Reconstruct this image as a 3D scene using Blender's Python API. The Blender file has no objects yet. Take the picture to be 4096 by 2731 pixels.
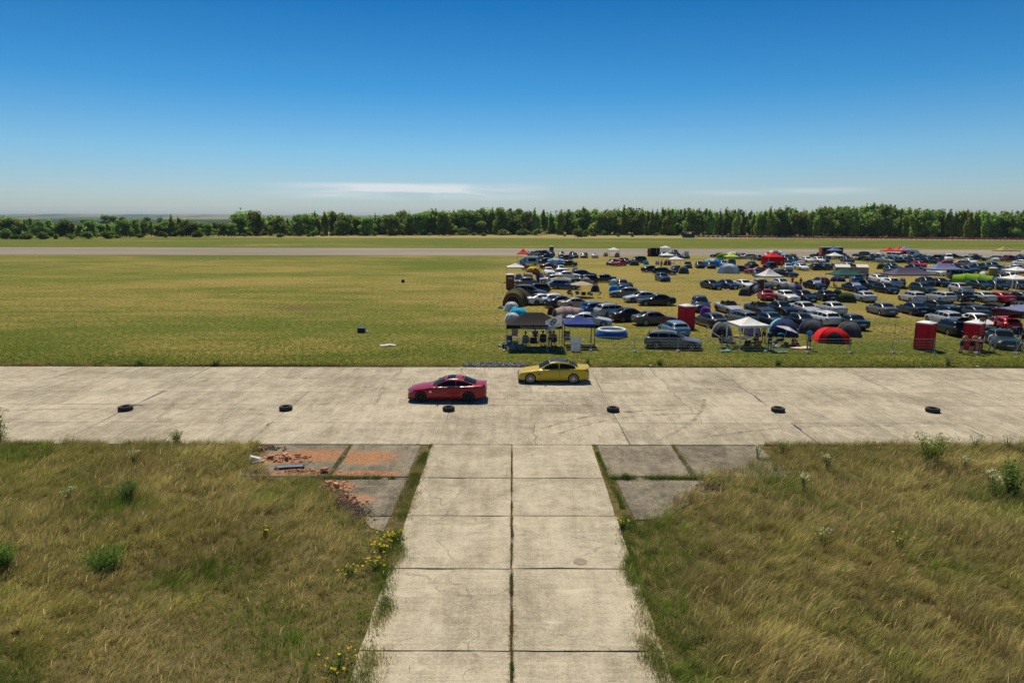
import bpy, bmesh, math, random
import numpy as np
from mathutils import Vector, Matrix

random.seed(11)
RNG = np.random.default_rng(11)
SC = bpy.context.scene
COL = SC.collection
R = math.radians

# ---------------------------------------------------------------- camera
CAM_H = 10.6                     # drone height above the airfield, metres
FPX = 2731.0                     # focal length in photo pixels (24 mm equivalent)
PITCH = math.atan(491.0 / FPX)
ROLL = 0.00195
cam_data = bpy.data.cameras.new('camera')
cam_data.sensor_width = 36.0
cam_data.lens = 36.0 * FPX / 4096.0
cam_data.clip_start = 0.1
cam_data.clip_end = 60000.0
cam = bpy.data.objects.new('camera', cam_data)
COL.objects.link(cam)
cam.matrix_world = (Matrix.Translation((0, 0, CAM_H)) @ Matrix.Rotation(R(90) - PITCH, 4, 'X')
                    @ Matrix.Rotation(ROLL, 4, 'Z'))
SC.camera = cam

# ---------------------------------------------------------------- sky, sun, exposure
SUN_EL, SUN_AZ = R(60.0), R(-10.0)          # azimuth from +Y, negative = to the left
world = bpy.data.worlds.new('World')
SC.world = world
world.use_nodes = True
wn, wl = world.node_tree.nodes, world.node_tree.links
wn.clear()
w_out = wn.new('ShaderNodeOutputWorld')
w_bg = wn.new('ShaderNodeBackground')
w_sky = wn.new('ShaderNodeTexSky')
w_sky.sky_type = 'NISHITA'
w_sky.sun_disc = False
w_sky.sun_elevation = SUN_EL
w_sky.sun_rotation = SUN_AZ
w_sky.altitude = 250
w_sky.air_density = 1.0
w_sky.dust_density = 0.35
w_sky.ozone_density = 3.0
w_bg.inputs['Strength'].default_value = 0.10


def wmath(op, a, b=None, c=None):
    n = wn.new('ShaderNodeMath')
    n.operation = op
    for i, x in enumerate((a, b, c)):
        if x is None:
            continue
        if isinstance(x, (int, float)):
            n.inputs[i].default_value = x
        else:
            wl.new(x, n.inputs[i])
    return n.outputs[0]


w_tc = wn.new('ShaderNodeTexCoord')
w_sep = wn.new('ShaderNodeSeparateXYZ')
wl.new(w_tc.outputs['Generated'], w_sep.inputs[0])
# deeper, more saturated blue the higher one looks (same all round the horizon)
w_ramp = wn.new('ShaderNodeValToRGB')
wl.new(w_sep.outputs['Z'], w_ramp.inputs[0])
cr = w_ramp.color_ramp
SKY_TINT = [(0.0, (0.66, 0.72, 0.86)), (0.035, (0.63, 0.76, 0.92)), (0.09, (0.46, 0.76, 0.95)), (0.17, (0.17, 0.60, 0.88)),
            (0.30, (0.028, 0.385, 0.69)), (1.0, (0.05, 0.39, 0.71))]
while len(cr.elements) < len(SKY_TINT):
    cr.elements.new(0.5)
for e, (p, c) in zip(cr.elements, SKY_TINT):
    e.position = p
    e.color = (*c, 1)
w_mul = wn.new('ShaderNodeMix')
w_mul.data_type = 'RGBA'
w_mul.blend_type = 'MULTIPLY'
w_mul.inputs[0].default_value = 1.0
wl.new(w_sky.outputs[0], w_mul.inputs[6])
wl.new(w_ramp.outputs[0], w_mul.inputs[7])
# thin cloud streaks low over the horizon
w_map = wn.new('ShaderNodeMapping')
w_map.inputs['Scale'].default_value = (5.0, 5.0, 62.0)
w_map.inputs['Location'].default_value = (0.9, 1.7, 0.15)
wl.new(w_tc.outputs['Generated'], w_map.inputs[0])
w_noi = wn.new('ShaderNodeTexNoise')
w_noi.inputs['Scale'].default_value = 1.0
w_noi.inputs['Detail'].default_value = 7.0
w_noi.inputs['Roughness'].default_value = 0.58
w_noi.inputs['Distortion'].default_value = 0.35
wl.new(w_map.outputs[0], w_noi.inputs['Vector'])


def bump(x, c, h):
    d = wmath('DIVIDE', wmath('SUBTRACT', x, c), h)
    return wmath('MAXIMUM', wmath('SUBTRACT', 1.0, wmath('MULTIPLY', d, d)), 0.0)


w_az = wmath('ARCTAN2', w_sep.outputs['X'], w_sep.outputs['Y'])
bank = wmath('MULTIPLY', bump(w_az, -0.15, 0.21), bump(w_sep.outputs['Z'], 0.0375, 0.0125))
thin = wmath('MULTIPLY', bump(w_az, 0.36, 0.13), bump(w_sep.outputs['Z'], 0.036, 0.006))
cl = wmath('ADD', wmath('MULTIPLY', bank, 1.5), wmath('MULTIPLY', thin, 0.45))
cl = wmath('MULTIPLY', cl, wmath('SMOOTH_MIN', wmath('MAXIMUM', wmath('MULTIPLY', wmath('SUBTRACT', w_noi.outputs['Fac'], 0.38), 4.6), 0.0), 1.0, 0.2))
cl = wmath('MINIMUM', cl, 0.8)
w_mix = wn.new('ShaderNodeMix')
w_mix.data_type = 'RGBA'
wl.new(cl, w_mix.inputs[0])
wl.new(w_mul.outputs[2], w_mix.inputs[6])
w_mix.inputs[7].default_value = (8.0, 8.2, 8.4, 1)
wl.new(w_mix.outputs[2], w_bg.inputs['Color'])
wl.new(w_bg.outputs[0], w_out.inputs[0])

sun_data = bpy.data.lights.new('sun', 'SUN')
sun_data.energy = 5.0
sun_data.angle = R(0.53)
sun_data.color = (1.0, 0.895, 0.69)
sun = bpy.data.objects.new('sun', sun_data)
COL.objects.link(sun)
sun_dir = Vector((math.sin(SUN_AZ) * math.cos(SUN_EL), math.cos(SUN_AZ) * math.cos(SUN_EL), math.sin(SUN_EL)))
sun.rotation_euler = sun_dir.to_track_quat('Z', 'Y').to_euler()
sun.location = sun_dir * 300

vs = SC.view_settings
vs.view_transform = 'Standard'
vs.look = 'None'
vs.exposure = 0.0
vs.gamma = 1.0
vs.use_curve_mapping = False
SC.cycles.max_bounces = 6
SC.cycles.diffuse_bounces = 2
SC.cycles.glossy_bounces = 3
SC.cycles.transmission_bounces = 3
SC.cycles.transparent_max_bounces = 6
SC.cycles.sample_clamp_indirect = 4.0
SC.cycles.caustics_reflective = False
SC.cycles.caustics_refractive = False
SC.cycles.use_denoising = True
SC.cycles.denoiser = 'OPENIMAGEDENOISE'
SC.cycles.denoising_input_passes = 'RGB_ALBEDO_NORMAL'
SC.cycles.denoising_prefilter = 'ACCURATE'
SC.cycles.sample_clamp_direct = 12.0


# ---------------------------------------------------------------- pixel -> ground
def ground(px, py):
    """Point of the level ground (z = 0) seen at a photo pixel, and its depth."""
    u, v = (px - 2048.0) / FPX, (py - 1365.5) / FPX
    u, v = u + v * ROLL, v - u * ROLL
    dy = math.cos(PITCH) - v * math.sin(PITCH)
    dz = -math.sin(PITCH) - v * math.cos(PITCH)
    t = -CAM_H / dz
    return u * t, dy * t, t


# ---------------------------------------------------------------- materials
MATS = {}


def nt(name):
    m = bpy.data.materials.new(name)
    m.use_nodes = True
    n = m.node_tree.nodes
    return m, n, m.node_tree.links, n['Principled BSDF']


def mat(name, col=(0.5, 0.5, 0.5), rough=0.6, metal=0.0, coat=0.0, spec=0.5, vary=0.12, scale=6.0):
    """Plain procedural material with a little mottling."""
    if name in MATS:
        return MATS[name]
    m, n, l, b = nt(name)
    if vary > 0:
        noi = n.new('ShaderNodeTexNoise')
        noi.inputs['Scale'].default_value = scale
        noi.inputs['Detail'].default_value = 3
        tc = n.new('ShaderNodeTexCoord')
        l.new(tc.outputs['Object'], noi.inputs['Vector'])
        mr = n.new('ShaderNodeMapRange')
        mr.inputs['From Min'].default_value = 0.3
        mr.inputs['From Max'].default_value = 0.7
        mr.inputs['To Min'].default_value = 1 - vary
        mr.inputs['To Max'].default_value = 1 + vary
        l.new(noi.outputs['Fac'], mr.inputs[0])
        mx = n.new('ShaderNodeVectorMath')
        mx.operation = 'SCALE'
        mx.inputs[0].default_value = col
        l.new(mr.outputs[0], mx.inputs['Scale'])
        l.new(mx.outputs[0], b.inputs['Base Color'])
    else:
        b.inputs['Base Color'].default_value = (*col, 1)
    b.inputs['Roughness'].default_value = rough
    b.inputs['Metallic'].default_value = metal
    b.inputs['Coat Weight'].default_value = coat
    b.inputs['Coat Roughness'].default_value = 0.06
    b.inputs['Specular IOR Level'].default_value = spec
    MATS[name] = m
    return m


def tinted(name, rough=0.6, metal=0.0, coat=0.0, transl=0.0, dust=0.0, vary=0.1, scale=4.0, spec=0.5):
    """Material coloured by obj.color (paint, cloth): one material, many colours."""
    if name in MATS:
        return MATS[name]
    m, n, l, b = nt(name)
    oi = n.new('ShaderNodeObjectInfo')
    noi = n.new('ShaderNodeTexNoise')
    noi.inputs['Scale'].default_value = scale
    noi.inputs['Detail'].default_value = 4
    tc = n.new('ShaderNodeTexCoord')
    l.new(tc.outputs['Object'], noi.inputs['Vector'])
    mr = n.new('ShaderNodeMapRange')
    mr.inputs['From Min'].default_value = 0.3
    mr.inputs['From Max'].default_value = 0.7
    mr.inputs['To Min'].default_value = 1 - vary
    mr.inputs['To Max'].default_value = 1 + vary
    l.new(noi.outputs['Fac'], mr.inputs[0])
    mx = n.new('ShaderNodeVectorMath')
    mx.operation = 'SCALE'
    l.new(oi.outputs['Color'], mx.inputs[0])
    l.new(mr.outputs[0], mx.inputs['Scale'])
    src = mx.outputs[0]
    if dust:
        md = n.new('ShaderNodeMix')
        md.data_type = 'RGBA'
        sp = n.new('ShaderNodeSeparateXYZ')
        l.new(tc.outputs['Object'], sp.inputs[0])
        dr = n.new('ShaderNodeMapRange')
        dr.inputs['From Min'].default_value = 0.15
        dr.inputs['From Max'].default_value = 0.75
        dr.inputs['To Min'].default_value = dust
        dr.inputs['To Max'].default_value = dust * 0.12
        l.new(sp.outputs['Z'], dr.inputs[0])
        dm = n.new('ShaderNodeMath')
        dm.operation = 'MULTIPLY'
        l.new(dr.outputs[0], dm.inputs[0])
        l.new(mr.outputs[0], dm.inputs[1])
        l.new(dm.outputs[0], md.inputs[0])
        l.new(src, md.inputs[6])
        md.inputs[7].default_value = (0.22, 0.18, 0.12, 1)
        src = md.outputs[2]
    l.new(src, b.inputs['Base Color'])
    b.inputs['Roughness'].default_value = rough
    b.inputs['Metallic'].default_value = metal
    b.inputs['Coat Weight'].default_value = coat
    b.inputs['Coat Roughness'].default_value = 0.04
    b.inputs['Specular IOR Level'].default_value = spec
    if transl:
        tr = n.new('ShaderNodeBsdfTranslucent')
        l.new(src, tr.inputs['Color'])
        ms = n.new('ShaderNodeMixShader')
        ms.inputs[0].default_value = transl
        l.new(b.outputs[0], ms.inputs[1])
        l.new(tr.outputs[0], ms.inputs[2])
        l.new(ms.outputs[0], n['Material Output'].inputs[0])
    MATS[name] = m
    return m


PAINT = tinted('car_paint', 0.30, 0.05, 0.45, dust=0.08, vary=0.06, spec=0.25)
FABRIC = tinted('tent_fabric', 0.8, transl=0.15, vary=0.12, spec=0.08)
CLOTH = tinted('clothing', 0.85, vary=0.15, scale=9, spec=0.2)
SKIN = tinted('skin', 0.55, vary=0.08, scale=12)
PLASTIC = tinted('plastic', 0.5, vary=0.08, spec=0.25)
GLASS = mat('tinted_glass', (0.010, 0.012, 0.014), 0.07, spec=0.22, vary=0)
_n, _l = GLASS.node_tree.nodes, GLASS.node_tree.links     # plain dark diffuse mixed in to dim the sky's reflection
_d = _n.new('ShaderNodeBsdfDiffuse')
_d.inputs['Color'].default_value = (0.012, 0.013, 0.014, 1)
_m = _n.new('ShaderNodeMixShader')
_m.inputs[0].default_value = 0.5
_l.new(_n['Principled BSDF'].outputs[0], _m.inputs[1])
_l.new(_d.outputs[0], _m.inputs[2])
_l.new(_m.outputs[0], _n['Material Output'].inputs[0])
TYRE = mat('tyre_rubber', (0.018, 0.018, 0.019), 0.75, vary=0.3, scale=20)
RIM = mat('alloy_rim', (0.42, 0.42, 0.43), 0.32, 0.85, vary=0.1)
RIMBLK = mat('black_rim', (0.012, 0.012, 0.013), 0.3, 0.3, vary=0)
CHROME = mat('bright_trim', (0.62, 0.62, 0.63), 0.18, 0.95, vary=0)
BLACKPL = mat('black_plastic', (0.014, 0.014, 0.015), 0.5, vary=0.1)
LAMP = mat('headlight_lens', (0.55, 0.58, 0.60), 0.08, 0.4, coat=1.0, vary=0)
TAIL = mat('taillight_lens', (0.20, 0.008, 0.010), 0.15, coat=1.0, vary=0)
PLATE = mat('number_plate_white', (0.70, 0.70, 0.68), 0.5, vary=0.05)
STEEL = mat('galvanised_steel', (0.42, 0.42, 0.41), 0.42, 0.7, vary=0.15)
DARKM = mat('dark_interior', (0.010, 0.010, 0.011), 0.9, vary=0.2)
WOOD = mat('weathered_wood', (0.32, 0.24, 0.13), 0.8, vary=0.25, scale=14)
WHITEP = mat('white_plastic', (0.78, 0.78, 0.76), 0.45, vary=0.05)


# ---------------------------------------------------------------- mesh helpers
class MB:
    """Collects simple shapes; build() links them as one mesh object."""

    def __init__(s):
        s.v, s.f, s.m = [], [], []

    def add(s, verts, faces, m=0):
        o = len(s.v)
        s.v += [tuple(p) for p in verts]
        s.f += [tuple(i + o for i in f) for f in faces]
        s.m += [m] * len(faces)
        return s

    def box(s, c, d, m=0, rot=None, taper=1.0):
        hx, hy, hz = d[0] / 2, d[1] / 2, d[2] / 2
        p = []
        for z, k in ((-hz, 1.0), (hz, taper)):
            for x, y in ((-hx, -hy), (hx, -hy), (hx, hy), (-hx, hy)):
                q = Vector((x * k, y * k, z))
                if rot is not None:
                    q = rot @ q
                p.append(q + Vector(c))
        return s.add(p, [(0, 3, 2, 1), (4, 5, 6, 7), (0, 1, 5, 4), (1, 2, 6, 5), (2, 3, 7, 6), (3, 0, 4, 7)], m)

    def tube(s, pts, r, n=6, m=0, caps=True):
        pts = [Vector(p) for p in pts]
        rs = r if isinstance(r, (list, tuple)) else [r] * len(pts)
        rings = []
        for i, p in enumerate(pts):
            d = (pts[min(i + 1, len(pts) - 1)] - pts[max(i - 1, 0)]).normalized()
            a = d.orthogonal().normalized() if i == 0 else (ref - d * ref.dot(d)).normalized()
            ref = a
            b = d.cross(a)
            rings.append([p + (a * math.cos(t) + b * math.sin(t)) * rs[i] for t in [2 * math.pi * k / n for k in range(n)]])
        v = [q for ring in rings for q in ring]
        f = [(i * n + k, i * n + (k + 1) % n, (i + 1) * n + (k + 1) % n, (i + 1) * n + k) for i in range(len(pts) - 1) for k in range(n)]
        if caps:
            f += [tuple(range(n))[::-1], tuple(range((len(pts) - 1) * n, len(pts) * n))]
        return s.add(v, f, m)

    def lathe(s, prof, n=16, c=(0, 0, 0), axis='Z', m=0):
        v = []
        for r, z in prof:
            for k in range(n):
                t = 2 * math.pi * k / n
                q = (r * math.cos(t), r * math.sin(t), z)
                if axis == 'Y':
                    q = (q[0], q[2], q[1])
                v.append((q[0] + c[0], q[1] + c[1], q[2] + c[2]))
        f = []
        for i in range(len(prof) - 1):
            for k in range(n):
                q = (i * n + k, i * n + (k + 1) % n, (i + 1) * n + (k + 1) % n, (i + 1) * n + k)
                f.append(q[::-1] if axis == 'Y' else q)
        return s.add(v, f, m)

    def grid(s, fn, nu, nv, m=0, mfn=None):
        v = [fn(i / nu, j / nv) for j in range(nv + 1) for i in range(nu + 1)]
        o = len(s.v)
        s.v += [tuple(p) for p in v]
        for j in range(nv):
            for i in range(nu):
                a = o + j * (nu + 1) + i
                s.f.append((a, a + 1, a + nu + 2, a + nu + 1))
                s.m.append(mfn(i, j) if mfn else m)
        return s

    def mesh(s, name, mats, smooth=False, angle=None, thick=0.0):
        me = bpy.data.meshes.new(name)
        me.from_pydata(s.v, [], s.f)
        for x in (mats if isinstance(mats, (list, tuple)) else [mats]):
            me.materials.append(x)
        if any(s.m):
            me.polygons.foreach_set('material_index', s.m)
        if thick:
            bm = bmesh.new()
            bm.from_mesh(me)
            bmesh.ops.recalc_face_normals(bm, faces=bm.faces)
            bmesh.ops.solidify(bm, geom=list(bm.faces), thickness=thick)
            bm.to_mesh(me)
            bm.free()
        if smooth:
            me.polygons.foreach_set('use_smooth', [True] * len(me.polygons))
            if angle:
                me.set_sharp_from_angle(angle=R(angle))
        me.update()
        return me

    def build(s, name, mats, parent=None, smooth=False, angle=None, color=None, loc=(0, 0, 0), rot=(0, 0, 0), thick=0.0):
        return put(name, s.mesh(name, mats, smooth, angle, thick), parent, loc, rot, color)


def put(name, data, parent=None, loc=(0, 0, 0), rot=(0, 0, 0), color=None):
    o = bpy.data.objects.new(name, data)
    COL.objects.link(o)
    o.parent = parent
    o.location = loc
    o.rotation_euler = rot
    if color is not None:
        o.color = (*color, 1)
    return o


def tag(o, label=None, cat=None, group=None, kind=None):
    for k, x in (('label', label), ('category', cat), ('group', group), ('kind', kind)):
        if x:
            o[k] = x
    return o


def thing(name, label, cat, loc=(0, 0, 0), rz=0.0, group=None):
    o = put(name, None, None, loc, (0, 0, rz))
    o.empty_display_size = 0.3
    return tag(o, label, cat, group)


ORD = ['first', 'second', 'third', 'fourth', 'fifth', 'sixth', 'seventh', 'eighth', 'ninth', 'tenth', 'eleventh', 'twelfth', 'thirteenth',
       'fourteenth', 'fifteenth', 'sixteenth', 'seventeenth', 'eighteenth', 'nineteenth']
TENS = ['', '', 'twenty', 'thirty', 'forty', 'fifty', 'sixty', 'seventy', 'eighty', 'ninety']


def ordinal(i):
    """1 -> first, 42 -> forty-second."""
    if i <= 19:
        return ORD[i - 1]
    t, u = divmod(i, 10)
    if t >= 10:
        return 'hundred-and-' + ordinal(i - 100) if i > 100 else 'hundredth'
    return TENS[t] + '-' + ORD[u - 1] if u else TENS[t][:-1] + 'ieth'


# ================================================================ setting
def N(n, t, **kw):
    x = n.new('ShaderNode' + t)
    for k, v in kw.items():
        if hasattr(x, k):
            setattr(x, k, v)
        else:
            x.inputs[k.replace('_', ' ')].default_value = v
    return x


class NG:
    """Tiny node-writing helper for the ground materials."""

    def __init__(s, name):
        s.m, s.n, s.l, s.b = nt(name)
        s.geo = s.n.new('ShaderNodeNewGeometry')
        s.pos = s.geo.outputs['Position']
        sp = s.n.new('ShaderNodeSeparateXYZ')
        s.l.new(s.pos, sp.inputs[0])
        s.x, s.y = sp.outputs['X'], sp.outputs['Y']

    def noise(s, scale, detail=4, rough=0.55, stretch=(1, 1, 1), dist=0.0, off=(0, 0, 0)):
        mp = s.n.new('ShaderNodeMapping')
        mp.inputs['Scale'].default_value = stretch
        mp.inputs['Location'].default_value = off
        s.l.new(s.pos, mp.inputs[0])
        t = s.n.new('ShaderNodeTexNoise')
        t.inputs['Scale'].default_value = scale
        t.inputs['Detail'].default_value = detail
        t.inputs['Roughness'].default_value = rough
        t.inputs['Distortion'].default_value = dist
        s.l.new(mp.outputs[0], t.inputs['Vector'])
        return t.outputs['Fac']

    def math(s, op, a, b=None, c=None, clamp=False):
        n = s.n.new('ShaderNodeMath')
        n.operation = op
        n.use_clamp = clamp
        for i, q in enumerate((a, b, c)):
            if q is None:
                continue
            if isinstance(q, (int, float)):
                n.inputs[i].default_value = q
            else:
                s.l.new(q, n.inputs[i])
        return n.outputs[0]

    def step(s, x, a, b, lo=0.0, hi=1.0):
        n = s.n.new('ShaderNodeMapRange')
        n.interpolation_type = 'SMOOTHSTEP'
        for i, q in enumerate((None, a, b, lo, hi)):
            if q is not None:
                n.inputs[i].default_value = q
        s.l.new(x, n.inputs[0])
        return n.outputs[0]

    def mix(s, f, a, b, mode='MIX'):
        n = s.n.new('ShaderNodeMix')
        n.data_type = 'RGBA'
        n.blend_type = mode
        for i, q in ((0, f), (6, a), (7, b)):
            if isinstance(q, (int, float)):
                n.inputs[i].default_value = q
            elif isinstance(q, tuple):
                n.inputs[i].default_value = (*q, 1)
            else:
                s.l.new(q, n.inputs[i])
        return n.outputs[2]

    def blob(s, cx, cy, rx, ry, soft=0.5):
        dx = s.math('DIVIDE', s.math('SUBTRACT', s.x, cx), rx)
        dy = s.math('DIVIDE', s.math('SUBTRACT', s.y, cy), ry)
        d = s.math('ADD', s.math('MULTIPLY', dx, dx), s.math('MULTIPLY', dy, dy))
        return s.step(d, 1.0 + soft, 1.0 - soft)

    def finish(s, col, rough=0.9, bump=None, strength=0.3, distance=0.02):
        s.l.new(col, s.b.inputs['Base Color'])
        s.b.inputs['Roughness'].default_value = rough
        s.b.inputs['Specular IOR Level'].default_value = 0.06
        if bump is not None:
            b = s.n.new('ShaderNodeBump')
            b.inputs['Strength'].default_value = strength
            b.inputs['Distance'].default_value = distance
            s.l.new(bump, b.inputs['Height'])
            s.l.new(b.outputs[0], s.b.inputs['Normal'])
        return s.m


# ---- the meadow: one sheet to the horizon
g = NG('meadow_ground')
big = g.noise(0.035, 5, 0.6, (0.45, 1, 1), 0.4)
mid = g.noise(0.28, 5, 0.62, (0.6, 1, 1), 0.3)
fine = g.noise(2.6, 6, 0.7)
tiny = g.noise(11.0, 4, 0.75)
rows = g.noise(0.5, 4, 0.6, (0.06, 1, 1), 0.2, (3, 9, 0))
green = g.mix(g.step(fine, 0.32, 0.68), (0.050, 0.084, 0.010), (0.170, 0.190, 0.028))
dry = g.mix(g.step(fine, 0.3, 0.7), (0.170, 0.130, 0.030), (0.40, 0.31, 0.090))
park = g.math('MULTIPLY', g.step(g.x, -14, 10), g.math('MULTIPLY', g.step(g.y, 54, 64), g.step(g.y, 215, 195)))
band = g.math('MULTIPLY', g.step(g.y, 62, 92), g.step(g.y, 190, 140))
far = g.step(g.y, 200, 235)
d = g.math('ADD', g.math('MULTIPLY', big, 1.7), g.math('MULTIPLY', mid, 0.8))
d = g.math('ADD', d, g.math('MULTIPLY', rows, 0.8))
d = g.math('ADD', d, g.math('MULTIPLY', g.math('SUBTRACT', fine, 0.5), 1.0))
d = g.math('ADD', d, g.math('ADD', g.math('MULTIPLY', park, 0.22), g.math('MULTIPLY', band, 0.15)))
d = g.math('SUBTRACT', d, g.math('MULTIPLY', far, 0.10))
col = g.mix(g.step(d, 1.48, 2.14), green, dry)
dark = g.step(g.noise(0.9, 5, 0.7, (0.5, 1, 1), 0.6, (5, 1, 0)), 0.60, 0.76)
col = g.mix(g.math('MULTIPLY', dark, 0.55), col, (0.042, 0.062, 0.012))
col = g.mix(g.math('MULTIPLY', g.step(tiny, 0.52, 0.72), 0.32), col, (0.030, 0.036, 0.010))
# tyre-worn lanes between the parked rows
lane = g.math('MULTIPLY', park, g.step(g.noise(0.16, 3, 0.5, (0.25, 1, 1), 0.6, (8, 2, 0)), 0.52, 0.66))
col = g.mix(g.math('MULTIPLY', lane, 0.75), col, g.mix(g.step(fine, .3, .7), (0.20, 0.140, 0.055), (0.38, 0.285, 0.120)))
vg = g.math('MULTIPLY', g.step(g.y, 49.6, 48.6), g.step(g.noise(0.7, 5, .7, (.5, 1, 1)), 0.38, 0.55))
col = g.mix(g.math('MULTIPLY', vg, 0.85), col, g.mix(g.step(fine, .3, .7), (0.060, 0.038, 0.022), (0.20, 0.135, 0.075)))
# bare, trodden patch in the open meadow
bare = g.math('MULTIPLY', g.blob(-25.5, 82.0, 4.2, 2.2, 0.8), g.step(mid, 0.35, 0.6))
col = g.mix(g.math('MULTIPLY', bare, 0.75), col, (0.17, 0.095, 0.045))
# straw belt along the wood, wheat far behind
belt = g.math('MULTIPLY', g.step(g.y, 372, 392), g.step(mid, 0.25, 0.45))
col = g.mix(g.math('MULTIPLY', belt, 0.85), col, (0.34, 0.265, 0.115))
wheat = g.math('MULTIPLY', g.math('MULTIPLY', g.step(g.y, 560, 580), g.step(g.y, 900, 860)), g.step(g.noise(0.004, 2), 0.45, 0.52))
col = g.mix(wheat, col, (0.42, 0.30, 0.13))
col = g.mix(g.step(g.y, 880, 940), col, (0.035, 0.055, 0.018))
# soil under the tall foreground grass
soil = g.step(g.y, 32.2, 30.8)
col = g.mix(g.math('MULTIPLY', soil, 0.8), col, g.mix(g.step(fine, 0.3, 0.7), (0.085, 0.070, 0.030), (0.190, 0.150, 0.065)))
hgt = g.math('ADD', g.math('MULTIPLY', fine, 1.0), g.math('MULTIPLY', tiny, 0.5))
M_GROUND = g.finish(col, 0.95, hgt, 0.9, 0.12)
mb = MB()
xs = [-30000, -4000, -800, -200, -60, 60, 200, 800, 4000, 30000]
ys = [-400, 0, 60, 140, 260, 500, 1200, 5000, 15000, 40000]
v = [(x, y, 0.0) for y in ys for x in xs]
f = [(j * 10 + i, j * 10 + i + 1, j * 10 + i + 11, j * 10 + i + 10) for j in range(9) for i in range(9)]
mb.add(v, f)
tag(mb.build('ground', M_GROUND), kind='structure')


def concrete(name, light, dark, streak=0.35, stain=None, specks=0.5, along=(0.55, 16, 1)):
    g = NG(name)
    oi = g.n.new('ShaderNodeObjectInfo')
    big = g.noise(0.33, 6, 0.62, (0.7, 1, 1), 0.5)
    mid = g.noise(1.7, 6, 0.65)
    fine = g.noise(16, 5, 0.7)
    lines = g.noise(1.0, 5, 0.75, along)
    scuff = g.noise(0.45, 6, 0.7, (3.2, 0.5, 1), 0.6, (2, 7, 0))
    def amp(f, k):
        return g.math('MULTIPLY', g.math('SUBTRACT', f, 0.5), k)
    t = g.math('ADD', amp(big, 1.15), amp(mid, 0.95))
    t = g.math('ADD', t, amp(lines, streak * 2.4))
    t = g.math('ADD', t, amp(fine, 1.5))
    t = g.math('ADD', t, amp(scuff, 1.0))
    t = g.math('ADD', t, g.math('MULTIPLY', g.math('SUBTRACT', oi.outputs['Random'], 0.5), 0.22))
    col = g.mix(g.step(t, -0.55, 0.55), dark, light)
    # dark damp stains and pale scuffs, each with a shape of its own
    st = g.step(g.noise(0.6, 7, 0.72, (0.6, 1.3, 1), 0.9, (4, 4, 0)), 0.56, 0.72)
    col = g.mix(g.math('MULTIPLY', st, 0.42), col, tuple(c * 0.72 for c in dark))
    sc = g.step(g.noise(0.8, 6, 0.7, (0.5, 1.6, 1), 0.5, (14, 8, 0)), 0.60, 0.74)
    col = g.mix(g.math('MULTIPLY', sc, 0.6), col, tuple(min(1, c * 1.28) for c in light))
    vor = g.n.new('ShaderNodeTexVoronoi')
    vor.inputs['Scale'].default_value = 5.0
    g.l.new(g.pos, vor.inputs['Vector'])
    sp = g.math('MULTIPLY', g.step(vor.outputs['Distance'], 0.10, 0.06), g.step(g.noise(0.5, 3, 0.6), 0.52, 0.6))
    col = g.mix(g.math('MULTIPLY', sp, specks), col, (0.62, 0.60, 0.55))
    # fine wandering cracks
    vc = g.n.new('ShaderNodeTexVoronoi')
    vc.feature = 'DISTANCE_TO_EDGE'
    vc.inputs['Scale'].default_value = 0.17
    mpn = g.n.new('ShaderNodeTexNoise')
    mpn.inputs['Scale'].default_value = 1.3
    mpn.inputs['Detail'].default_value = 5
    g.l.new(g.pos, mpn.inputs['Vector'])
    va = g.n.new('ShaderNodeVectorMath')
    va.operation = 'MULTIPLY_ADD'
    g.l.new(mpn.outputs['Color'], va.inputs[0])
    va.inputs[1].default_value = (1.3, 1.3, 0)
    g.l.new(g.pos, va.inputs[2])
    g.l.new(va.outputs[0], vc.inputs['Vector'])
    crk = g.math('MULTIPLY', g.step(vc.outputs['Distance'], 0.006, 0.002), g.step(mid, 0.45, 0.55))
    col = g.mix(g.math('MULTIPLY', crk, 0.36), col, (0.06, 0.052, 0.042))
    if stain:
        mask = None
        for (cx, cy, rx, ry) in stain:
            q = g.blob(cx, cy, rx, ry, 0.75)
            mask = q if mask is None else g.math('MAXIMUM', mask, q)
        mask = g.math('MULTIPLY', mask, g.step(g.noise(1.6, 6, 0.7, (0.6, 1.4, 1), 0.7), 0.26, 0.52))
        col = g.mix(g.math('MULTIPLY', mask, 0.85), col, g.mix(g.step(fine, 0.35, 0.65), (0.28, 0.125, 0.060), (0.46, 0.225, 0.105)))
    return g.finish(col, 0.88, g.math('ADD', fine, g.math('MULTIPLY', lines, 0.8)), 0.35, 0.012)


M_TAXI = concrete('taxiway_concrete', (0.520, 0.458, 0.348), (0.225, 0.193, 0.143), along=(14, 0.6, 1))
M_STRIP = concrete('strip_concrete', (0.525, 0.463, 0.346), (0.240, 0.207, 0.150), 0.5)
M_APRON = concrete('apron_concrete', (0.330, 0.285, 0.210), (0.085, 0.075, 0.058), 0.25,
                   stain=[(-8.6, 29.6, 2.2, 0.8), (-10.4, 29.0, 1.5, 0.5), (-6.5, 29.3, 1.35, 0.9), (-6.0, 27.35, 1.5, 0.30),
                          (-8.9, 27.5, 1.6, 0.30), (-6.2, 24.6, 0.9, 0.5), (-7.0, 25.9, 0.7, 0.45)], specks=0.9)
M_JOINT = mat('joint_filler', (0.120, 0.102, 0.072), 0.95, vary=0.6, scale=2)
M_TAR = mat('tar_patch', (0.045, 0.045, 0.047), 0.7, vary=0.3, scale=8)

SLAB_TOP = 0.030


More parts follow.
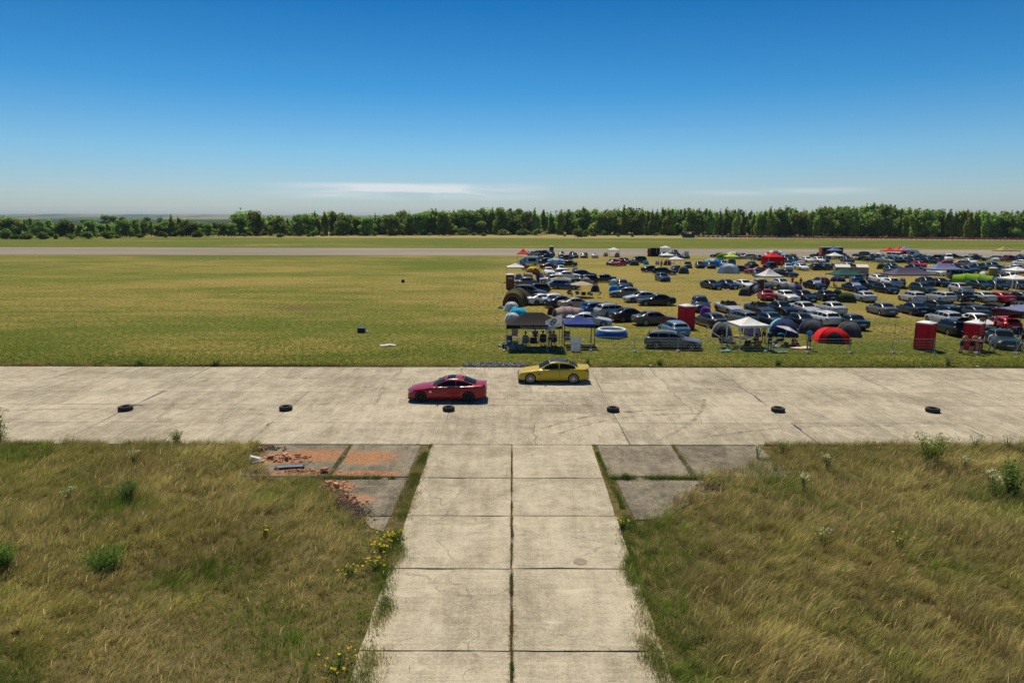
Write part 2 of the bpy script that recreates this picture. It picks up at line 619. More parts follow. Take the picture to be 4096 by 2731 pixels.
def slab(parent, x0, x1, y0, y1, m, poly=None, gap=0.013, top=SLAB_TOP, nick=0.012):
    """One concrete slab: slightly chipped outline, real joint round it."""
    if poly is None:
        pts = []
        x0 += gap; x1 -= gap; y0 += gap; y1 -= gap
        for (ax, ay), (bx, by) in (((x0, y0), (x1, y0)), ((x1, y0), (x1, y1)), ((x1, y1), (x0, y1)), ((x0, y1), (x0, y0))):
            n = 5
            for k in range(n):
                t = k / n
                j = random.uniform(0, nick) * (1 if random.random() < 0.8 else 2.6)
                px, py = ax + (bx - ax) * t, ay + (by - ay) * t
                if ay == by:
                    py += j if ay == y0 else -j
                else:
                    px += -j if ax == x1 else j
                pts.append((px, py))
    else:
        pts = poly
    n = len(pts)
    dz = random.uniform(-0.004, 0.004)
    v = [(x, y, 0.004) for x, y in pts] + [(x, y, top + dz) for x, y in pts]
    f = [tuple(range(n, 2 * n))] + [(i, (i + 1) % n, n + (i + 1) % n, n + i) for i in range(n)]
    return MB().add(v, f).build('slab', m, parent)


ROWS_Y = [31.10, 34.62, 38.12, 41.05, 44.65, 48.25]
JOINT_X = [-3.5 + 9.1 * k for k in range(-5, 6)]
taxi = MB().add([(-52, 31.1, 0.004), (52, 31.1, 0.004), (52, 48.25, 0.004), (-52, 48.25, 0.004)], [(0, 1, 2, 3)]).build('taxiway', M_JOINT)
tag(taxi, kind='structure')
for j in range(5):
    for i in range(len(JOINT_X) - 1):
        xa, xb = JOINT_X[i] + random.uniform(-.03, .03), JOINT_X[i + 1]
        # several slabs have broken across the middle
        xm = (xa + xb) / 2 + random.uniform(-0.35, 0.35)
        if random.random() < 0.62:
            n = 6
            crack = [(xm + random.uniform(-0.11, 0.11), ROWS_Y[j] + (ROWS_Y[j + 1] - ROWS_Y[j]) * k / n) for k in range(n + 1)]
            y0, y1 = ROWS_Y[j] + 0.013, ROWS_Y[j + 1] - 0.013
            crack[0] = (crack[0][0], y0)
            crack[-1] = (crack[-1][0], y1)
            w = random.uniform(0.007, 0.014)
            slab(taxi, 0, 0, 0, 0, M_TAXI, [(xa + .013, y0)] + [(x - w, y) for x, y in crack] + [(xa + .013, y1)])
            slab(taxi, 0, 0, 0, 0, M_TAXI, [(xb - .013, y1)] + [(x + w, y) for x, y in crack[::-1]] + [(xb - .013, y0)])
        else:
            slab(taxi, xa, xb, ROWS_Y[j], ROWS_Y[j + 1], M_TAXI)
# tar poured into the wider joints
for (x, y, l, w, a) in ((14.7, 39.6, 1.5, .16, 1.50), (14.75, 33.9, 1.1, .13, 1.55), (-21.6, 39.9, 2.2, .10, 1.5), (-21.5, 37.9, .8, .3, 0.0),
                        (-21.7, 41.1, .7, .12, 0.1), (23.4, 33.0, 1.4, .08, 1.55), (-3.6, 47.4, 1.1, .10, 1.5), (-12.7, 34.2, .5, .12, 1.5),
                        (14.6, 36.6, .5, .12, 1.4), (19.0, 41.4, .9, .08, .1), (5.75, 47.2, 1.0, .06, 1.5)):
    n = 7
    up, dn = [], []
    for k in range(n + 1):
        t = (k / n - 0.5) * l
        h = w * (0.35 + 0.65 * math.sin(math.pi * k / n)) * random.uniform(.6, 1.3) / 2
        o = random.uniform(-.25, .25) * w
        for lst, s in ((up, h), (dn, -h)):
            u, q = t, o + s
            lst.append((x + u * math.cos(a) - q * math.sin(a), y + u * math.sin(a) + q * math.cos(a), SLAB_TOP + 0.008))
    MB().add(up + dn, [(i, i + 1, n + 2 + i, n + 1 + i)[::-1] for i in range(n)]).build('tar_patch', M_TAR, taxi)

# faint curved rubber marks left by the racing cars
g = NG('rubber_mark')
ff = g.step(g.noise(2.2, 6, .75, (1, 1, 1), .4), .40, .66)
tb = g.n.new('ShaderNodeBsdfTransparent')
g.b.inputs['Base Color'].default_value = (.10, .085, .062, 1)
g.b.inputs['Roughness'].default_value = .9
mxs = g.n.new('ShaderNodeMixShader')
g.l.new(g.math('MULTIPLY', ff, .42), mxs.inputs[0])
g.l.new(tb.outputs[0], mxs.inputs[1])
g.l.new(g.b.outputs[0], mxs.inputs[2])
g.l.new(mxs.outputs[0], g.n['Material Output'].inputs[0])
M_MARK = g.m
for (x0, y0, x1, y1, bow, w) in ((1.0, 33.0, 9.0, 37.2, 1.0, .24), (2.2, 32.6, 10.4, 36.4, 1.1, .24), (4.5, 44.2, 18.0, 41.6, -.8, .22), (-2.0, 39.6, 7.5, 36.0, .9, .22), (7.0, 31.6, 11.5, 39.5, -.6, .22), (-16, 42.3, -6, 41.6, .5, .2),
                                 (9.0, 32.0, 20.0, 34.2, .8, .2), (-30, 36.6, -14, 37.0, .4, .2)):
    n = 24
    up, dn = [], []
    dx, dy = x1 - x0, y1 - y0
    ll = math.hypot(dx, dy)
    for k in range(n + 1):
        t = k / n
        o_ = bow * math.sin(math.pi * t)
        for lst, s_ in ((up, w / 2), (dn, -w / 2)):
            lst.append((x0 + dx * t - dy / ll * (o_ + s_), y0 + dy * t + dx / ll * (o_ + s_), SLAB_TOP + .011))
    MB().add(up + dn, [(i, i + 1, n + 2 + i, n + 1 + i)[::-1] for i in range(n)]).build('tyre_mark', M_MARK, taxi)

strip = MB().add([(-3.7, 6, 0.003), (3.7, 6, 0.003), (3.7, 31.08, 0.003), (-3.7, 31.08, 0.003)], [(0, 1, 2, 3)]).build('access_strip', M_JOINT)
tag(strip, kind='structure')
STRIP_Y = [7.4, 11.4, 15.35, 19.40, 23.20, 26.85, 31.08]
for j in range(6):
    slab(strip, -3.80, -0.006, STRIP_Y[j], STRIP_Y[j + 1], M_STRIP, nick=0.03)
    slab(strip, 0.006, 3.80, STRIP_Y[j], STRIP_Y[j + 1], M_STRIP, nick=0.03)
apron = MB()
for (x0, x1, y0, y1) in ((-11.3, -4.3, 27.0, 31.06), (-6.4, -4.36, 23.9, 26.95), (4.05, 11.6, 27.0, 31.06), (4.36, 6.6, 24.3, 26.95)):
    apron.add([(x0, y0, .002), (x1, y0, .002), (x1, y1, .002), (x0, y1, .002)], [(0, 1, 2, 3)])
apron = apron.build('apron', M_JOINT)
tag(apron, kind='structure')
for (x0, x1, y0, y1) in ((-7.55, -4.30, 26.98, 31.06), (-11.4, -7.72, 26.98, 31.06), (4.02, 7.55, 26.98, 31.06), (7.68, 11.7, 26.98, 31.06)):
    slab(apron, x0, x1, y0, y1, M_APRON, nick=0.05)
slab(apron, 0, 0, 0, 0, M_APRON, [(-7.7, 26.6), (-7.2, 25.4), (-6.3, 24.2), (-5.6, 23.2), (-4.95, 23.15), (-4.35, 23.2), (-4.35, 25), (-4.3, 26.62), (-6, 26.66)])
slab(apron, 0, 0, 0, 0, M_APRON, [(-5.5, 23.1), (-4.9, 22.2), (-4.4, 21.9), (-4.38, 23.08)])
slab(apron, 0, 0, 0, 0, M_APRON, [(4.30, 26.66), (4.36, 24.5), (4.42, 22.9), (5.4, 23.0), (6.4, 24.0), (7.5, 24.9), (7.9, 26.0), (7.9, 26.62), (6, 26.68)])
# far runway, 50 m of pale concrete beyond the meadow
g = NG('runway_concrete')
t = g.math('ADD', g.noise(0.05, 5, .6, (.12, 1, 1), .4), g.math('MULTIPLY', g.math('SUBTRACT', g.noise(.35, 5, .7, (.08, 1, 1)), .5), .9))
col = g.mix(g.step(t, .3, .75), (0.215, 0.182, 0.145), (0.315, 0.272, 0.220))
br = g.n.new('ShaderNodeTexBrick')
br.offset = 0
br.inputs['Scale'].default_value = 1.0
br.inputs['Mortar Size'].default_value = 0.05
br.inputs['Brick Width'].default_value = 17.0
br.inputs['Row Height'].default_value = 7.2
br.inputs['Color1'].default_value = br.inputs['Color2'].default_value = (0, 0, 0, 1)
br.inputs['Mortar'].default_value = (1, 1, 1, 1)
mpr = g.n.new('ShaderNodeMapping')
mpr.inputs['Rotation'].default_value = (0, 0, R(2))
g.l.new(g.pos, mpr.inputs[0])
g.l.new(mpr.outputs[0], br.inputs['Vector'])
col = g.mix(g.math('MULTIPLY', br.outputs['Fac'], 0.6), col, (0.13, 0.115, 0.09))
M_RUN = g.finish(col, 0.9)
rw = MB().add([(-900, 201.5, 0.006), (900, 198.5, 0.006), (900, 247, 0.006), (-900, 252, 0.006)], [(0, 1, 2, 3)]).build('runway', M_RUN)
tag(rw, kind='structure')
M_PATH = mat('perimeter_tarmac', (0.30, 0.29, 0.28), 0.9, vary=0.2, scale=0.3)
pr = MB().add([(118, 398, .007), (420, 300, .007), (420, 311, .007), (118, 412, .007)], [(0, 1, 2, 3)]).build('perimeter_road', M_PATH)
tag(pr, kind='structure')
# gravel heap edge beside the taxiway
gv = MB()
for k in range(900):
    x, y = random.uniform(-3.6, 1.2), random.uniform(48.3, 49.6)
    if ((x + 1.2) / 2.6) ** 2 + ((y - 48.9) / .75) ** 2 > 1.0 + random.uniform(-.2, .1):
        continue
    r = random.uniform(.02, .06)
    gv.box((x, y, .035 + r * .5 + .05 * random.random()), (r * 2, r * 1.6, r * 1.3), 0, Matrix.Rotation(random.random() * 6, 3, Vector((random.random(), random.random(), 1)).normalized()))
tag(gv.build('gravel', mat('grey_gravel', (0.20, 0.205, 0.21), .85, vary=.45, scale=9)), 'grey gravel heaped on the verge behind the yellow car', 'gravel', kind='stuff')


# ================================================================ grass
def wav(x, y, seed, scale):
    """Cheap smooth 2-D noise in 0..1 from a few random sine waves."""
    r = np.random.default_rng(seed)
    s = np.zeros_like(x)
    a = 0
    for k in range(9):
        th, ph = r.uniform(0, 6.283), r.uniform(0, 6.283)
        fr = scale * 2 ** r.uniform(-1, 1.6)
        am = (scale / fr) ** 0.6
        s += am * np.sin((x * np.cos(th) + y * np.sin(th)) * fr * 6.283 + ph + 1.5 * np.sin(y * fr * 1.7 + ph))
        a += am
    return np.clip(0.5 + 0.9 * s / a, 0, 1)


g = NG('grass_blade')
at = g.n.new('ShaderNodeAttribute')
at.attribute_name = 'Col'
g.l.new(at.outputs['Color'], g.b.inputs['Base Color'])
g.b.inputs['Roughness'].default_value = 0.6
g.b.inputs['Specular IOR Level'].default_value = 0.12
tr = g.n.new('ShaderNodeBsdfTranslucent')
g.l.new(at.outputs['Color'], tr.inputs['Color'])
ms = g.n.new('ShaderNodeMixShader')
ms.inputs[0].default_value = 0.38
g.l.new(g.b.outputs[0], ms.inputs[1])
g.l.new(tr.outputs[0], ms.inputs[2])
g.l.new(ms.outputs[0], g.n['Material Output'].inputs[0])
M_BLADE = g.m


def blades(name, x, y, h, lean, wid, col, label, cat='grass', z0=0.0, curve=1.0, spread=0.35, parent=None, tip=None):
    """n grass blades in one mesh: 5 points, a quad and a tip each."""
    n = len(x)
    th = RNG.uniform(0, 6.283, n)
    sx, sy = np.cos(th) * wid / 2, np.sin(th) * wid / 2
    lx = lean[0] + RNG.normal(0, spread, n)
    ly = lean[1] + RNG.normal(0, spread, n)
    k = np.sqrt(1 / (1 + lx * lx + ly * ly))
    P = np.zeros((n, 5, 3))
    for i, (t, w) in enumerate(((0, 1), (0, -1), (.55, -.75), (.55, .75), (1, 0))):
        bend = t * t if curve else t
        P[:, i, 0] = x + sx * w + lx * h * k * bend
        P[:, i, 1] = y + sy * w + ly * h * k * bend
        P[:, i, 2] = z0 + h * (t - (1 - k) * t * t)
    me = bpy.data.meshes.new(name)
    me.vertices.add(n * 5)
    me.vertices.foreach_set('co', P.astype(np.float32).ravel())
    b = np.arange(n) * 5
    li = np.stack([b, b + 1, b + 2, b + 3, b + 3, b + 2, b + 4], 1).ravel()
    me.loops.add(n * 7)
    me.loops.foreach_set('vertex_index', li.astype(np.int32))
    me.polygons.add(n * 2)
    st = np.stack([np.arange(n) * 7, np.arange(n) * 7 + 4], 1).ravel()
    me.polygons.foreach_set('loop_start', st.astype(np.int32))
    me.update(calc_edges=True)
    ca = me.color_attributes.new('Col', 'FLOAT_COLOR', 'POINT')
    c = np.ones((n, 5, 4), np.float32)
    c[:, :, :3] = np.clip(col, 0.002, 1)[:, None, :]
    if tip is not None:                                       # dry tips on greener feet
        c[:, 4, :3] = np.clip(tip, .002, 1)
        c[:, 2:4, :3] = .5 * (c[:, 2:4, :3] + np.clip(tip, .002, 1)[:, None, :])
    ca.data.foreach_set('color', c.ravel())
    me.materials.append(M_BLADE)
    o = put(name, me, parent)
    return tag(o, label, cat, kind='stuff') if parent is None else tag(o, kind='stuff')


def inside(px, py, poly):
    r = np.zeros(len(px), bool)
    for (x0, y0), (x1, y1) in zip(poly, poly[1:] + poly[:1]):
        c = ((y0 > py) != (y1 > py)) & (px < (x1 - x0) * (py - y0) / (y1 - y0 + 1e-9) + x0)
        r ^= c
    return r


def edge_wobble(poly):
    out = []
    for a, b in zip(poly, poly[1:] + poly[:1]):
        L = math.hypot(b[0] - a[0], b[1] - a[1])
        n = max(1, int(L / 0.5)) if L < 25 else 1
        for k in range(n):
            j = 0.0 if (L >= 25) else random.uniform(-.22, .22)
            out.append((a[0] + (b[0] - a[0]) * k / n + j, a[1] + (b[1] - a[1]) * k / n + j * .6))
    return out


LEFT_POLY = edge_wobble([(-30, 30.95), (-22, 31.0), (-12.3, 30.95), (-11.5, 29.4), (-10.4, 27.3), (-8.2, 26.4), (-7.3, 25.3), (-6.4, 24.0), (-5.4, 22.8), (-4.6, 21.9), (-4.0, 21.4),
                         (-3.62, 20.2), (-3.88, 19.4), (-3.7, 18.2), (-3.42, 17.2), (-3.66, 16), (-3.36, 15), (-3.5, 14), (-3.25, 12.5), (-3.2, 12), (-18, 12), (-30, 20)])
RIGHT_POLY = edge_wobble([(30, 30.95), (21, 31.0), (12.4, 30.95), (11.4, 29.2), (10.4, 28.3), (9.2, 27.6), (8.0, 27.1), (7.6, 26.0), (6.7, 24.9), (5.6, 23.9), (4.8, 22.9), (4.25, 22.2), (3.75, 19.9),
                          (3.5, 19.2), (3.62, 18.3), (3.9, 17.4), (3.7, 16.4), (3.35, 15.4), (3.55, 14.4), (3.4, 13.2), (3.5, 12), (18, 12), (30, 20)])
STRAW = np.array([0.76, 0.59, 0.235])
GREEN = np.array([0.185, 0.275, 0.028])
BROWN = np.array([0.36, 0.235, 0.095])
OLIVE = np.array([0.36, 0.335, 0.070])


def tall_grass(name, poly, dens, lean, seed, label, side):
    """Tussocks: clumps of blades that share a hue, a height and a wind lean, over a thin understorey."""
    xs_ = [p[0] for p in poly]
    ys_ = [p[1] for p in poly]
    A = (max(xs_) - min(xs_)) * (max(ys_) - min(ys_))
    nc = int(A * dens)
    cx = RNG.uniform(min(xs_), max(xs_), nc)
    cy = RNG.uniform(min(ys_), max(ys_), nc)
    k = inside(cx, cy, poly) & (np.abs(cx) < 0.80 * cy + 2.0) & (cy > 12.2)
    cx, cy = cx[k], cy[k]
    nc = len(cx)
    n1, n2 = wav(cx, cy, seed, .14), wav(cx, cy, seed + 1, .45)
    q = RNG.random(nc)
    straw = np.clip((n1 - .45) * 1.8 + (n2 - .5) * 1.4 + (q - .5) * 1.5, 0, 1)[:, None]
    brown = np.clip((wav(cx, cy, seed + 2, .25) - .5) * 2.2 + (RNG.random(nc) - .5) * 1.3 + (.18 if side > 0 else 0), 0, 1)[:, None]
    col = OLIVE * (1 - straw) + STRAW * straw
    col = col * (1 - .75 * brown) + BROWN * .75 * brown
    gn = np.clip((wav(cx, cy, seed + 5, .2) - .62) * 4 + (RNG.random(nc) - .5) * .9, 0, 1)
    if side > 0:
        ed = np.clip(1.0 - (cx - 3.8) / 1.5, 0, 1) * (cy < 22.5)
        gn = np.maximum(gn * .7, np.clip(ed * 1.5 + (RNG.random(nc) - .5) * .5, 0, 1))
    else:
        ed = np.clip(1.0 + (cx + 3.7) / 1.9, 0, 1) * (cy < 23.5)
        gn = np.maximum(gn, np.clip(ed * 1.5 + (RNG.random(nc) - .5) * .5, 0, 1))
    gn = gn[:, None]
    col = col * (1 - gn) + GREEN * gn * RNG.uniform(.9, 1.5, (nc, 1))
    col = col * RNG.uniform(.5, 1.35, (nc, 1)) * (.55 + .80 * wav(cx, cy, seed + 11, .30))[:, None] * (.84 if side > 0 else .95)  # broad noise puts the shaded dark patches of the grass into clump colour
    hgt = (.26 + .42 * n2) * RNG.uniform(.6, 1.35, nc)
    if side < 0:
        flat = np.clip((20.5 - cy) / 4.5, 0, 1) * np.clip((cx + 13) / 4, 0, 1)
        flat = np.maximum(flat, np.clip((24.5 - cy) / 3, 0, 1) * np.clip((cx + 9) / 2, 0, 1) * .8)
        hgt *= 1 - .55 * flat
        hay = (flat * np.clip((n1 - .2) * 2, 0, 1) * (RNG.random(nc) < .55))[:, None]
        col = col * (1 - .8 * hay) + STRAW * .8 * hay
    hgt *= 1 - .35 * ed
    hgt += np.clip((cy - 29.6) / 1.0, 0, 1) * (np.abs(cx) > 12.5) * .16 * RNG.random(nc)
    lx = lean[0] + .9 * (wav(cx, cy, seed + 7, .10) - .5) + RNG.normal(0, .22, nc)
    ly = lean[1] + .9 * (wav(cx, cy, seed + 8, .14) - .5) + RNG.normal(0, .22, nc)
    per = np.clip((30 * (.65 + .5 * RNG.random(nc)) * np.clip(1.4 - cy / 42, .62, 1.0)), 8, 60).astype(int)
    i = np.repeat(np.arange(nc), per)
    n = len(i)
    rad = RNG.uniform(.05, .17, nc)[i]
    ox, oy = RNG.normal(0, 1, n) * rad, RNG.normal(0, 1, n) * rad
    x, y = cx[i] + ox, cy[i] + oy
    h = hgt[i] * RNG.uniform(.5, 1.2, n)
    bl = (lx[i] + ox * 2.2, ly[i] + oy * 2.2)
    c = col[i] * RNG.uniform(.65, 1.3, (n, 1))
    tip = c * .55 + STRAW * .52 * (1 - .75 * gn[i]) + GREEN * .3 * gn[i]
    o = blades(name, x, y, h, bl, RNG.uniform(.007, .013, n), c * np.array([.78, .90, .85]), label, spread=.20, tip=tip)
    # pale seed heads standing above the leaves
    q = RNG.random(n) < .045 * (.3 + straw[i, 0]) * (1 - .8 * gn[i, 0])
    m = int(q.sum())
    blades('seed_heads', x[q] + bl[0][q] * h[q] * .35, y[q] + bl[1][q] * h[q] * .35, RNG.uniform(.18, .42, m), (bl[0][q] * 1.1, bl[1][q] * 1.1), RNG.uniform(.010, .022, m),
           (STRAW * 1.15)[None] * RNG.uniform(.7, 1.2, (m, 1)) + np.array([.03, 0, 0]), 'pale seed heads of the tall grass ' + ('left' if side < 0 else 'right') + ' of the concrete strip',
           'seed heads', z0=h[q] * .5, spread=.3)
    # leafy understorey
    m = int(A * 55)
    x, y = RNG.uniform(min(xs_), max(xs_), m), RNG.uniform(min(ys_), max(ys_), m)
    k = inside(x, y, poly) & (np.abs(x) < 0.80 * y + 2.0) & (y > 12.2)
    x, y = x[k], y[k]
    m = len(x)
    blades('understorey', x, y, RNG.uniform(.05, .2, m), (.2, 0), RNG.uniform(.012, .03, m), (OLIVE * .5 + GREEN * .5)[None] * RNG.uniform(.4, 1.3, (m, 1)), 'low leaves under the tall grass ' + ('left' if side < 0 else 'right') + ' of the strip', 'grass', spread=.8)
    return o


tall_grass('tall_grass', LEFT_POLY, 19, (.68, .16), 31, 'tall dry grass and flattened hay left of the concrete strip', -1)
tall_grass('tall_grass', RIGHT_POLY, 19, (.78, .26), 77, 'tall brown windblown grass right of the concrete strip', 1)


def tuft_line(pts, wid, n, h, col, label, cat='grass'):
    pts = np.array(pts)
    t = RNG.random(n) * (len(pts) - 1)
    i = np.minimum(t.astype(int), len(pts) - 2)
    f = (t - i)[:, None]
    p = pts[i] * (1 - f) + pts[i + 1] * f
    w = np.interp(t, np.arange(len(pts)), wid)
    sd = int(abs(pts[0][0] * 13 + pts[0][1] * 7)) + 3
    amp = .35 + 1.3 * wav(p[:, 0], p[:, 1], sd, .45)             # the fringe swells and thins
    x = p[:, 0] + RNG.normal(0, 1, n) * w * .4 * amp
    y = p[:, 1] + RNG.normal(0, 1, n) * w * .4 * amp
    k = wav(p[:, 0], p[:, 1], sd + 1, .8) + .25 * RNG.random(n) > .42
    x, y = x[k], y[k]
    n = len(x)
    dryness = np.clip((wav(x, y, sd + 2, .5) - .35) * 1.6 + (RNG.random(n) - .5) * .8, 0, 1)[:, None]
    c = np.array(col)[None] * RNG.uniform(.55, 1.6, (n, 1)) * (1 - .6 * dryness) + STRAW[None] * .5 * dryness
    return blades('grass_tuft', x, y, RNG.uniform(.4, 1.2, n) * h, (.15, 0), RNG.uniform(.008, .016, n), c, label, cat, spread=.55)


GR = (.125, .170, .032)
tuft_line([(-3.82, 31.0), (-4.0, 29), (-4.02, 27), (-4.0, 25), (-3.98, 23), (-3.95, 21.5)], [.12, .28, .38, .5, .6, .55], 9000, .16, GR, 'grassy strip growing along the left edge of the concrete strip')
tuft_line([(3.92, 31.0), (3.93, 29), (4.05, 26.9), (4.12, 25), (4.15, 23), (4.2, 21.8)], [.04, .10, .22, .26, .32, .4], 4200, .17, (.11, .175, .03), 'green weeds along the right edge of the concrete strip')
tuft_line([(4.1, 26.82), (6, 26.82), (8.2, 26.85)], [.14, .16, .2], 2600, .24, (.10, .165, .03), 'green weeds in the joint between the two dark slabs')
tuft_line([(-8.3, 26.8), (-7.0, 26.78), (-5.6, 26.78), (-4.4, 26.78)], [.4, .22, .16, .06], 2200, .2, (.12, .155, .04), 'grass in the joint below the brick-stained slabs')
tuft_line([(-7.64, 31), (-7.62, 29), (-7.6, 27)], [.10, .2, .22], 800, .16, GR, 'grass tufts in the joint between the brick-stained slabs')
tuft_line([(7.62, 31), (7.6, 29.5), (7.62, 27.2)], [.06, .12, .3], 900, .18, GR, 'weeds between the two right-hand grey slabs')
tuft_line([(0, 30), (0, 26.8), (0, 23), (0, 19.4), (0, 16), (0, 13)], [.012, .06, .06, .06, .12, .14], 5200, .10, (.12, .13, .035), 'low weeds in the centre joint of the concrete strip')
tuft_line([(0, 18.2), (0.01, 17.9)], [.03, .03], 260, .10, (.12, .14, .035), 'weed tuft in the centre joint of the third slab row')
tuft_line([(0, 16.9), (0, 16.1)], [.035, .045], 620, .11, (.15, .145, .04), 'long weed tuft in the centre joint near the camera')
tuft_line([(0, 14.9), (0.01, 14.3)], [.04, .05], 620, .12, (.12, .15, .035), 'nearest weed tuft in the centre joint')
tuft_line([(0, 27.2), (0, 26.6)], [.03, .04], 220, .12, (.12, .17, .035), 'small weed tuft in the centre joint farther up')
tuft_line([(-3.85, 21.5), (-3.65, 20.2), (-3.85, 19.4), (-3.7, 18.2), (-3.45, 17.2), (-3.66, 16), (-3.4, 15), (-3.5, 14), (-3.3, 12.5)], [.4] * 9, 9000, .20, (.14, .20, .032), 'green weeds creeping over the left edge of the near strip')
tuft_line([(4.0, 22), (3.75, 19.9), (3.55, 19.2), (3.62, 18.3), (3.85, 17.4), (3.7, 16.4), (3.4, 15.4), (3.55, 14.4), (3.45, 13)], [.4] * 9, 9000, .20, (.14, .20, .032), 'green weeds creeping over the right edge of the near strip')
tuft_line([(-28, 31.1), (-20, 31.15), (-12, 31.12)], [.12, .16, .1], 5000, .28, (.24, .22, .07), 'ragged grass fringe on the near taxiway edge at the left')
tuft_line([(12, 31.12), (20, 31.15), (28, 31.1)], [.1, .16, .12], 5000, .28, (.24, .20, .07), 'ragged grass fringe on the near taxiway edge at the right')
tuft_line([(-42, 48.45), (-20, 48.42), (-4, 48.4)], [.25, .3, .25], 9000, .20, (.17, .17, .045), 'ragged weeds on the far taxiway edge at the left')
tuft_line([(1.5, 48.4), (20, 48.42), (42, 48.45)], [.25, .3, .25], 9000, .20, (.17, .17, .045), 'ragged weeds on the far taxiway edge at the right')
tuft_line([(1.3, 15.36), (2.3, 15.36)], [.03, .03], 240, .06, (.11, .13, .03), 'short weed row in the nearest cross joint')
tuft_line([(-11.5, 31.08), (-5, 31.08), (-3.6, 31.08), (0, 31.09)], [.05, .04, .03, .01], 900, .09, GR, 'weeds along the near edge of the taxiway on the left')
tuft_line([(5, 31.09), (8, 31.08), (12, 31.08)], [.01, .05, .07], 500, .1, GR, 'weeds along the near edge of the taxiway on the right')

# short meadow grass on the far side of the taxiway
n = 230000
y = 48.35 + 62 * RNG.random(n) ** 2.3
x = RNG.uniform(-.80, .80, n) * (y + 2)
k = ~((np.abs(x + 1.2) < 2.4) & (y < 49.5)) & ~((y < 49.0) & (wav(x, y, 41, .25) > .5) & (RNG.random(n) < .75))
x, y = x[k], y[k]
n = len(x)
a, b2, c3 = wav(x * .5, y, 5, .10), wav(x * .7, y, 6, .4), wav(x, y, 9, 1.3)
dryf = np.clip((a - .44) * 2.6 + (b2 - .5) * 1.8 + (RNG.random(n) - .5) * .8, 0, 1)[:, None]
dryf = np.clip(dryf + .25 * np.clip((y[:, None] - 58) / 20, 0, 1), 0, 1)
c = np.array([.135, .160, .024]) * (1 - dryf) + np.array([.42, .33, .10]) * dryf
c = c * RNG.uniform(.45, 1.5, (n, 1)) * (.6 + .8 * c3[:, None])
verge = np.clip(1 - (y - 48.3) / 1.4, 0, 1)
c = c * (1 - .45 * verge[:, None] * (b2[:, None] > .5)) + np.array([.10, .065, .035]) * .45 * verge[:, None] * (b2[:, None] > .5)
h = RNG.uniform(.03, .10, n) * (.6 + c3) + verge * RNG.random(n) * .16 * (b2 > .42) + (RNG.random(n) < .01) * .18
blades('meadow_grass', x, y, h, (.1, 0), RNG.uniform(.018, .04, n), c, 'short sunlit meadow grass behind the taxiway', spread=.6)


# ================================================================ woods, hills
g = NG('foliage')
at = g.n.new('ShaderNodeAttribute')
at.attribute_name = 'Col'
oi = g.n.new('ShaderNodeObjectInfo')
hs = g.n.new('ShaderNodeHueSaturation')
g.l.new(g.math('ADD', g.math('MULTIPLY', oi.outputs['Random'], 0.055), 0.465), hs.inputs['Hue'])
g.l.new(g.math('ADD', g.math('MULTIPLY', oi.outputs['Random'], 0.6), 0.75), hs.inputs['Value'])
hs.inputs['Saturation'].default_value = 1.0
g.l.new(at.outputs['Color'], hs.inputs['Color'])
g.l.new(hs.outputs[0], g.b.inputs['Base Color'])
g.b.inputs['Roughness'].default_value = 0.6
g.b.inputs['Specular IOR Level'].default_value = 0.2
tr = g.n.new('ShaderNodeBsdfTranslucent')
g.l.new(hs.outputs[0], tr.inputs['Color'])
ms = g.n.new('ShaderNodeMixShader')
ms.inputs[0].default_value = 0.55
g.l.new(g.b.outputs[0], ms.inputs[1])
g.l.new(tr.outputs[0], ms.inputs[2])
g.l.new(ms.outputs[0], g.n['Material Output'].inputs[0])
M_LEAF = g.m
M_BARK = mat('bark', (0.10, 0.075, 0.05), 0.9, vary=0.3)


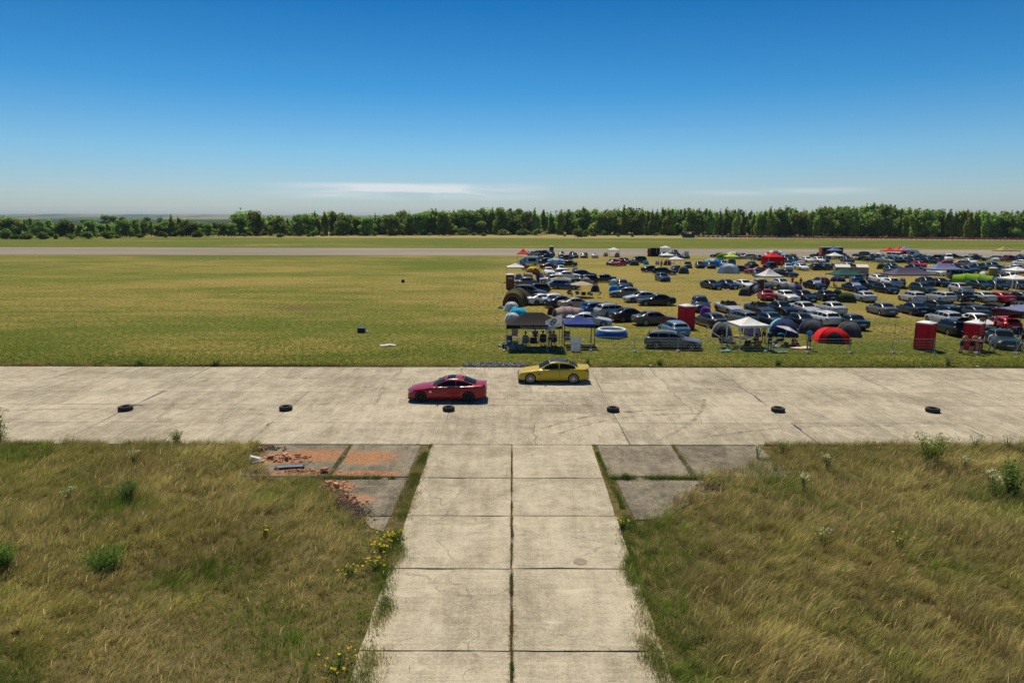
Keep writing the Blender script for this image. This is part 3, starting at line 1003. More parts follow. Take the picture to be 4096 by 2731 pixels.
def crown_arrays(kind, seed, n):
    """Leaf clumps of one crown (unit height): quads on the shells of many lobes."""
    r = np.random.default_rng(seed)
    lobes = []
    if kind == 'poplar':
        for k in range(26):
            t = r.uniform(.08, .97)
            w = .185 * (math.sin(math.pi * min(1, (t * .80 + .16))) ** .6)
            a = r.uniform(0, 6.28)
            d = w * r.uniform(.2, .75)
            lobes.append((d * math.cos(a), d * math.sin(a), t * .93, w * r.uniform(.25, .5), r.uniform(.09, .17)))
    elif kind == 'broad':
        for k in range(22):
            t = r.uniform(.16, .92)
            w = .42 * math.sin(math.pi * min(1, .16 + t * .80)) ** .55
            a = r.uniform(0, 6.28)
            d = w * r.uniform(.15, .8)
            lobes.append((d * math.cos(a), d * math.sin(a), t * .9, w * r.uniform(.28, .5), r.uniform(.08, .15)))
    elif kind == 'pine':
        for k in range(16):
            t = k / 15
            w = .17 * (1.05 - t) + .02
            for q in range(2):
                a = r.uniform(0, 6.28)
                lobes.append((w * .5 * math.cos(a), w * .5 * math.sin(a), .22 + .75 * t, w * .8, .035))
    else:                                                     # bush
        for k in range(12):
            a, d = r.uniform(0, 6.28), r.uniform(0, .36)
            lobes.append((d * math.cos(a), d * math.sin(a), r.uniform(.25, .68) * (1 - d * .6), r.uniform(.16, .30), r.uniform(.18, .28)))
    lob = np.array(lobes)
    wt = lob[:, 3] ** 2
    i = r.choice(len(lob), n, p=wt / wt.sum())
    dirs = r.normal(size=(n, 3))
    dirs /= np.linalg.norm(dirs, axis=1)[:, None]
    rad = r.uniform(.60, 1.12, n)[:, None]
    c = lob[i, :3] + dirs * rad * np.stack([lob[i, 3], lob[i, 3], lob[i, 4]], 1)
    c[:, 2] = np.maximum(c[:, 2], .03)
    nrm = dirs + r.normal(0, .8, (n, 3)) + np.array([0, 0, .25])
    nrm /= np.linalg.norm(nrm, axis=1)[:, None]
    t1 = np.cross(nrm, r.normal(size=(n, 3)))
    t1 /= np.linalg.norm(t1, axis=1)[:, None]
    t2 = np.cross(nrm, t1)
    s = {'poplar': .021, 'broad': .026, 'pine': .022, 'bush': .055}[kind] * r.uniform(.6, 1.5, n)[:, None]
    P = np.stack([c - t1 * s - t2 * s * .5, c + t1 * s * .3 - t2 * s, c + t1 * s + t2 * s * .6, c - t1 * s * .2 + t2 * s], 1)
    base = {'poplar': (.275, .385, .070), 'broad': (.195, .290, .058), 'pine': (.065, .110, .046), 'bush': (.135, .200, .038)}[kind]
    lv = r.uniform(.82, 1.2, len(lob))
    colr = np.array(base)[None] * lv[i][:, None] * r.uniform(.7, 1.35, (n, 1))
    return P, colr


def quads_mesh(name, P, colr, m):
    n = len(P)
    me = bpy.data.meshes.new(name)
    me.vertices.add(n * 4)
    me.vertices.foreach_set('co', P.astype(np.float32).ravel())
    me.loops.add(n * 4)
    me.loops.foreach_set('vertex_index', np.arange(n * 4, dtype=np.int32))
    me.polygons.add(n)
    me.polygons.foreach_set('loop_start', np.arange(n, dtype=np.int32) * 4)
    me.update(calc_edges=True)
    ca = me.color_attributes.new('Col', 'FLOAT_COLOR', 'POINT')
    c = np.ones((n, 4, 4), np.float32)
    c[:, :, :3] = colr[:, None, :]
    ca.data.foreach_set('color', c.ravel())
    me.materials.append(m)
    return me


def trunk_mesh(kind, seed):
    r = random.Random(seed)
    mb = MB()
    top = {'poplar': .8, 'broad': .6, 'pine': .9, 'bush': .4}[kind]
    rad = {'poplar': .016, 'broad': .024, 'pine': .014, 'bush': .02}[kind]
    mb.tube([(0, 0, -.01), (r.uniform(-.01, .01), r.uniform(-.01, .01), top * .5), (r.uniform(-.02, .02), 0, top)], [rad, rad * .7, rad * .2], 6)
    for k in range(6):
        a, z = r.uniform(0, 6.28), r.uniform(.18, top * .8)
        l = {'poplar': .12, 'broad': .28, 'pine': .10, 'bush': .25}[kind] * r.uniform(.6, 1)
        mb.tube([(0, 0, z), (l * .5 * math.cos(a), l * .5 * math.sin(a), z + l * .35), (l * math.cos(a), l * math.sin(a), z + l * .8)], [rad * .45, rad * .3, rad * .1], 4)
    return mb.mesh('trunk', M_BARK, True)


TREE = {}
for kind, n, reps in (('poplar', 2600, 6), ('broad', 3200, 6), ('pine', 1500, 2), ('bush', 1100, 4)):
    TREE[kind] = [(quads_mesh('crown', *crown_arrays(kind, 100 * len(kind) + s, n), M_LEAF), trunk_mesh(kind, s)) for s in range(reps)]

# skyline of the wood as (photo x, tree-top y); the wood edge as (photo x, foot y)
SKYLINE = [(0, 872), (45, 857), (70, 872), (150, 874), (190, 872), (235, 884), (265, 872), (300, 888), (330, 890), (365, 870), (400, 886), (430, 888), (505, 870), (560, 876), (600, 884),
           (640, 888), (690, 864), (735, 868), (760, 884), (930, 885), (950, 850), (985, 830), (1030, 836), (1050, 866), (1095, 857), (1150, 862), (1168, 890), (1185, 857), (1200, 851), (1300, 846), (1380, 848), (1438, 863),
           (1500, 857), (1520, 860), (1600, 834), (1640, 846), (1690, 840), (1735, 832), (1800, 840), (1910, 830), (2020, 832), (2075, 834), (2145, 837), (2210, 849), (2265, 835), (2318, 828), (2375, 831), (2420, 840),
           (2505, 825), (2545, 834), (2600, 840), (2682, 834), (2765, 836), (2880, 844), (2912, 834), (2970, 840), (3007, 850), (3077, 836), (3153, 831), (3198, 841), (3236, 844), (3284, 822), (3330, 834), (3370, 822),
           (3427, 828), (3503, 816), (3541, 822), (3580, 831), (3618, 831), (3669, 841), (3732, 829), (3764, 844), (3870, 841), (3980, 846), (4096, 848)]
FOOT = [(0, 952), (1200, 944), (2048, 939), (2600, 941), (3000, 944), (4096, 955)]


def ip(tab, x):
    return float(np.interp(x, [p[0] for p in tab], [p[1] for p in tab]))


wood_rng = random.Random(5)
GROVE = []                                                    # (px, foot_y, top_y, kind, width factor)
x = -40.0
while x < 4140:
    top = ip(SKYLINE, x) + wood_rng.uniform(-2, 5)
    foot = ip(FOOT, x) + wood_rng.uniform(-3, 1)
    hgt = foot - top
    if 770 < x < 925:                                         # low gap with the blue hills behind
        kind, top = 'broad', 884 + wood_rng.uniform(-3, 4)
        stp = wood_rng.uniform(24, 34)
    elif 930 < x < 1050:
        kind, stp = 'broad', 62
    elif x > 2560:
        kind = 'poplar' if wood_rng.random() < .8 else 'broad'
        stp = wood_rng.uniform(17, 27)
    else:
        kind = 'broad' if wood_rng.random() < .62 else 'poplar'
        stp = wood_rng.uniform(26, 42)
    GROVE.append((x, foot, top, kind, wood_rng.uniform(.9, 1.25)))
    x += stp
ranks = {}
for (px, foot, top, kind, wf) in GROVE:
    X, Y, dep = ground(px, foot)
    hm = (foot - top) / FPX * dep * 1.02
    cr_, tk = wood_rng.choice(TREE[kind])
    ranks[kind] = ranks.get(kind, 0) + 1
    word = {'poplar': 'slim upright leafy tree', 'broad': 'round-crowned leafy tree'}[kind]
    o = thing('poplar_tree' if kind == 'poplar' else 'deciduous_tree', '%s, %s of its shape from the left along the wood edge' % (word, ordinal(ranks[kind])), 'tree', (X, Y, 0),
              wood_rng.uniform(0, 6.28), 'trees along the wood edge')
    o.scale = (hm * wf, hm * wf, hm)
    put('crown', cr_, o)
    put('trunk', tk, o)
# bushes in front of the wood: measured (photo x, foot y, height in px)
BUSHES = [(25, 956, 42), (60, 957, 30), (110, 957, 32), (170, 957, 30), (225, 956, 36), (285, 957, 38), (350, 956, 36), (430, 955, 34), (470, 953, 20), (560, 951, 24), (655, 952, 36), (695, 947, 26), (735, 947, 22),
          (790, 949, 34), (835, 935, 26), (905, 937, 20), (975, 948, 26), (1015, 940, 22), (1045, 941, 20), (1080, 937, 18), (1120, 949, 22), (1158, 945, 14), (1195, 944, 18), (1235, 947, 18), (1258, 946, 28), (1290, 945, 22),
          (1330, 944, 18), (1372, 940, 18), (1455, 944, 22), (1500, 944, 24), (1575, 942, 36), (1640, 941, 30), (1700, 941, 32), (1720, 944, 16), (1770, 942, 26), (1850, 941, 30), (1895, 942, 20), (1932, 944, 18), (2010, 941, 30),
          (2090, 942, 40), (2150, 942, 42), (2235, 939, 18), (2258, 947, 16), (2312, 948, 46), (2345, 947, 36), (2375, 945, 20), (2415, 942, 26), (2470, 947, 16), (2530, 948, 16), (2625, 944, 14), (2680, 942, 16), (2740, 944, 10),
          (3095, 944, 14), (3215, 944, 30), (3260, 944, 16), (3380, 947, 14), (3475, 947, 16), (3700, 950, 26), (3720, 951, 16), (3950, 952, 14), (4040, 953, 18)]
for i, (px, foot, hp) in enumerate(BUSHES):
    X, Y, dep = ground(px, foot)
    hm = hp / FPX * dep * 1.05
    cr_, tk = wood_rng.choice(TREE['bush'])
    o = thing('bush', 'round green bush before the wood, %s from the left' % ordinal(i + 1), 'bush', (X, Y, 0), wood_rng.uniform(0, 6.28), 'bushes before the wood')
    w = wood_rng.uniform(.8, 1.7)
    hm *= wood_rng.uniform(.7, 1.15)
    o.scale = (hm * w, hm * w, hm)
    put('crown', cr_, o)
    put('trunk', tk, o)
# the depth of the wood behind its front trees: one mass nobody could count
PP, CC = [], []
for k in range(420):
    px = wood_rng.uniform(-100, 4200)
    if 770 < px < 925 or px < 900 and wood_rng.random() < .45:
        continue
    foot = ip(FOOT, px)
    X, Y, dep = ground(px, foot)
    deep = wood_rng.uniform(10, 55)
    X, Y = X * (1 + deep / Y), Y + deep
    pine = px > 2400 and wood_rng.random() < .45
    tp = ip(SKYLINE, px) + (wood_rng.uniform(2, 9) if not pine else wood_rng.uniform(-2, 6))
    hm = (foot - tp) / FPX * dep * (1 + deep / dep) * wood_rng.uniform(.88, 1.0)
    P, c = crown_arrays('pine' if pine else ('poplar' if wood_rng.random() < .5 else 'broad'), 900 + k, 420)
    P = (P - P.mean(axis=1, keepdims=True)) * 1.5 + P.mean(axis=1, keepdims=True)
    P = P * np.array([hm * 1.25, hm * 1.25, hm]) + np.array([X, Y, 0])
    PP.append(P)
    CC.append(c)
wood = put('woodland', quads_mesh('woodland', np.concatenate(PP), np.concatenate(CC), M_LEAF))
tag(wood, 'dark mass of the wood behind its front trees', 'woodland', kind='stuff')
# undergrowth closing the foot of the wood
PP, CC = [], []
for k in range(260):
    px = wood_rng.uniform(-60, 4160)
    X, Y, dep = ground(px, ip(FOOT, px) - 1.5)
    if 770 < px < 925 and wood_rng.random() < .3:
        continue
    hm = wood_rng.uniform(2.0, 4.6)
    P, c = crown_arrays('bush', 3000 + k, 130)
    PP.append(((P - P.mean(axis=1, keepdims=True)) * 1.6 + P.mean(axis=1, keepdims=True)) * np.array([hm * 1.6, hm * 1.2, hm]) + np.array([X, Y + wood_rng.uniform(0, 14), 0]))
    CC.append(c * .85)
tag(put('undergrowth', quads_mesh('undergrowth', np.concatenate(PP), np.concatenate(CC), M_LEAF)), 'green undergrowth at the foot of the wood', 'undergrowth', kind='stuff')
# looser trees farther off on the left, seen over the front ones
FARTREES = [(335, 905, 872), (360, 905, 874), (425, 903, 856), (455, 903, 858), (488, 903, 864), (590, 903, 864), (640, 903, 866), (545, 904, 874), (250, 905, 874), (690, 903, 872), (20, 906, 872), (150, 906, 875), (105, 906, 873)]
for i, (px, foot, top) in enumerate(FARTREES):
    X, Y, dep = ground(px, foot)
    hm = (foot - top) / FPX * dep
    cr_, tk = wood_rng.choice(TREE['broad'])
    o = thing('deciduous_tree', 'distant hazy round tree showing over the wood, %s from the left' % ordinal(1 + sorted(t[0] for t in FARTREES).index(px)), 'tree', (X, Y, 0), wood_rng.uniform(0, 6.28), 'distant trees on the left')
    o.scale = (hm * 1.3, hm * 1.3, hm)
    put('crown', cr_, o)
    put('trunk', tk, o)
# hills on the horizon
M_HILL = NG('hill_cover')
hc = M_HILL.mix(M_HILL.step(M_HILL.noise(.0016, 5, .6, (1, .35, 1)), .42, .58), (.055, .085, .03), (.24, .21, .09))
M_HILL = M_HILL.finish(hc, .95)
for dist, top, seed in ((6500, 34, 3), (9000, 62, 8)):
    rr = np.random.default_rng(seed)
    xs_ = np.linspace(-9000, 9000, 121)
    hh = top * (.55 + .45 * wav(xs_, xs_ * 0, seed, .00022))
    vv, ff = [], []
    for i, xx in enumerate(xs_):
        vv += [(xx, dist - 700, -2), (xx, dist - 250, hh[i] * .7), (xx, dist, hh[i]), (xx, dist + 500, -5)]
    for i in range(120):
        for q in range(3):
            ff.append((i * 4 + q, (i + 1) * 4 + q, (i + 1) * 4 + q + 1, i * 4 + q + 1))
    tag(MB().add(vv, ff).build('hills', M_HILL, smooth=True), kind='structure')
HAZE = True
if HAZE:
    hz = MB().box((0, 11300, 44), (22000, 24600, 92)).build('haze', None)
    m = bpy.data.materials.new('haze_air')
    m.use_nodes = True
    m.node_tree.nodes.clear()
    mo = m.node_tree.nodes.new('ShaderNodeOutputMaterial')
    pv = m.node_tree.nodes.new('ShaderNodeVolumePrincipled')
    pv.inputs['Color'].default_value = (0.60, 0.82, 1.0, 1)
    pv.inputs['Density'].default_value = 0.00006
    pv.inputs['Anisotropy'].default_value = 0.0
    m.node_tree.links.new(pv.outputs[0], mo.inputs['Volume'])
    hz.data.materials.clear()
    hz.data.materials.append(m)
    tag(hz, 'thin summer haze over the airfield', 'haze', kind='stuff')


# ================================================================ cars
def lerp_tab(tab, x):
    return np.interp(x, [p[0] for p in tab], [p[1] for p in tab])


# side profiles: s = metres from the nose; top = centre-line height, belt = shoulder height, wid = half width, bot = underside
BASE = dict(
    belt=[(0, .50), (.05, .58), (.15, .66), (.5, .745), (1.0, .81), (1.35, .87), (2.0, .90), (3.0, .925), (4.0, .95), (4.45, .93), (4.58, .86), (4.65, .70)],
    wid=[(0, .58), (.04, .70), (.14, .79), (.4, .865), (.9, .895), (2.3, .905), (3.8, .89), (4.3, .845), (4.55, .77), (4.65, .66)],
    bot=[(0, .30), (.1, .21), (.5, .17), (4.2, .19), (4.5, .26), (4.65, .36)])
KINDS_CAR = {
    'sedan': dict(L=4.65, top=[(0, .54), (.05, .64), (.15, .725), (.5, .82), (1.0, .90), (1.32, .95), (1.75, 1.19), (2.08, 1.36), (2.45, 1.42), (2.9, 1.41), (3.3, 1.35), (3.65, 1.20), (3.95, 1.065), (4.1, 1.045), (4.48, 1.03), (4.6, .95), (4.65, .76)],
                  ws=(1.36, 2.06), rw=(3.32, 3.92), sw=[(1.55, 2.62), (2.70, 3.72)], wheels=(.80, 3.60)),
    'coupe': dict(L=4.60, top=[(0, .54), (.05, .64), (.15, .72), (.5, .81), (1.0, .885), (1.40, .93), (1.85, 1.16), (2.2, 1.32), (2.55, 1.375), (2.95, 1.36), (3.35, 1.28), (3.8, 1.12), (4.05, 1.04), (4.2, 1.03), (4.45, 1.02), (4.56, .94), (4.60, .76)],
                  ws=(1.44, 2.17), rw=(3.30, 4.0), sw=[(1.62, 2.80), (2.87, 3.80)], wheels=(.80, 3.58)),
    'wagon': dict(L=4.65, top=[(0, .54), (.05, .64), (.15, .725), (.5, .82), (1.0, .90), (1.32, .95), (1.75, 1.19), (2.08, 1.37), (2.45, 1.44), (3.2, 1.45), (3.9, 1.41), (4.2, 1.35), (4.42, 1.10), (4.55, .95), (4.62, .88), (4.65, .74)],
                  ws=(1.36, 2.06), rw=(4.20, 4.44), sw=[(1.55, 2.60), (2.68, 3.45), (3.52, 4.22)], wheels=(.80, 3.60)),
    'hatchback': dict(L=4.25, top=[(0, .54), (.05, .65), (.15, .73), (.5, .83), (.95, .91), (1.22, .96), (1.65, 1.21), (1.98, 1.38), (2.3, 1.43), (2.9, 1.43), (3.45, 1.38), (3.75, 1.30), (3.98, 1.08), (4.12, .96), (4.2, .88), (4.25, .74)],
                      ws=(1.26, 1.96), rw=(3.74, 4.0), sw=[(1.45, 2.50), (2.58, 3.60)], wheels=(.76, 3.42)),
    'suv': dict(L=4.60, zs=1.17, top=[(0, .58), (.05, .68), (.15, .76), (.5, .86), (1.0, .93), (1.28, .98), (1.7, 1.21), (2.0, 1.39), (2.35, 1.46), (3.2, 1.47), (3.95, 1.42), (4.2, 1.36), (4.42, 1.10), (4.52, .96), (4.57, .88), (4.6, .74)],
                ws=(1.32, 1.98), rw=(4.2, 4.44), sw=[(1.5, 2.55), (2.63, 3.42), (3.5, 4.2)], wheels=(.82, 3.62)),
    'van': dict(L=4.90, zs=1.22, top=[(0, .54), (.06, .68), (.2, .80), (.6, .90), (.85, .95), (1.2, 1.28), (1.45, 1.48), (1.8, 1.56), (3.2, 1.58), (4.6, 1.56), (4.78, 1.50), (4.84, 1.1), (4.88, .85), (4.9, .74)],
                ws=(.90, 1.44), rw=(4.79, 4.84), sw=[(1.12, 2.1), (2.25, 3.3), (3.45, 4.6)], wheels=(.85, 3.80)),
    'convertible': dict(L=4.45, top=[(0, .54), (.05, .64), (.15, .72), (.5, .81), (1.0, .885), (1.42, .93), (1.6, .90), (3.2, .92), (3.5, 1.0), (4.0, 1.03), (4.3, 1.01), (4.41, .93), (4.45, .76)],
                        ws=None, rw=None, sw=[], wheels=(.78, 3.45)),
    'saloon': dict(L=4.55, box=True, top=[(0, .62), (.04, .72), (.12, .80), (.5, .85), (1.1, .90), (1.40, .94), (1.75, 1.18), (2.0, 1.35), (2.3, 1.40), (2.9, 1.40), (3.2, 1.36), (3.5, 1.17), (3.68, 1.03), (3.8, 1.01), (4.40, .99), (4.5, .93), (4.55, .76)],
                   ws=(1.44, 1.98), rw=(3.22, 3.66), sw=[(1.6, 2.45), (2.53, 3.42)], wheels=(.78, 3.42)),
}


class Shell:
    """Lofted car skin: rings of half-section points at stations along the length (x forward)."""

    def __init__(s, spec):
        L = spec['L']
        zs = spec.get('zs', 1.0)
        k = L / 4.65
        crit = [p[0] for p in spec['top']]
        for a in (spec['ws'], spec['rw']):
            if a:
                crit += list(a)
        for a in spec['sw']:
            crit += list(a)
        crit += [w + d for w in spec['wheels'] for d in (-.42, 0, .42)] + [.25, .75, 1.2, 3.0, L - .25, L - .02]
        st = sorted(set(round(c, 3) for c in crit if 0 <= c <= L))
        s.st = [st[0]]
        for c in st[1:]:
            if c - s.st[-1] > .018:
                s.st.append(c)
        s.rings = []
        s.L = L
        for x in s.st:
            zt = float(lerp_tab(spec['top'], x)) * zs
            zb = float(lerp_tab(BASE['belt'], x / k)) * zs
            zb = min(zb, zt - .015)
            w = float(lerp_tab(BASE['wid'], x / k)) * (1.04 if zs > 1 else 1.0)
            if spec.get('box'):
                w = min(.86, w * 1.03)
            z0 = float(lerp_tab(BASE['bot'], x / k)) * (1.25 if zs > 1.1 else 1.0)
            h = zt - zb
            gq = max(0.0, min(1.0, (h - .06) / .26))
            wr = .615 if not spec.get('box') else .62
            if zs > 1.19:
                wr = .70
            fl = [(.90, .10), (.78, .45), (.60, .75), (.32, .94)]                          # bonnet / boot lid
            rf = [(.915 * w, .03), (wr + .03, .80), (wr - .06, .945), (wr * .55, .99)]     # cabin
            up = []
            for (fw, fz), (rw_, rz_) in zip(fl, rf):
                up.append((fw * w * (1 - gq) + rw_ * gq, zb + h * (fz * (1 - gq) + rz_ * gq)))
            zm = z0 + (zb - z0) * .55
            s.rings.append([(0, z0), (w * .84, z0), (w * .965, z0 + .07), (w * 1.0, zm), (w * .985, zb - .09), (w * .945, zb)] + up + [(0, zt)])

    def ring(s, x):
        x = max(s.st[0], min(s.st[-1], x))
        i = int(np.searchsorted(s.st, x))
        if i == 0:
            return s.rings[0]
        t = (x - s.st[i - 1]) / (s.st[i] - s.st[i - 1])
        return [(a[0] * (1 - t) + b[0] * t, a[1] * (1 - t) + b[1] * t) for a, b in zip(s.rings[i - 1], s.rings[i])]

    def pt(s, x, r, side=1):
        ring = s.ring(x)
        i = min(int(r), len(ring) - 2)
        t = r - i
        y = ring[i][0] * (1 - t) + ring[i + 1][0] * t
        z = ring[i][1] * (1 - t) + ring[i + 1][1] * t
        return Vector((s.L / 2 - x, side * y, z))

    def body(s):
        mb = MB()
        n = len(s.rings[0])
        full = []
        for x, ring in zip(s.st, s.rings):
            pts = [(s.L / 2 - x, y, z) for y, z in ring] + [(s.L / 2 - x, -y, z) for y, z in ring[-2:0:-1]]
            full.append(pts)
        m = len(full[0])
        v = [p for r in full for p in r]
        f = []
        for i in range(len(full) - 1):
            for k in range(m):
                f.append((i * m + k, i * m + (k + 1) % m, (i + 1) * m + (k + 1) % m, (i + 1) * m + k))
        f.append(tuple(range(m))[::-1])
        f.append(tuple(range((len(full) - 1) * m, len(full) * m)))
        mb.add(v, f)
        return mb

    def patch(s, xa, xb, ra, rb, side=1, off=.007, both=False, taper=None):
        """A panel lying on the skin between two stations and two ring positions."""
        xs = [xa] + [x for x in s.st if xa + .01 < x < xb - .01] + [xb]
        rs = [ra] + [float(r) for r in range(11) if ra + .02 < r < rb - .02] + [rb]
        sides = (1, -1) if both else (side,)
        cols = [(r, 1) for r in rs] + ([(r, -1) for r in rs[-2::-1]] if both else [])
        if not both:
            cols = [(r, side) for r in rs]
        rows = []
        for x in xs:
            row = []
            for r, sd in cols:
                p = s.pt(x, r, sd)
                e = .02
                du = s.pt(min(x + e, s.L), r, sd) - s.pt(max(x - e, 0), r, sd)
                dv = s.pt(x, min(r + .05, 9.999), sd) - s.pt(x, max(r - .05, 0), sd)
                nn = du.cross(dv)
                if nn.length < 1e-9:
                    nn = Vector((0, 0, 1))
                nn.normalize()
                if nn.dot(Vector((0, p.y, p.z - .5))) < 0:
                    nn = -nn
                row.append(p + nn * off)
            rows.append(row)
        w = len(cols)
        mb = MB()
        v = [p for r in rows for p in r]
        f = [(i * w + k, i * w + k + 1, (i + 1) * w + k + 1, (i + 1) * w + k) for i in range(len(rows) - 1) for k in range(w - 1)]
        mb.add(v, f)
        return mb


def wheel_meshes(r=.325, w=.21, spokes=5, rim_r=.235, rim_mat=None, double=False):
    t = MB()
    t.lathe([(rim_r, -w / 2), (r - .03, -w / 2), (r, -w / 2 + .035), (r, w / 2 - .035), (r - .03, w / 2), (rim_r, w / 2)], 20, axis='Y')
    tyre = t.mesh('tyre', TYRE, True, 40)
    q = MB()
    q.lathe([(rim_r + .004, w / 2 - .004), (rim_r - .02, w / 2 - .002), (rim_r - .03, w / 2 - .035), (rim_r - .035, -w / 2 + .02), (.02, -w / 2 + .02)], 20, axis='Y', m=0)
    for sg in (1,):
        for k in range(spokes):
            for d in ((-.13, .13) if double else (0,)):
                a = 2 * math.pi * k / spokes + d
                a2 = 2 * math.pi * k / spokes + d * 1.4
                q.tube([(.045 * math.cos(a), w / 2 - .03, .045 * math.sin(a)), ((rim_r - .02) * math.cos(a2), w / 2 - .018, (rim_r - .02) * math.sin(a2))],
                       [.026 if not double else .016, .018 if not double else .013], 4)
        q.lathe([(.065, w / 2 - .03), (.055, w / 2 - .012), (0.001, w / 2 - .010)], 10, axis='Y')
    rim = q.mesh('rim', rim_mat or RIM, True, 40)
    b = MB()
    b.lathe([(.001, -.02), (rim_r * .88, -.02), (rim_r * .88, .0), (.001, .0)], 14, axis='Y')
    return tyre, rim, b.mesh('brake_disc', DARKM)


WHEEL = wheel_meshes()
WHEEL_DARK = wheel_meshes(r=.335, rim_r=.255, spokes=5, rim_mat=RIMBLK, double=True)
WHEEL_FINE = wheel_meshes(r=.335, rim_r=.262, spokes=10, rim_mat=RIM, double=False)
FARWHEEL = MB()
FARWHEEL.lathe([(.235, .105), (.30, .105), (.325, .07), (.325, -.105), (.1, -.105)], 14, axis='Y', m=0)
FARWHEEL.lathe([(.001, .09), (.20, .085), (.236, .104)][::-1], 14, axis='Y', m=1)
FARWHEEL = FARWHEEL.mesh('wheel', [TYRE, RIM], True, 40)


def cut_arches(mb, spec):
    me = mb.mesh('body', [PAINT, BLACKPL])
    bm = bmesh.new()
    bm.from_mesh(me)
    bmesh.ops.recalc_face_normals(bm, faces=bm.faces)
    bm.to_mesh(me)
    bm.free()
    o = put('body', me)
    cuts = []
    zs = spec.get('zs', 1.0)
    for x in spec['wheels']:
        for sd in (-1, 1):
            c = MB()
            n = 22
            rr = .372 if zs == 1 else .40
            c.lathe([(.001, -.26), (rr, -.26), (rr, .40), (.001, .40)], n, c=(spec['L'] / 2 - x, 0, .325 if zs == 1 else .35), axis='Y')
            cm = c.mesh('cut', [BLACKPL])
            b2 = bmesh.new()
            b2.from_mesh(cm)
            bmesh.ops.remove_doubles(b2, verts=b2.verts, dist=.002)
            bmesh.ops.recalc_face_normals(b2, faces=b2.faces)
            b2.to_mesh(cm)
            b2.free()
            co = put('cut', cm, None, (0, sd * .92, 0), (0, 0, 0))
            cuts.append(co)
            md = o.modifiers.new('arch', 'BOOLEAN')
            md.object = co
            md.operation = 'DIFFERENCE'
            md.solver = 'EXACT'
            md.material_mode = 'TRANSFER'
    dg = bpy.context.evaluated_depsgraph_get()
    dg.update()
    out = bpy.data.meshes.new_from_object(o.evaluated_get(dg))
    out.name = 'body'
    for c in cuts + [o]:
        bpy.data.objects.remove(c)
    out.polygons.foreach_set('use_smooth', [True] * len(out.polygons))
    out.set_sharp_from_angle(angle=R(34))
    return out


def box_mesh(name, d, m, bev=0.0):
    mb = MB().box((0, 0, 0), d)
    me = mb.mesh(name, m)
    if bev:
        bm = bmesh.new()
        bm.from_mesh(me)
        bmesh.ops.bevel(bm, geom=list(bm.edges), offset=bev, segments=2, affect='EDGES')
        bm.to_mesh(me)
        bm.free()
    return me


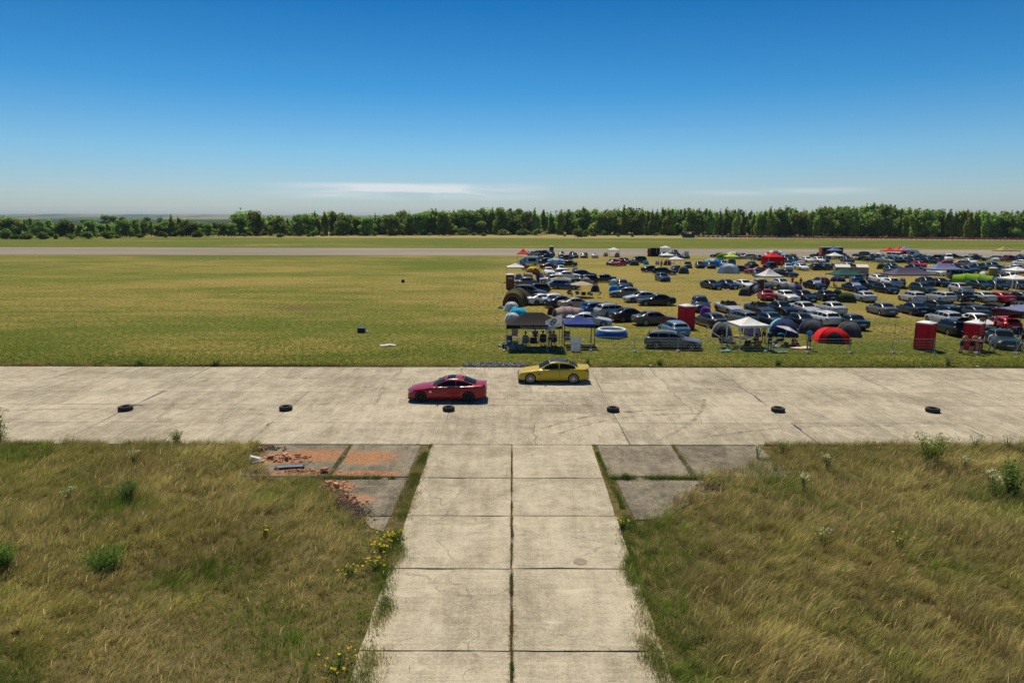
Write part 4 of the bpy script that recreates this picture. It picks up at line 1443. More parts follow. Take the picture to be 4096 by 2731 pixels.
def car_proto(kind, hero=None):
    """[(part, mesh, loc, rot, level, tinted, [subparts])] for one body style; level 0 = on every car, 1 = on the nearer ones."""
    spec = KINDS_CAR[kind]
    sh = Shell(spec)
    L, zs = spec['L'], spec.get('zs', 1.0)
    P = [('body', cut_arches(sh.body(), spec), (0, 0, 0), (0, 0, 0), 0, True, [])]
    if kind == 'convertible':
        ins = MB().box((L / 2 - 2.4, 0, .90), (1.55, 1.28, .06))
        P.append(('cabin', ins.mesh('cabin', DARKM), (0, 0, .03), (0, 0, 0), 0, False, []))
        a, b = (L / 2 - 1.42, .93), (L / 2 - 2.05, 1.32)
        gl = MB().add([(a[0], -.70, a[1]), (a[0], .70, a[1]), (b[0], .58, b[1]), (b[0], -.58, b[1])], [(0, 1, 2, 3)])
        P.append(('windscreen', gl.mesh('windscreen', GLASS, thick=.012), (0, 0, 0), (0, 0, 0), 0, False, []))
        fr = MB().tube([(a[0], -.71, a[1]), (b[0], -.59, b[1] + .01), (b[0], .59, b[1] + .01), (a[0], .71, a[1])], .024, 5)
        P.append(('windscreen_frame', fr.mesh('windscreen_frame', BLACKPL), (0, 0, 0), (0, 0, 0), 0, False, []))
        se = MB().box((0, 0, 0), (.16, .46, .62), rot=Matrix.Rotation(R(-14), 3, 'Y'), taper=.8).box((.03, 0, .38), (.09, .24, .18))
        se = se.mesh('seat', mat('seat_leather', (.10, .085, .07), .6), True, 40)
        for x in (2.45, 3.1):
            for y in (-.36, .36):
                P.append(('seat', se, (L / 2 - x, y, .86), (0, 0, 0), 0, False, []))
    else:
        a, b = spec['ws']
        P.append(('windscreen', sh.patch(a + .03, b - .02, 7.55, 10, both=True).mesh('windscreen', GLASS, True), (0, 0, 0), (0, 0, 0), 0, False, []))
        a, b = spec['rw']
        P.append(('rear_window', sh.patch(a, b - .01, 7.7, 10, both=True).mesh('rear_window', GLASS, True), (0, 0, 0), (0, 0, 0), 0, False, []))
        for sd in (1, -1):
            for a, b in spec['sw']:
                P.append(('side_window', sh.patch(a, b, 6.12, 6.90, side=sd).mesh('side_window', GLASS, True), (0, 0, 0), (0, 0, 0), 0, False, []))
    wz = .325 if zs == 1 else .345
    for x in spec['wheels']:
        for sd in (1, -1):
            P.append(('wheel', None, (L / 2 - x, sd * .775 * (1.03 if zs > 1 else 1), wz), (0, 0, 0 if sd > 0 else math.pi), 0, False, []))
    hl, hr = (.10, .42) if not spec.get('box') else (.03, .16)
    for sd in (1, -1):
        P.append(('headlight', sh.patch(.035, hl + .25, 4.05, 4.85, side=sd).mesh('headlight', LAMP, True), (0, 0, 0), (0, 0, 0), 1, False, []))
        P.append(('taillight', sh.patch(L - .30, L - .012, 3.9, 4.9, side=sd).mesh('taillight', TAIL, True), (0, 0, 0), (0, 0, 0), 1, False, []))
        mr = MB().box((0, 0, 0), (.10, .20, .14), taper=.8)
        P.append(('mirror', mr.mesh('mirror', PAINT, True, 30), (L / 2 - (spec['ws'][0] + .30 if spec['ws'] else 1.65), sd * 1.0, .97 * (1.1 if zs > 1 else 1)), (0, 0, 0), 1, True, []))
    gm = MB()
    for sd in (-1, 1):
        gm.box((0, sd * .135, 0), (.05, .22, .13 if not spec.get('box') else .10))
    P.append(('grille', gm.mesh('grille', BLACKPL), (L / 2 - .005, 0, .56 * zs), (0, 0, 0), 1, False, []))
    pl = box_mesh('number_plate', (.02, .52, .115), PLATE)
    P.append(('number_plate', pl, (L / 2 + .012, 0, .40), (0, 0, 0), 1, False, []))
    P.append(('number_plate', pl, (-L / 2 - .010, 0, .62 * zs), (0, 0, 0), 1, False, []))
    bmp = MB().box((0, 0, 0), (.06, 1.0, .12))
    P.append(('bumper_intake', bmp.mesh('bumper_intake', BLACKPL), (L / 2 - .02, 0, .31), (0, 0, 0), 1, False, []))
    for sd in (1, -1):
        hd = box_mesh('door_handle', (.20, .03, .035), PAINT)
        for x in ((2.55, 3.55) if kind not in ('coupe', 'convertible') else (2.75,)):
            p = sh.pt(x, 4.2, sd)
            P.append(('door_handle', hd, tuple(p), (0, 0, 0), 1, True, []))
    if kind in ('wagon', 'suv'):
        for sd in (1, -1):
            pts = [sh.pt(x, 8.05, sd) + Vector((0, 0, .035)) for x in (2.25, 2.6, 3.2, 3.8, 4.1)]
            P.append(('roof_rail', MB().tube(pts, .017, 5).mesh('roof_rail', BLACKPL), (0, 0, 0), (0, 0, 0), 1, False, []))
    P.append(('antenna', MB().add([(0, -.02, 0), (0, .02, 0), (-.16, .02, 0), (-.16, -.02, 0), (-.14, 0, .07)], [(0, 1, 4), (1, 2, 4), (2, 3, 4), (3, 0, 4)]).mesh('antenna', BLACKPL),
              tuple(sh.pt(spec['rw'][0] - .18, 9.98) + Vector((0, 0, -.004))) if spec['rw'] else (L / 2 - 3.7, 0, 1.0), (0, 0, 0), 1, False, []))
    return dict(spec=spec, shell=sh, parts=P)


PROTO = {k: car_proto(k) for k in KINDS_CAR}
PAINTS = dict(black=(.007, .0075, .009), navy=(.010, .018, .048), blue=(.018, .060, .19), silver=(.43, .44, .45), white=(.74, .74, .72), grey=(.13, .135, .14), charcoal=(.035, .037, .040), red=(.42, .008, .012),
              maroon=(.11, .012, .018), green=(.012, .032, .024), bronze=(.105, .092, .078), beige=(.36, .33, .26), teal=(.02, .05, .065), paleblue=(.16, .26, .36), mint=(.30, .38, .34))


def spawn_car(kind, paint, X, Y, heading, label, near=True, wheels=None, z=0.0, group='cars parked on the meadow', skip=(), name=None):
    pr = PROTO[kind] if isinstance(kind, str) else kind
    kname = kind if isinstance(kind, str) else 'coupe'
    o = thing(name or {'suv': 'parked_suv', 'van': 'parked_van'}.get(kname, 'parked_car'), label, {'van': 'van', 'suv': 'SUV'}.get(kname, 'car'), (X, Y, z), R(heading), group)
    col = PAINTS[paint] if isinstance(paint, str) else paint
    wh = wheels or WHEEL
    for (pn, me, loc, rot, lev, tint, subs) in pr['parts']:
        if (lev and not near) or pn in skip:
            continue
        if pn == 'wheel':
            if near:
                w = put('wheel', wh[2], o, loc, rot)
                put('tyre', wh[0], w)
                put('rim', wh[1], w)
            else:
                put('wheel', FARWHEEL, o, loc, rot)
        else:
            put(pn, me, o, loc, rot, col if tint else None)
    return o


# ================================================================ camp gear
def placed(tile, x, y):
    """Photo position given in an enlarged tile -> ground point, depth, metres per tile unit."""
    ox, oy, s = tile
    X, Y, d = ground(ox + x / s, oy + y / s)
    return X, Y, d, d / FPX / s


def dome_tent(X, Y, w, d, h, cols, rz, label, door=1, group='dome tents', fly=True):
    """Crossed-pole dome: four curved panels, two pole arcs, a door flap."""
    o = thing('dome_tent', label, 'tent', (X, Y, 0), rz, group)
    nu, nv = 6, 6

    def surf(q, u, v_):
        # q = panel 0..3; u along its base edge, v_ from base to top
        t = v_ * math.pi / 2 * .985
        rr, z = math.cos(t) ** .80, math.sin(t)
        a = math.pi / 4 + math.pi / 2 * (q + u)
        e = (abs(math.cos(a)) ** 4.0 + abs(math.sin(a)) ** 4.0) ** (-1 / 4.0)
        sag = 1 - .085 * math.sin(math.pi * u) * math.sin(math.pi * min(1, v_ + .1))
        return (w / 2 * rr * e * math.cos(a) * sag * .93, d / 2 * rr * e * math.sin(a) * sag * .93, h * z * (1 - .02 * math.sin(math.pi * u)))

    for q in range(4):
        mb = MB().grid(lambda u, v_: surf(q, u, v_), nu, nv)
        put('panel', mb.mesh('panel', FABRIC, True), o, color=cols[q % len(cols)])
    for q in (0, 1):
        pts = [surf(q, 0, k / 8) for k in range(9)] + [surf(q + 2, 0, 1 - k / 8) for k in range(1, 9)]
        put('pole', MB().tube([(p[0] * 1.01, p[1] * 1.01, p[2] * 1.01 + .01) for p in pts], .014, 4).mesh('pole', PLASTIC), o, color=tuple(c * .45 for c in cols[-1]))
    dm = MB()
    du = [k / 6 for k in range(7)]
    for i in range(6):
        pass
    def dsurf(u, v_):
        uu = .5 + (u - .5) * .62 * math.sqrt(max(0.0, 1 - (v_ * .98) ** 2))
        p = Vector(surf(2, uu, v_ * .62))
        return p * 1.012 + Vector((0, -.01, .006))
    dm.grid(dsurf, 6, 5)
    put('door', dm.mesh('door', FABRIC if door else DARKM, True), o, color=tuple(c * .72 for c in cols[2 % len(cols)]))
    return o


def tunnel_tent(X, Y, w, l, h, cols, rz, label, opened=True, group='tunnel tents'):
    """Hooped tunnel tent along its local x: fabric bays between arched poles, end walls."""
    o = thing('tunnel_tent', label, 'tent', (X, Y, 0), rz, group)
    bays = 3
    hh = [.78, 1.0, .98, .82]
    ww = [.86, 1.0, 1.0, .9]

    def arch(t, a):
        i = min(int(t * bays), bays - 1)
        f = t * bays - i
        s = 1 - .05 * math.sin(math.pi * f)
        H_, W_ = (hh[i] * (1 - f) + hh[i + 1] * f) * h * s, (ww[i] * (1 - f) + ww[i + 1] * f) * w * s
        ang = math.pi * a
        return (-l / 2 + l * t, -math.cos(ang) * W_ / 2 * (1 if abs(math.cos(ang)) < .999 else 1), math.sin(ang) ** .85 * H_)

    for b in range(bays):
        mb = MB().grid(lambda u, v_: arch((b + u) / bays, v_), 4, 10)
        put('fabric_bay', mb.mesh('fabric_bay', FABRIC, True), o, color=cols[b % len(cols)])
    for b in range(bays + 1):
        pts = [Vector(arch(b / bays, k / 12)) * 1.008 for k in range(13)]
        put('hoop', MB().tube(pts, .018, 4).mesh('hoop', PLASTIC), o, color=(.06, .06, .065))
    for t, nm in ((0.0, 'end_wall'), (1.0, 'end_wall')):
        pts = [arch(t, k / 12) for k in range(13)]
        x = pts[0][0]
        mb = MB().add([(x, 0, 0)] + [(x - (.25 if t == 0 else -.25) * math.sin(math.pi * k / 12) * 0, p[1], p[2]) for k, p in enumerate(pts)], [(0, k, k + 1) for k in range(1, 13)])
        put(nm, mb.mesh(nm, FABRIC), o, color=cols[-1])
        pts = [(p[0] + (.012 if t else -.012), p[1] * .62, p[2] * .72) for p in pts]
        mb = MB().add([(pts[0][0], 0, 0)] + pts, [(0, k, k + 1) for k in range(1, 13)])
        put('doorway', mb.mesh('doorway', DARKM if opened else FABRIC), o, color=tuple(c * .7 for c in cols[0]))
    return o


def gazebo(X, Y, w, d, eave, top, col, rz, label, ridge=0.0, valance=.22, leg=(.7, .7, .7), walls=(), wallcol=None, sag=.10, scallop=False, legcol=None, legr=.022, cat='gazebo'):
    """Pop-up gazebo: canopy panels to a peak (or ridge), valance strips, four legs, optional side walls."""
    o = thing('gazebo', label, cat, (X, Y, 0), rz, 'gazebos')
    a, b = w / 2, d / 2
    C = [(-a, -b), (a, -b), (a, b), (-a, b)]
    pk = [(-ridge / 2, 0), (ridge / 2, 0), (ridge / 2, 0), (-ridge / 2, 0)]
    for q in range(4):
        p0, p1 = C[q], C[(q + 1) % 4]
        k0, k1 = pk[q], pk[(q + 1) % 4]

        def fn(u, v_):
            x = (p0[0] * (1 - u) + p1[0] * u) * (1 - v_) + (k0[0] * (1 - u) + k1[0] * u) * v_
            y = (p0[1] * (1 - u) + p1[1] * u) * (1 - v_) + (k0[1] * (1 - u) + k1[1] * u) * v_
            z = eave + (top - eave) * (v_ ** (1 + sag * 4))
            z -= sag * .35 * math.sin(math.pi * u) * (1 - v_) * v_ * 2
            return (x, y, z)
        put('roof_panel', MB().grid(fn, 5, 6).mesh('roof_panel', FABRIC, True, 50), o, color=col)
        n = 16 if scallop else 4

        def vf(u, v_):
            x, y = p0[0] * (1 - u) + p1[0] * u, p0[1] * (1 - u) + p1[1] * u
            dep = valance * (1 - (.28 * abs(math.sin(u * math.pi * 8)) if scallop else 0.05 * math.sin(u * 9)))
            return (x * 1.004, y * 1.004, eave - v_ * dep)
        put('valance', MB().grid(vf, n, 1).mesh('valance', FABRIC), o, color=tuple(c * (.8 if scallop else .92) for c in col))
    for (x, y) in C:
        put('leg', MB().box((x * .985, y * .985, eave / 2), (legr * 2, legr * 2, eave)).mesh('leg', PLASTIC), o, color=legcol or (.55, .55, .55))
    for q in walls:
        p0, p1 = C[q], C[(q + 1) % 4]

        def wf(u, v_):
            x, y = p0[0] * (1 - u) + p1[0] * u, p0[1] * (1 - u) + p1[1] * u
            return (x * .98 + .04 * math.sin(u * 11) * (p1[1] != p0[1]), y * .98 + .04 * math.sin(u * 11) * (p1[0] != p0[0]), (eave - .05) * (1 - v_) + .03)
        put('side_wall', MB().grid(wf, 8, 3).mesh('side_wall', FABRIC, True), o, color=wallcol or col)
    return o


def toilet(X, Y, rz, col, label, roof=(.74, .74, .74), h=2.25, w=1.12):
    o = thing('portable_toilet', label, 'toilet', (X, Y, 0), rz, 'portable toilets')
    put('cabin', MB().box((0, 0, h / 2 - .02), (w, w, h - .12)).mesh('cabin', PLASTIC), o, color=col)
    for sx, sy in ((-1, -1), (1, -1), (1, 1), (-1, 1)):
        put('corner_post', MB().box((sx * w / 2, sy * w / 2, h / 2 - .02), (.07, .07, h - .1)).mesh('corner_post', PLASTIC), o, color=tuple(c * .85 for c in col))
    rf = MB().box((0, 0, h - .03), (w + .10, w + .10, .10)).box((0, 0, h + .06), (w * .86, w * .86, .10), taper=.72)
    put('roof', rf.mesh('roof', PLASTIC), o, color=roof)
    put('base', MB().box((0, 0, .06), (w + .06, w + .06, .12)).mesh('base', PLASTIC), o, color=tuple(c * .5 for c in col))
    dr = put('door', MB().box((0, -w / 2 - .012, h * .47), (w * .72, .03, h * .82)).mesh('door', PLASTIC), o, color=tuple(min(1, c * 1.08) for c in col))
    put('handle', MB().box((w * .27, -w / 2 - .04, h * .47), (.05, .04, .16)).mesh('handle', BLACKPL), dr)
    for k in range(3):
        put('vent_slot', MB().box((-w / 2 - .008, -.05, h - .32 - k * .08), (.02, w * .6, .03)).mesh('vent_slot', PLASTIC), o, color=tuple(min(1, c * 1.5 + .03) for c in col))
    return o


# ---------------------------------------------------------------- people
def skinned(name, verts, edges, radii, m, root=0, sub=1):
    me = bpy.data.meshes.new(name)
    me.from_pydata(verts, edges, [])
    o = put(name, me)
    sk = o.modifiers.new('skin', 'SKIN')
    sk.use_smooth_shade = True
    lay = me.skin_vertices[0].data if me.skin_vertices else None
    if lay is None:
        bm = bmesh.new()
        bm.from_mesh(me)
        bm.verts.layers.skin.verify()
        bm.to_mesh(me)
        bm.free()
        lay = me.skin_vertices[0].data
    for i, r in enumerate(radii):
        lay[i].radius = r if isinstance(r, tuple) else (r, r)
        lay[i].use_root = i == root
    if sub:
        o.modifiers.new('sub', 'SUBSURF').levels = sub
    dg = bpy.context.evaluated_depsgraph_get()
    dg.update()
    out = bpy.data.meshes.new_from_object(o.evaluated_get(dg))
    bpy.data.objects.remove(o)
    out.materials.clear()
    out.materials.append(m)
    out.polygons.foreach_set('use_smooth', [True] * len(out.polygons))
    return out


def pose(kind):
    """Joint positions of a 1.75 m figure facing -Y; L = its left (+x)."""
    J = dict(pelvis=(0, 0, .93), belly=(0, .0, 1.10), chest=(0, .01, 1.30), neck=(0, .01, 1.46), jaw=(0, -.02, 1.56), skull=(0, 0, 1.66))
    for s, n in ((1, 'L'), (-1, 'R')):
        J['sho' + n] = (s * .17, .01, 1.41)
        J['elb' + n] = (s * .24, .03, 1.13)
        J['wri' + n] = (s * .25, -.05, .89)
        J['hip' + n] = (s * .09, 0, .88)
        J['kne' + n] = (s * .10, -.02, .48)
        J['ank' + n] = (s * .11, .02, .08)
    if kind == 'lean':                                       # forearms on a rail in front
        for k in ('belly', 'chest', 'neck', 'jaw', 'skull'):
            x, y, z = J[k]
            f = (z - .93) / .73
            J[k] = (x, y - .34 * f, z - .10 * f)
        for s, n in ((1, 'L'), (-1, 'R')):
            J['sho' + n] = (s * .17, -.22, 1.33)
            J['elb' + n] = (s * .24, -.30, 1.08)
            J['wri' + n] = (s * .10, -.50, 1.10)
            J['ank' + n] = (s * .11, .10, .08)
    elif kind == 'sit':
        dz = -.46
        for k in ('pelvis', 'belly', 'chest', 'neck', 'jaw', 'skull'):
            x, y, z = J[k]
            J[k] = (x, y + (z - .93) * .16, z + dz)
        for s, n in ((1, 'L'), (-1, 'R')):
            J['sho' + n] = (s * .17, .08, .95)
            J['elb' + n] = (s * .26, -.02, .70)
            J['wri' + n] = (s * .20, -.24, .66)
            J['hip' + n] = (s * .09, -.02, .46)
            J['kne' + n] = (s * .13, -.44, .47)
            J['ank' + n] = (s * .13, -.42, .08)
    elif kind == 'ground':                                   # sitting on the ground, legs forward
        dz = -.80
        for k in ('pelvis', 'belly', 'chest', 'neck', 'jaw', 'skull'):
            x, y, z = J[k]
            J[k] = (x, y - (z - .93) * .18, z + dz)
        for s, n in ((1, 'L'), (-1, 'R')):
            J['sho' + n] = (s * .17, -.08, .60)
            J['elb' + n] = (s * .26, -.16, .36)
            J['wri' + n] = (s * .18, -.36, .26)
            J['hip' + n] = (s * .10, -.02, .11)
            J['kne' + n] = (s * .24, -.40, .28)
            J['ank' + n] = (s * .10, -.62, .07)
    elif kind == 'hip':                                      # one hand on the hip
        J['elbR'] = (-.40, .10, 1.17)
        J['wriR'] = (-.18, -.02, 1.02)
        J['elbL'] = (.24, .02, 1.13)
    elif kind == 'walk':
        J['kneL'], J['ankL'] = (.10, -.20, .50), (.11, -.26, .09)
        J['kneR'], J['ankR'] = (-.10, .06, .48), (-.11, .34, .13)
        J['wriL'], J['wriR'] = (.26, .14, .90), (-.26, -.24, .92)
        J['elbL'], J['elbR'] = (.24, .12, 1.14), (-.24, -.02, 1.13)
    elif kind == 'hold':                                     # hands together at the belly
        for s, n in ((1, 'L'), (-1, 'R')):
            J['elb' + n] = (s * .25, -.02, 1.14)
            J['wri' + n] = (s * .07, -.22, 1.10)
    elif kind == 'wide':
        for s, n in ((1, 'L'), (-1, 'R')):
            J['kne' + n] = (s * .16, -.03, .48)
            J['ank' + n] = (s * .22, .02, .08)
            J['hip' + n] = (s * .11, 0, .88)
            J['elb' + n] = (s * .36, -.02, 1.20)
            J['wri' + n] = (s * .44, -.20, 1.05)
    return J


def limb(a, b, t):
    return tuple(a[i] * (1 - t) + b[i] * t for i in range(3))


BODY = {}


def body_meshes(kind, fem=False):
    if (kind, fem) in BODY:
        return BODY[kind, fem]
    J = pose(kind)
    V, E, Rr = [], [], []

    def add(p, r, parent=None):
        V.append(p)
        Rr.append(r)
        if parent is not None:
            E.append((parent, len(V) - 1))
        return len(V) - 1
    w = .9 if fem else 1.0
    pel = add(J['pelvis'], (.135, .10))
    bel = add(J['belly'], (.125 * w, .09), pel)
    che = add(J['chest'], (.15 * w, .105), bel)
    nek = add(J['neck'], .055, che)
    jaw = add(J['jaw'], (.066, .078), nek)
    sku = add(J['skull'], (.078, .092), jaw)
    add((J['skull'][0], J['skull'][1], J['skull'][2] + .07), .05, sku)
    for n, s in (('L', 1), ('R', -1)):
        sh = add(J['sho' + n], .062 * w, che)
        add_m = add(limb(J['sho' + n], J['elb' + n], .5), .047 * w, sh)
        el = add(J['elb' + n], .038 * w, add_m)
        wr = add(J['wri' + n], .026, el)
        d = Vector(J['wri' + n]) - Vector(J['elb' + n])
        d.normalize()
        side = d.cross(Vector((0, 1, 0.2)))
        side = side.normalized() if side.length > .1 else Vector((1, 0, 0))
        palm = add(tuple(Vector(J['wri' + n]) + d * .06), (.034, .018), wr)
        for q, (o_, l_) in enumerate(((-.027, .075), (-.009, .085), (.010, .08), (.028, .062))):
            b0 = Vector(J['wri' + n]) + d * .085 + side * o_
            f1 = add(tuple(b0 + d * l_ * .5), .0085, palm)
            add(tuple(b0 + d * l_ * .9 + Vector((0, -.012, -.012))), .0075, f1)
        t0 = Vector(J['wri' + n]) + d * .04 - side * .04
        tb = add(tuple(t0), .010, palm)
        add(tuple(t0 + d * .045 - side * .018), .008, tb)
        hp = add(J['hip' + n], .088, pel)
        th = add(limb(J['hip' + n], J['kne' + n], .5), .074, hp)
        kn = add(J['kne' + n], .052, th)
        cf = add(limb(J['kne' + n], J['ank' + n], .35), .053, kn)
        an = add(J['ank' + n], .036, cf)
        fd = Vector((0, -.15, -.03)) if kind != 'ground' else Vector((0, -.05, .12))
        add(tuple(Vector(J['ank' + n]) + fd), .036, an)
    body = skinned('body', V, E, Rr, SKIN)

    def garment(name, chain):
        V2, E2, R2 = [], [], []
        idx = {}
        for a, b, ra, rb in chain:
            for q, r_ in ((a, ra), (b, rb)):
                if q not in idx:
                    idx[q] = len(V2)
                    V2.append(J[q] if isinstance(q, str) else q)
                    R2.append(r_)
            E2.append((idx[a], idx[b]))
        return skinned(name, V2, E2, R2, CLOTH)
    mid = {n: limb(J['sho' + n], J['elb' + n], .75) for n in 'LR'}
    shirt = garment('shirt', [('pelvis', 'belly', (.148, .112), (.140 * w, .105)), ('belly', 'chest', (.140 * w, .105), (.165 * w, .118)), ('chest', 'neck', (.165 * w, .118), .066)]
                    + [('chest', 'sho' + n, (.165 * w, .118), .078 * w) for n in 'LR'] + [('sho' + n, mid[n], .078 * w, .062) for n in 'LR'])
    sk = {n: limb(J['hip' + n], J['kne' + n], .85) for n in 'LR'}
    ss = {n: limb(J['hip' + n], J['kne' + n], .35) for n in 'LR'}
    shorts = garment('shorts', [('belly', 'pelvis', (.130, .095), (.150, .115))] + [('pelvis', 'hip' + n, (.150, .115), .104) for n in 'LR'] + [('hip' + n, sk[n], .104, .088) for n in 'LR'])
    hot = garment('hot_pants', [('pelvis', 'hip' + n, (.146, .112), .100) for n in 'LR'] + [('hip' + n, ss[n], .100, .09) for n in 'LR'])
    trou = garment('trousers', [('belly', 'pelvis', (.130, .095), (.150, .115))] + [('pelvis', 'hip' + n, (.150, .115), .104) for n in 'LR'] + [('hip' + n, 'kne' + n, .104, .07) for n in 'LR']
                   + [('kne' + n, 'ank' + n, .07, .055) for n in 'LR'])
    top = garment('bikini_top', [('chest', (J['chest'][0], J['chest'][1], J['chest'][2] + .07), (.155 * w, .118), (.15 * w, .11))])
    sx, sy, sz = J['skull']
    hm = MB()
    hm.lathe([(.001, .115), (.055, .10), (.092, .06), (.102, .0), (.094, -.05), (.06, -.07)], 12, c=(sx, sy + .018, sz + .01))
    hair = hm.mesh('hair', CLOTH, True)
    lm = MB()
    lm.lathe([(.001, .115), (.055, .10), (.094, .06), (.104, .0), (.10, -.10), (.105, -.22), (.05, -.30)], 12, c=(sx, sy + .03, sz + .01))
    lhair = lm.mesh('hair', CLOTH, True)
    fm = MB()
    eye = MB().box((sx - .033, sy - .088, sz + .0), (.022, .012, .012)).mesh('eye', BLACKPL), MB().box((sx + .033, sy - .088, sz + .0), (.022, .012, .012)).mesh('eye', BLACKPL)
    nose = MB().add([(sx - .014, sy - .085, sz - .045), (sx + .014, sy - .085, sz - .045), (sx, sy - .112, sz - .045), (sx, sy - .085, sz + .005)], [(0, 1, 2), (0, 2, 3), (2, 1, 3)]).mesh('nose', SKIN)
    mouth = MB().box((sx, sy - .087, sz - .072), (.045, .012, .010)).mesh('mouth', mat('lips', (.30, .10, .09), .6, vary=0))
    sho = []
    for n in 'LR':
        p = Vector(J['ank' + n])
        sho.append(MB().box((p.x, p.y - .06, .05 if kind != 'ground' else p.z), (.10, .27, .085), taper=.8).mesh('shoe', CLOTH, True, 50))
    BODY[kind, fem] = dict(body=body, shirt=shirt, shorts=shorts, hot=hot, trousers=trou, top=top, hair=hair, long=lhair, eye=eye, nose=nose, mouth=mouth, shoes=sho)
    return BODY[kind, fem]


def person(X, Y, face, kind, label, shirt=None, lower=('shorts', (.02, .03, .06)), skin=(.45, .24, .15), hair=(.03, .02, .012), fem=False, long=False, h=1.75, z=0.0, shoes=(.12, .11, .10)):
    """face: direction the person looks, degrees from +X."""
    B = body_meshes(kind, fem)
    o = thing('person', label, 'person', (X, Y, z), R(face + 90))
    o.scale = (h / 1.75,) * 3
    put('body', B['body'], o, color=skin)
    put('hair', B['long'] if long else B['hair'], o, color=hair)
    for e in B['eye']:
        put('eye', e, o)
    put('nose', B['nose'], o, color=skin)
    put('mouth', B['mouth'], o)
    if shirt:
        nm, c = shirt if isinstance(shirt[0], str) else ('shirt', shirt)
        put('bikini_top' if nm == 'top' else 'shirt', B[nm], o, color=c)
    if lower:
        put({'hot': 'shorts'}.get(lower[0], lower[0]), B[lower[0]], o, color=lower[1])
    for s_ in B['shoes']:
        put('shoe', s_, o, color=shoes)
    return o


# ---------------------------------------------------------------- furniture and small gear
def camp_chair(X, Y, face, col, label, high=.85, cat='chair', z=0.0):
    o = thing('camping_chair', label, cat, (X, Y, z), R(face + 90), 'camping chairs')
    put('seat', MB().grid(lambda u, v_: (-.26 + .52 * u, -.26 + .48 * v_, .40 - .06 * math.sin(math.pi * u) + .03 * (1 - v_)), 4, 3).mesh('seat', CLOTH, True), o, color=col)
    put('backrest', MB().grid(lambda u, v_: (-.26 + .52 * u, .20 + .14 * v_ + .03 * math.sin(math.pi * u), .40 + (high - .40) * v_), 4, 4).mesh('backrest', CLOTH, True), o, color=col)
    for sx in (-1, 1):
        put('leg', MB().tube([(sx * .27, -.26, .0), (sx * .27, .24, .55), (sx * .27, .34, high)], .012, 5).mesh('leg', STEEL), o)
        put('leg', MB().tube([(sx * .28, .26, .0), (sx * .28, -.26, .42), (sx * .28, -.27, .58)], .012, 5).mesh('leg', STEEL), o)
        put('armrest', MB().box((sx * .29, -.04, .59), (.05, .46, .025)).mesh('armrest', BLACKPL), o)
    return o


def lounger(X, Y, face, col, label):
    o = thing('sun_lounger', label, 'lounger', (X, Y, 0), R(face + 90))
    put('seat', MB().grid(lambda u, v_: (-.26 + .52 * u, -.45 + .7 * v_, .42 - .05 * math.sin(math.pi * v_)), 3, 4).mesh('seat', CLOTH, True), o, color=col)
    put('backrest', MB().grid(lambda u, v_: (-.26 + .52 * u, .25 + .22 * v_, .40 + .72 * v_), 3, 4).mesh('backrest', CLOTH, True), o, color=col)
    put('headrest', MB().box((0, .43, 1.02), (.44, .06, .16)).mesh('headrest', CLOTH), o, color=tuple(c * .5 for c in col))
    for sx in (-1, 1):
        put('side_frame', MB().tube([(sx * .27, -.46, .42), (sx * .27, .25, .40), (sx * .27, .48, 1.14)], .013, 5).mesh('side_frame', STEEL), o)
        put('leg', MB().tube([(sx * .27, -.38, 0), (sx * .27, .12, .55)], .012, 5).mesh('leg', STEEL), o)
        put('leg', MB().tube([(sx * .27, .36, 0), (sx * .27, -.20, .55)], .012, 5).mesh('leg', STEEL), o)
    return o


def table(X, Y, rz, w, d, h, col, label, legm=None):
    o = thing('folding_table', label, 'table', (X, Y, 0), rz)
    put('table_top', MB().box((0, 0, h), (w, d, .03)).mesh('table_top', PLASTIC), o, color=col)
    for sx in (-1, 1):
        for sy in (-1, 1):
            put('leg', MB().tube([(sx * w * .44, sy * d * .42, 0), (sx * w * .40, sy * d * .38, h)], .014, 5).mesh('leg', STEEL), o)
    return o


def crate(X, Y, rz, d, col, label, name='crate', cat='crate', lid=None):
    o = thing(name, label, cat, (X, Y, 0), rz)
    put('tub', MB().box((0, 0, d[2] / 2), d, taper=1.06).mesh('tub', PLASTIC), o, color=col)
    put('lid', MB().box((0, 0, d[2] + .02), (d[0] * 1.10, d[1] * 1.10, .05)).mesh('lid', PLASTIC), o, color=lid or tuple(c * .8 for c in col))
    put('handle', MB().tube([(-d[0] * .35, 0, d[2] + .03), (-d[0] * .3, 0, d[2] + .13), (d[0] * .3, 0, d[2] + .13), (d[0] * .35, 0, d[2] + .03)], .012, 5).mesh('handle', BLACKPL), o)
    return o


def bag(X, Y, s, col, label, cat='bag', seed=0, name='plastic_bag', squash=.75):
    """Crumpled carrier bag or bundle: a knotted, creased sack."""
    r = random.Random(seed)
    mb = MB()
    n = 12
    prof = [(.02, 0), (.42, .02), (.52, .18), (.47, .40), (.28, .60), (.10, .72), (.14, .86), (.02, .84)]
    v = []
    for R_, z in prof:
        for k in range(n):
            t = 6.283 * k / n
            q = R_ * (1 + .22 * math.sin(3 * t + z * 5 + seed) + r.uniform(-.12, .12))
            v.append((q * math.cos(t) * s, q * math.sin(t) * s * .8, z * s * squash))
    f = [(i * n + k, i * n + (k + 1) % n, (i + 1) * n + (k + 1) % n, (i + 1) * n + k) for i in range(len(prof) - 1) for k in range(n)]
    mb.add(v, f)
    o = mb.build(name, FABRIC, None, color=col, loc=(X, Y, 0.01))
    return tag(o, label, cat)


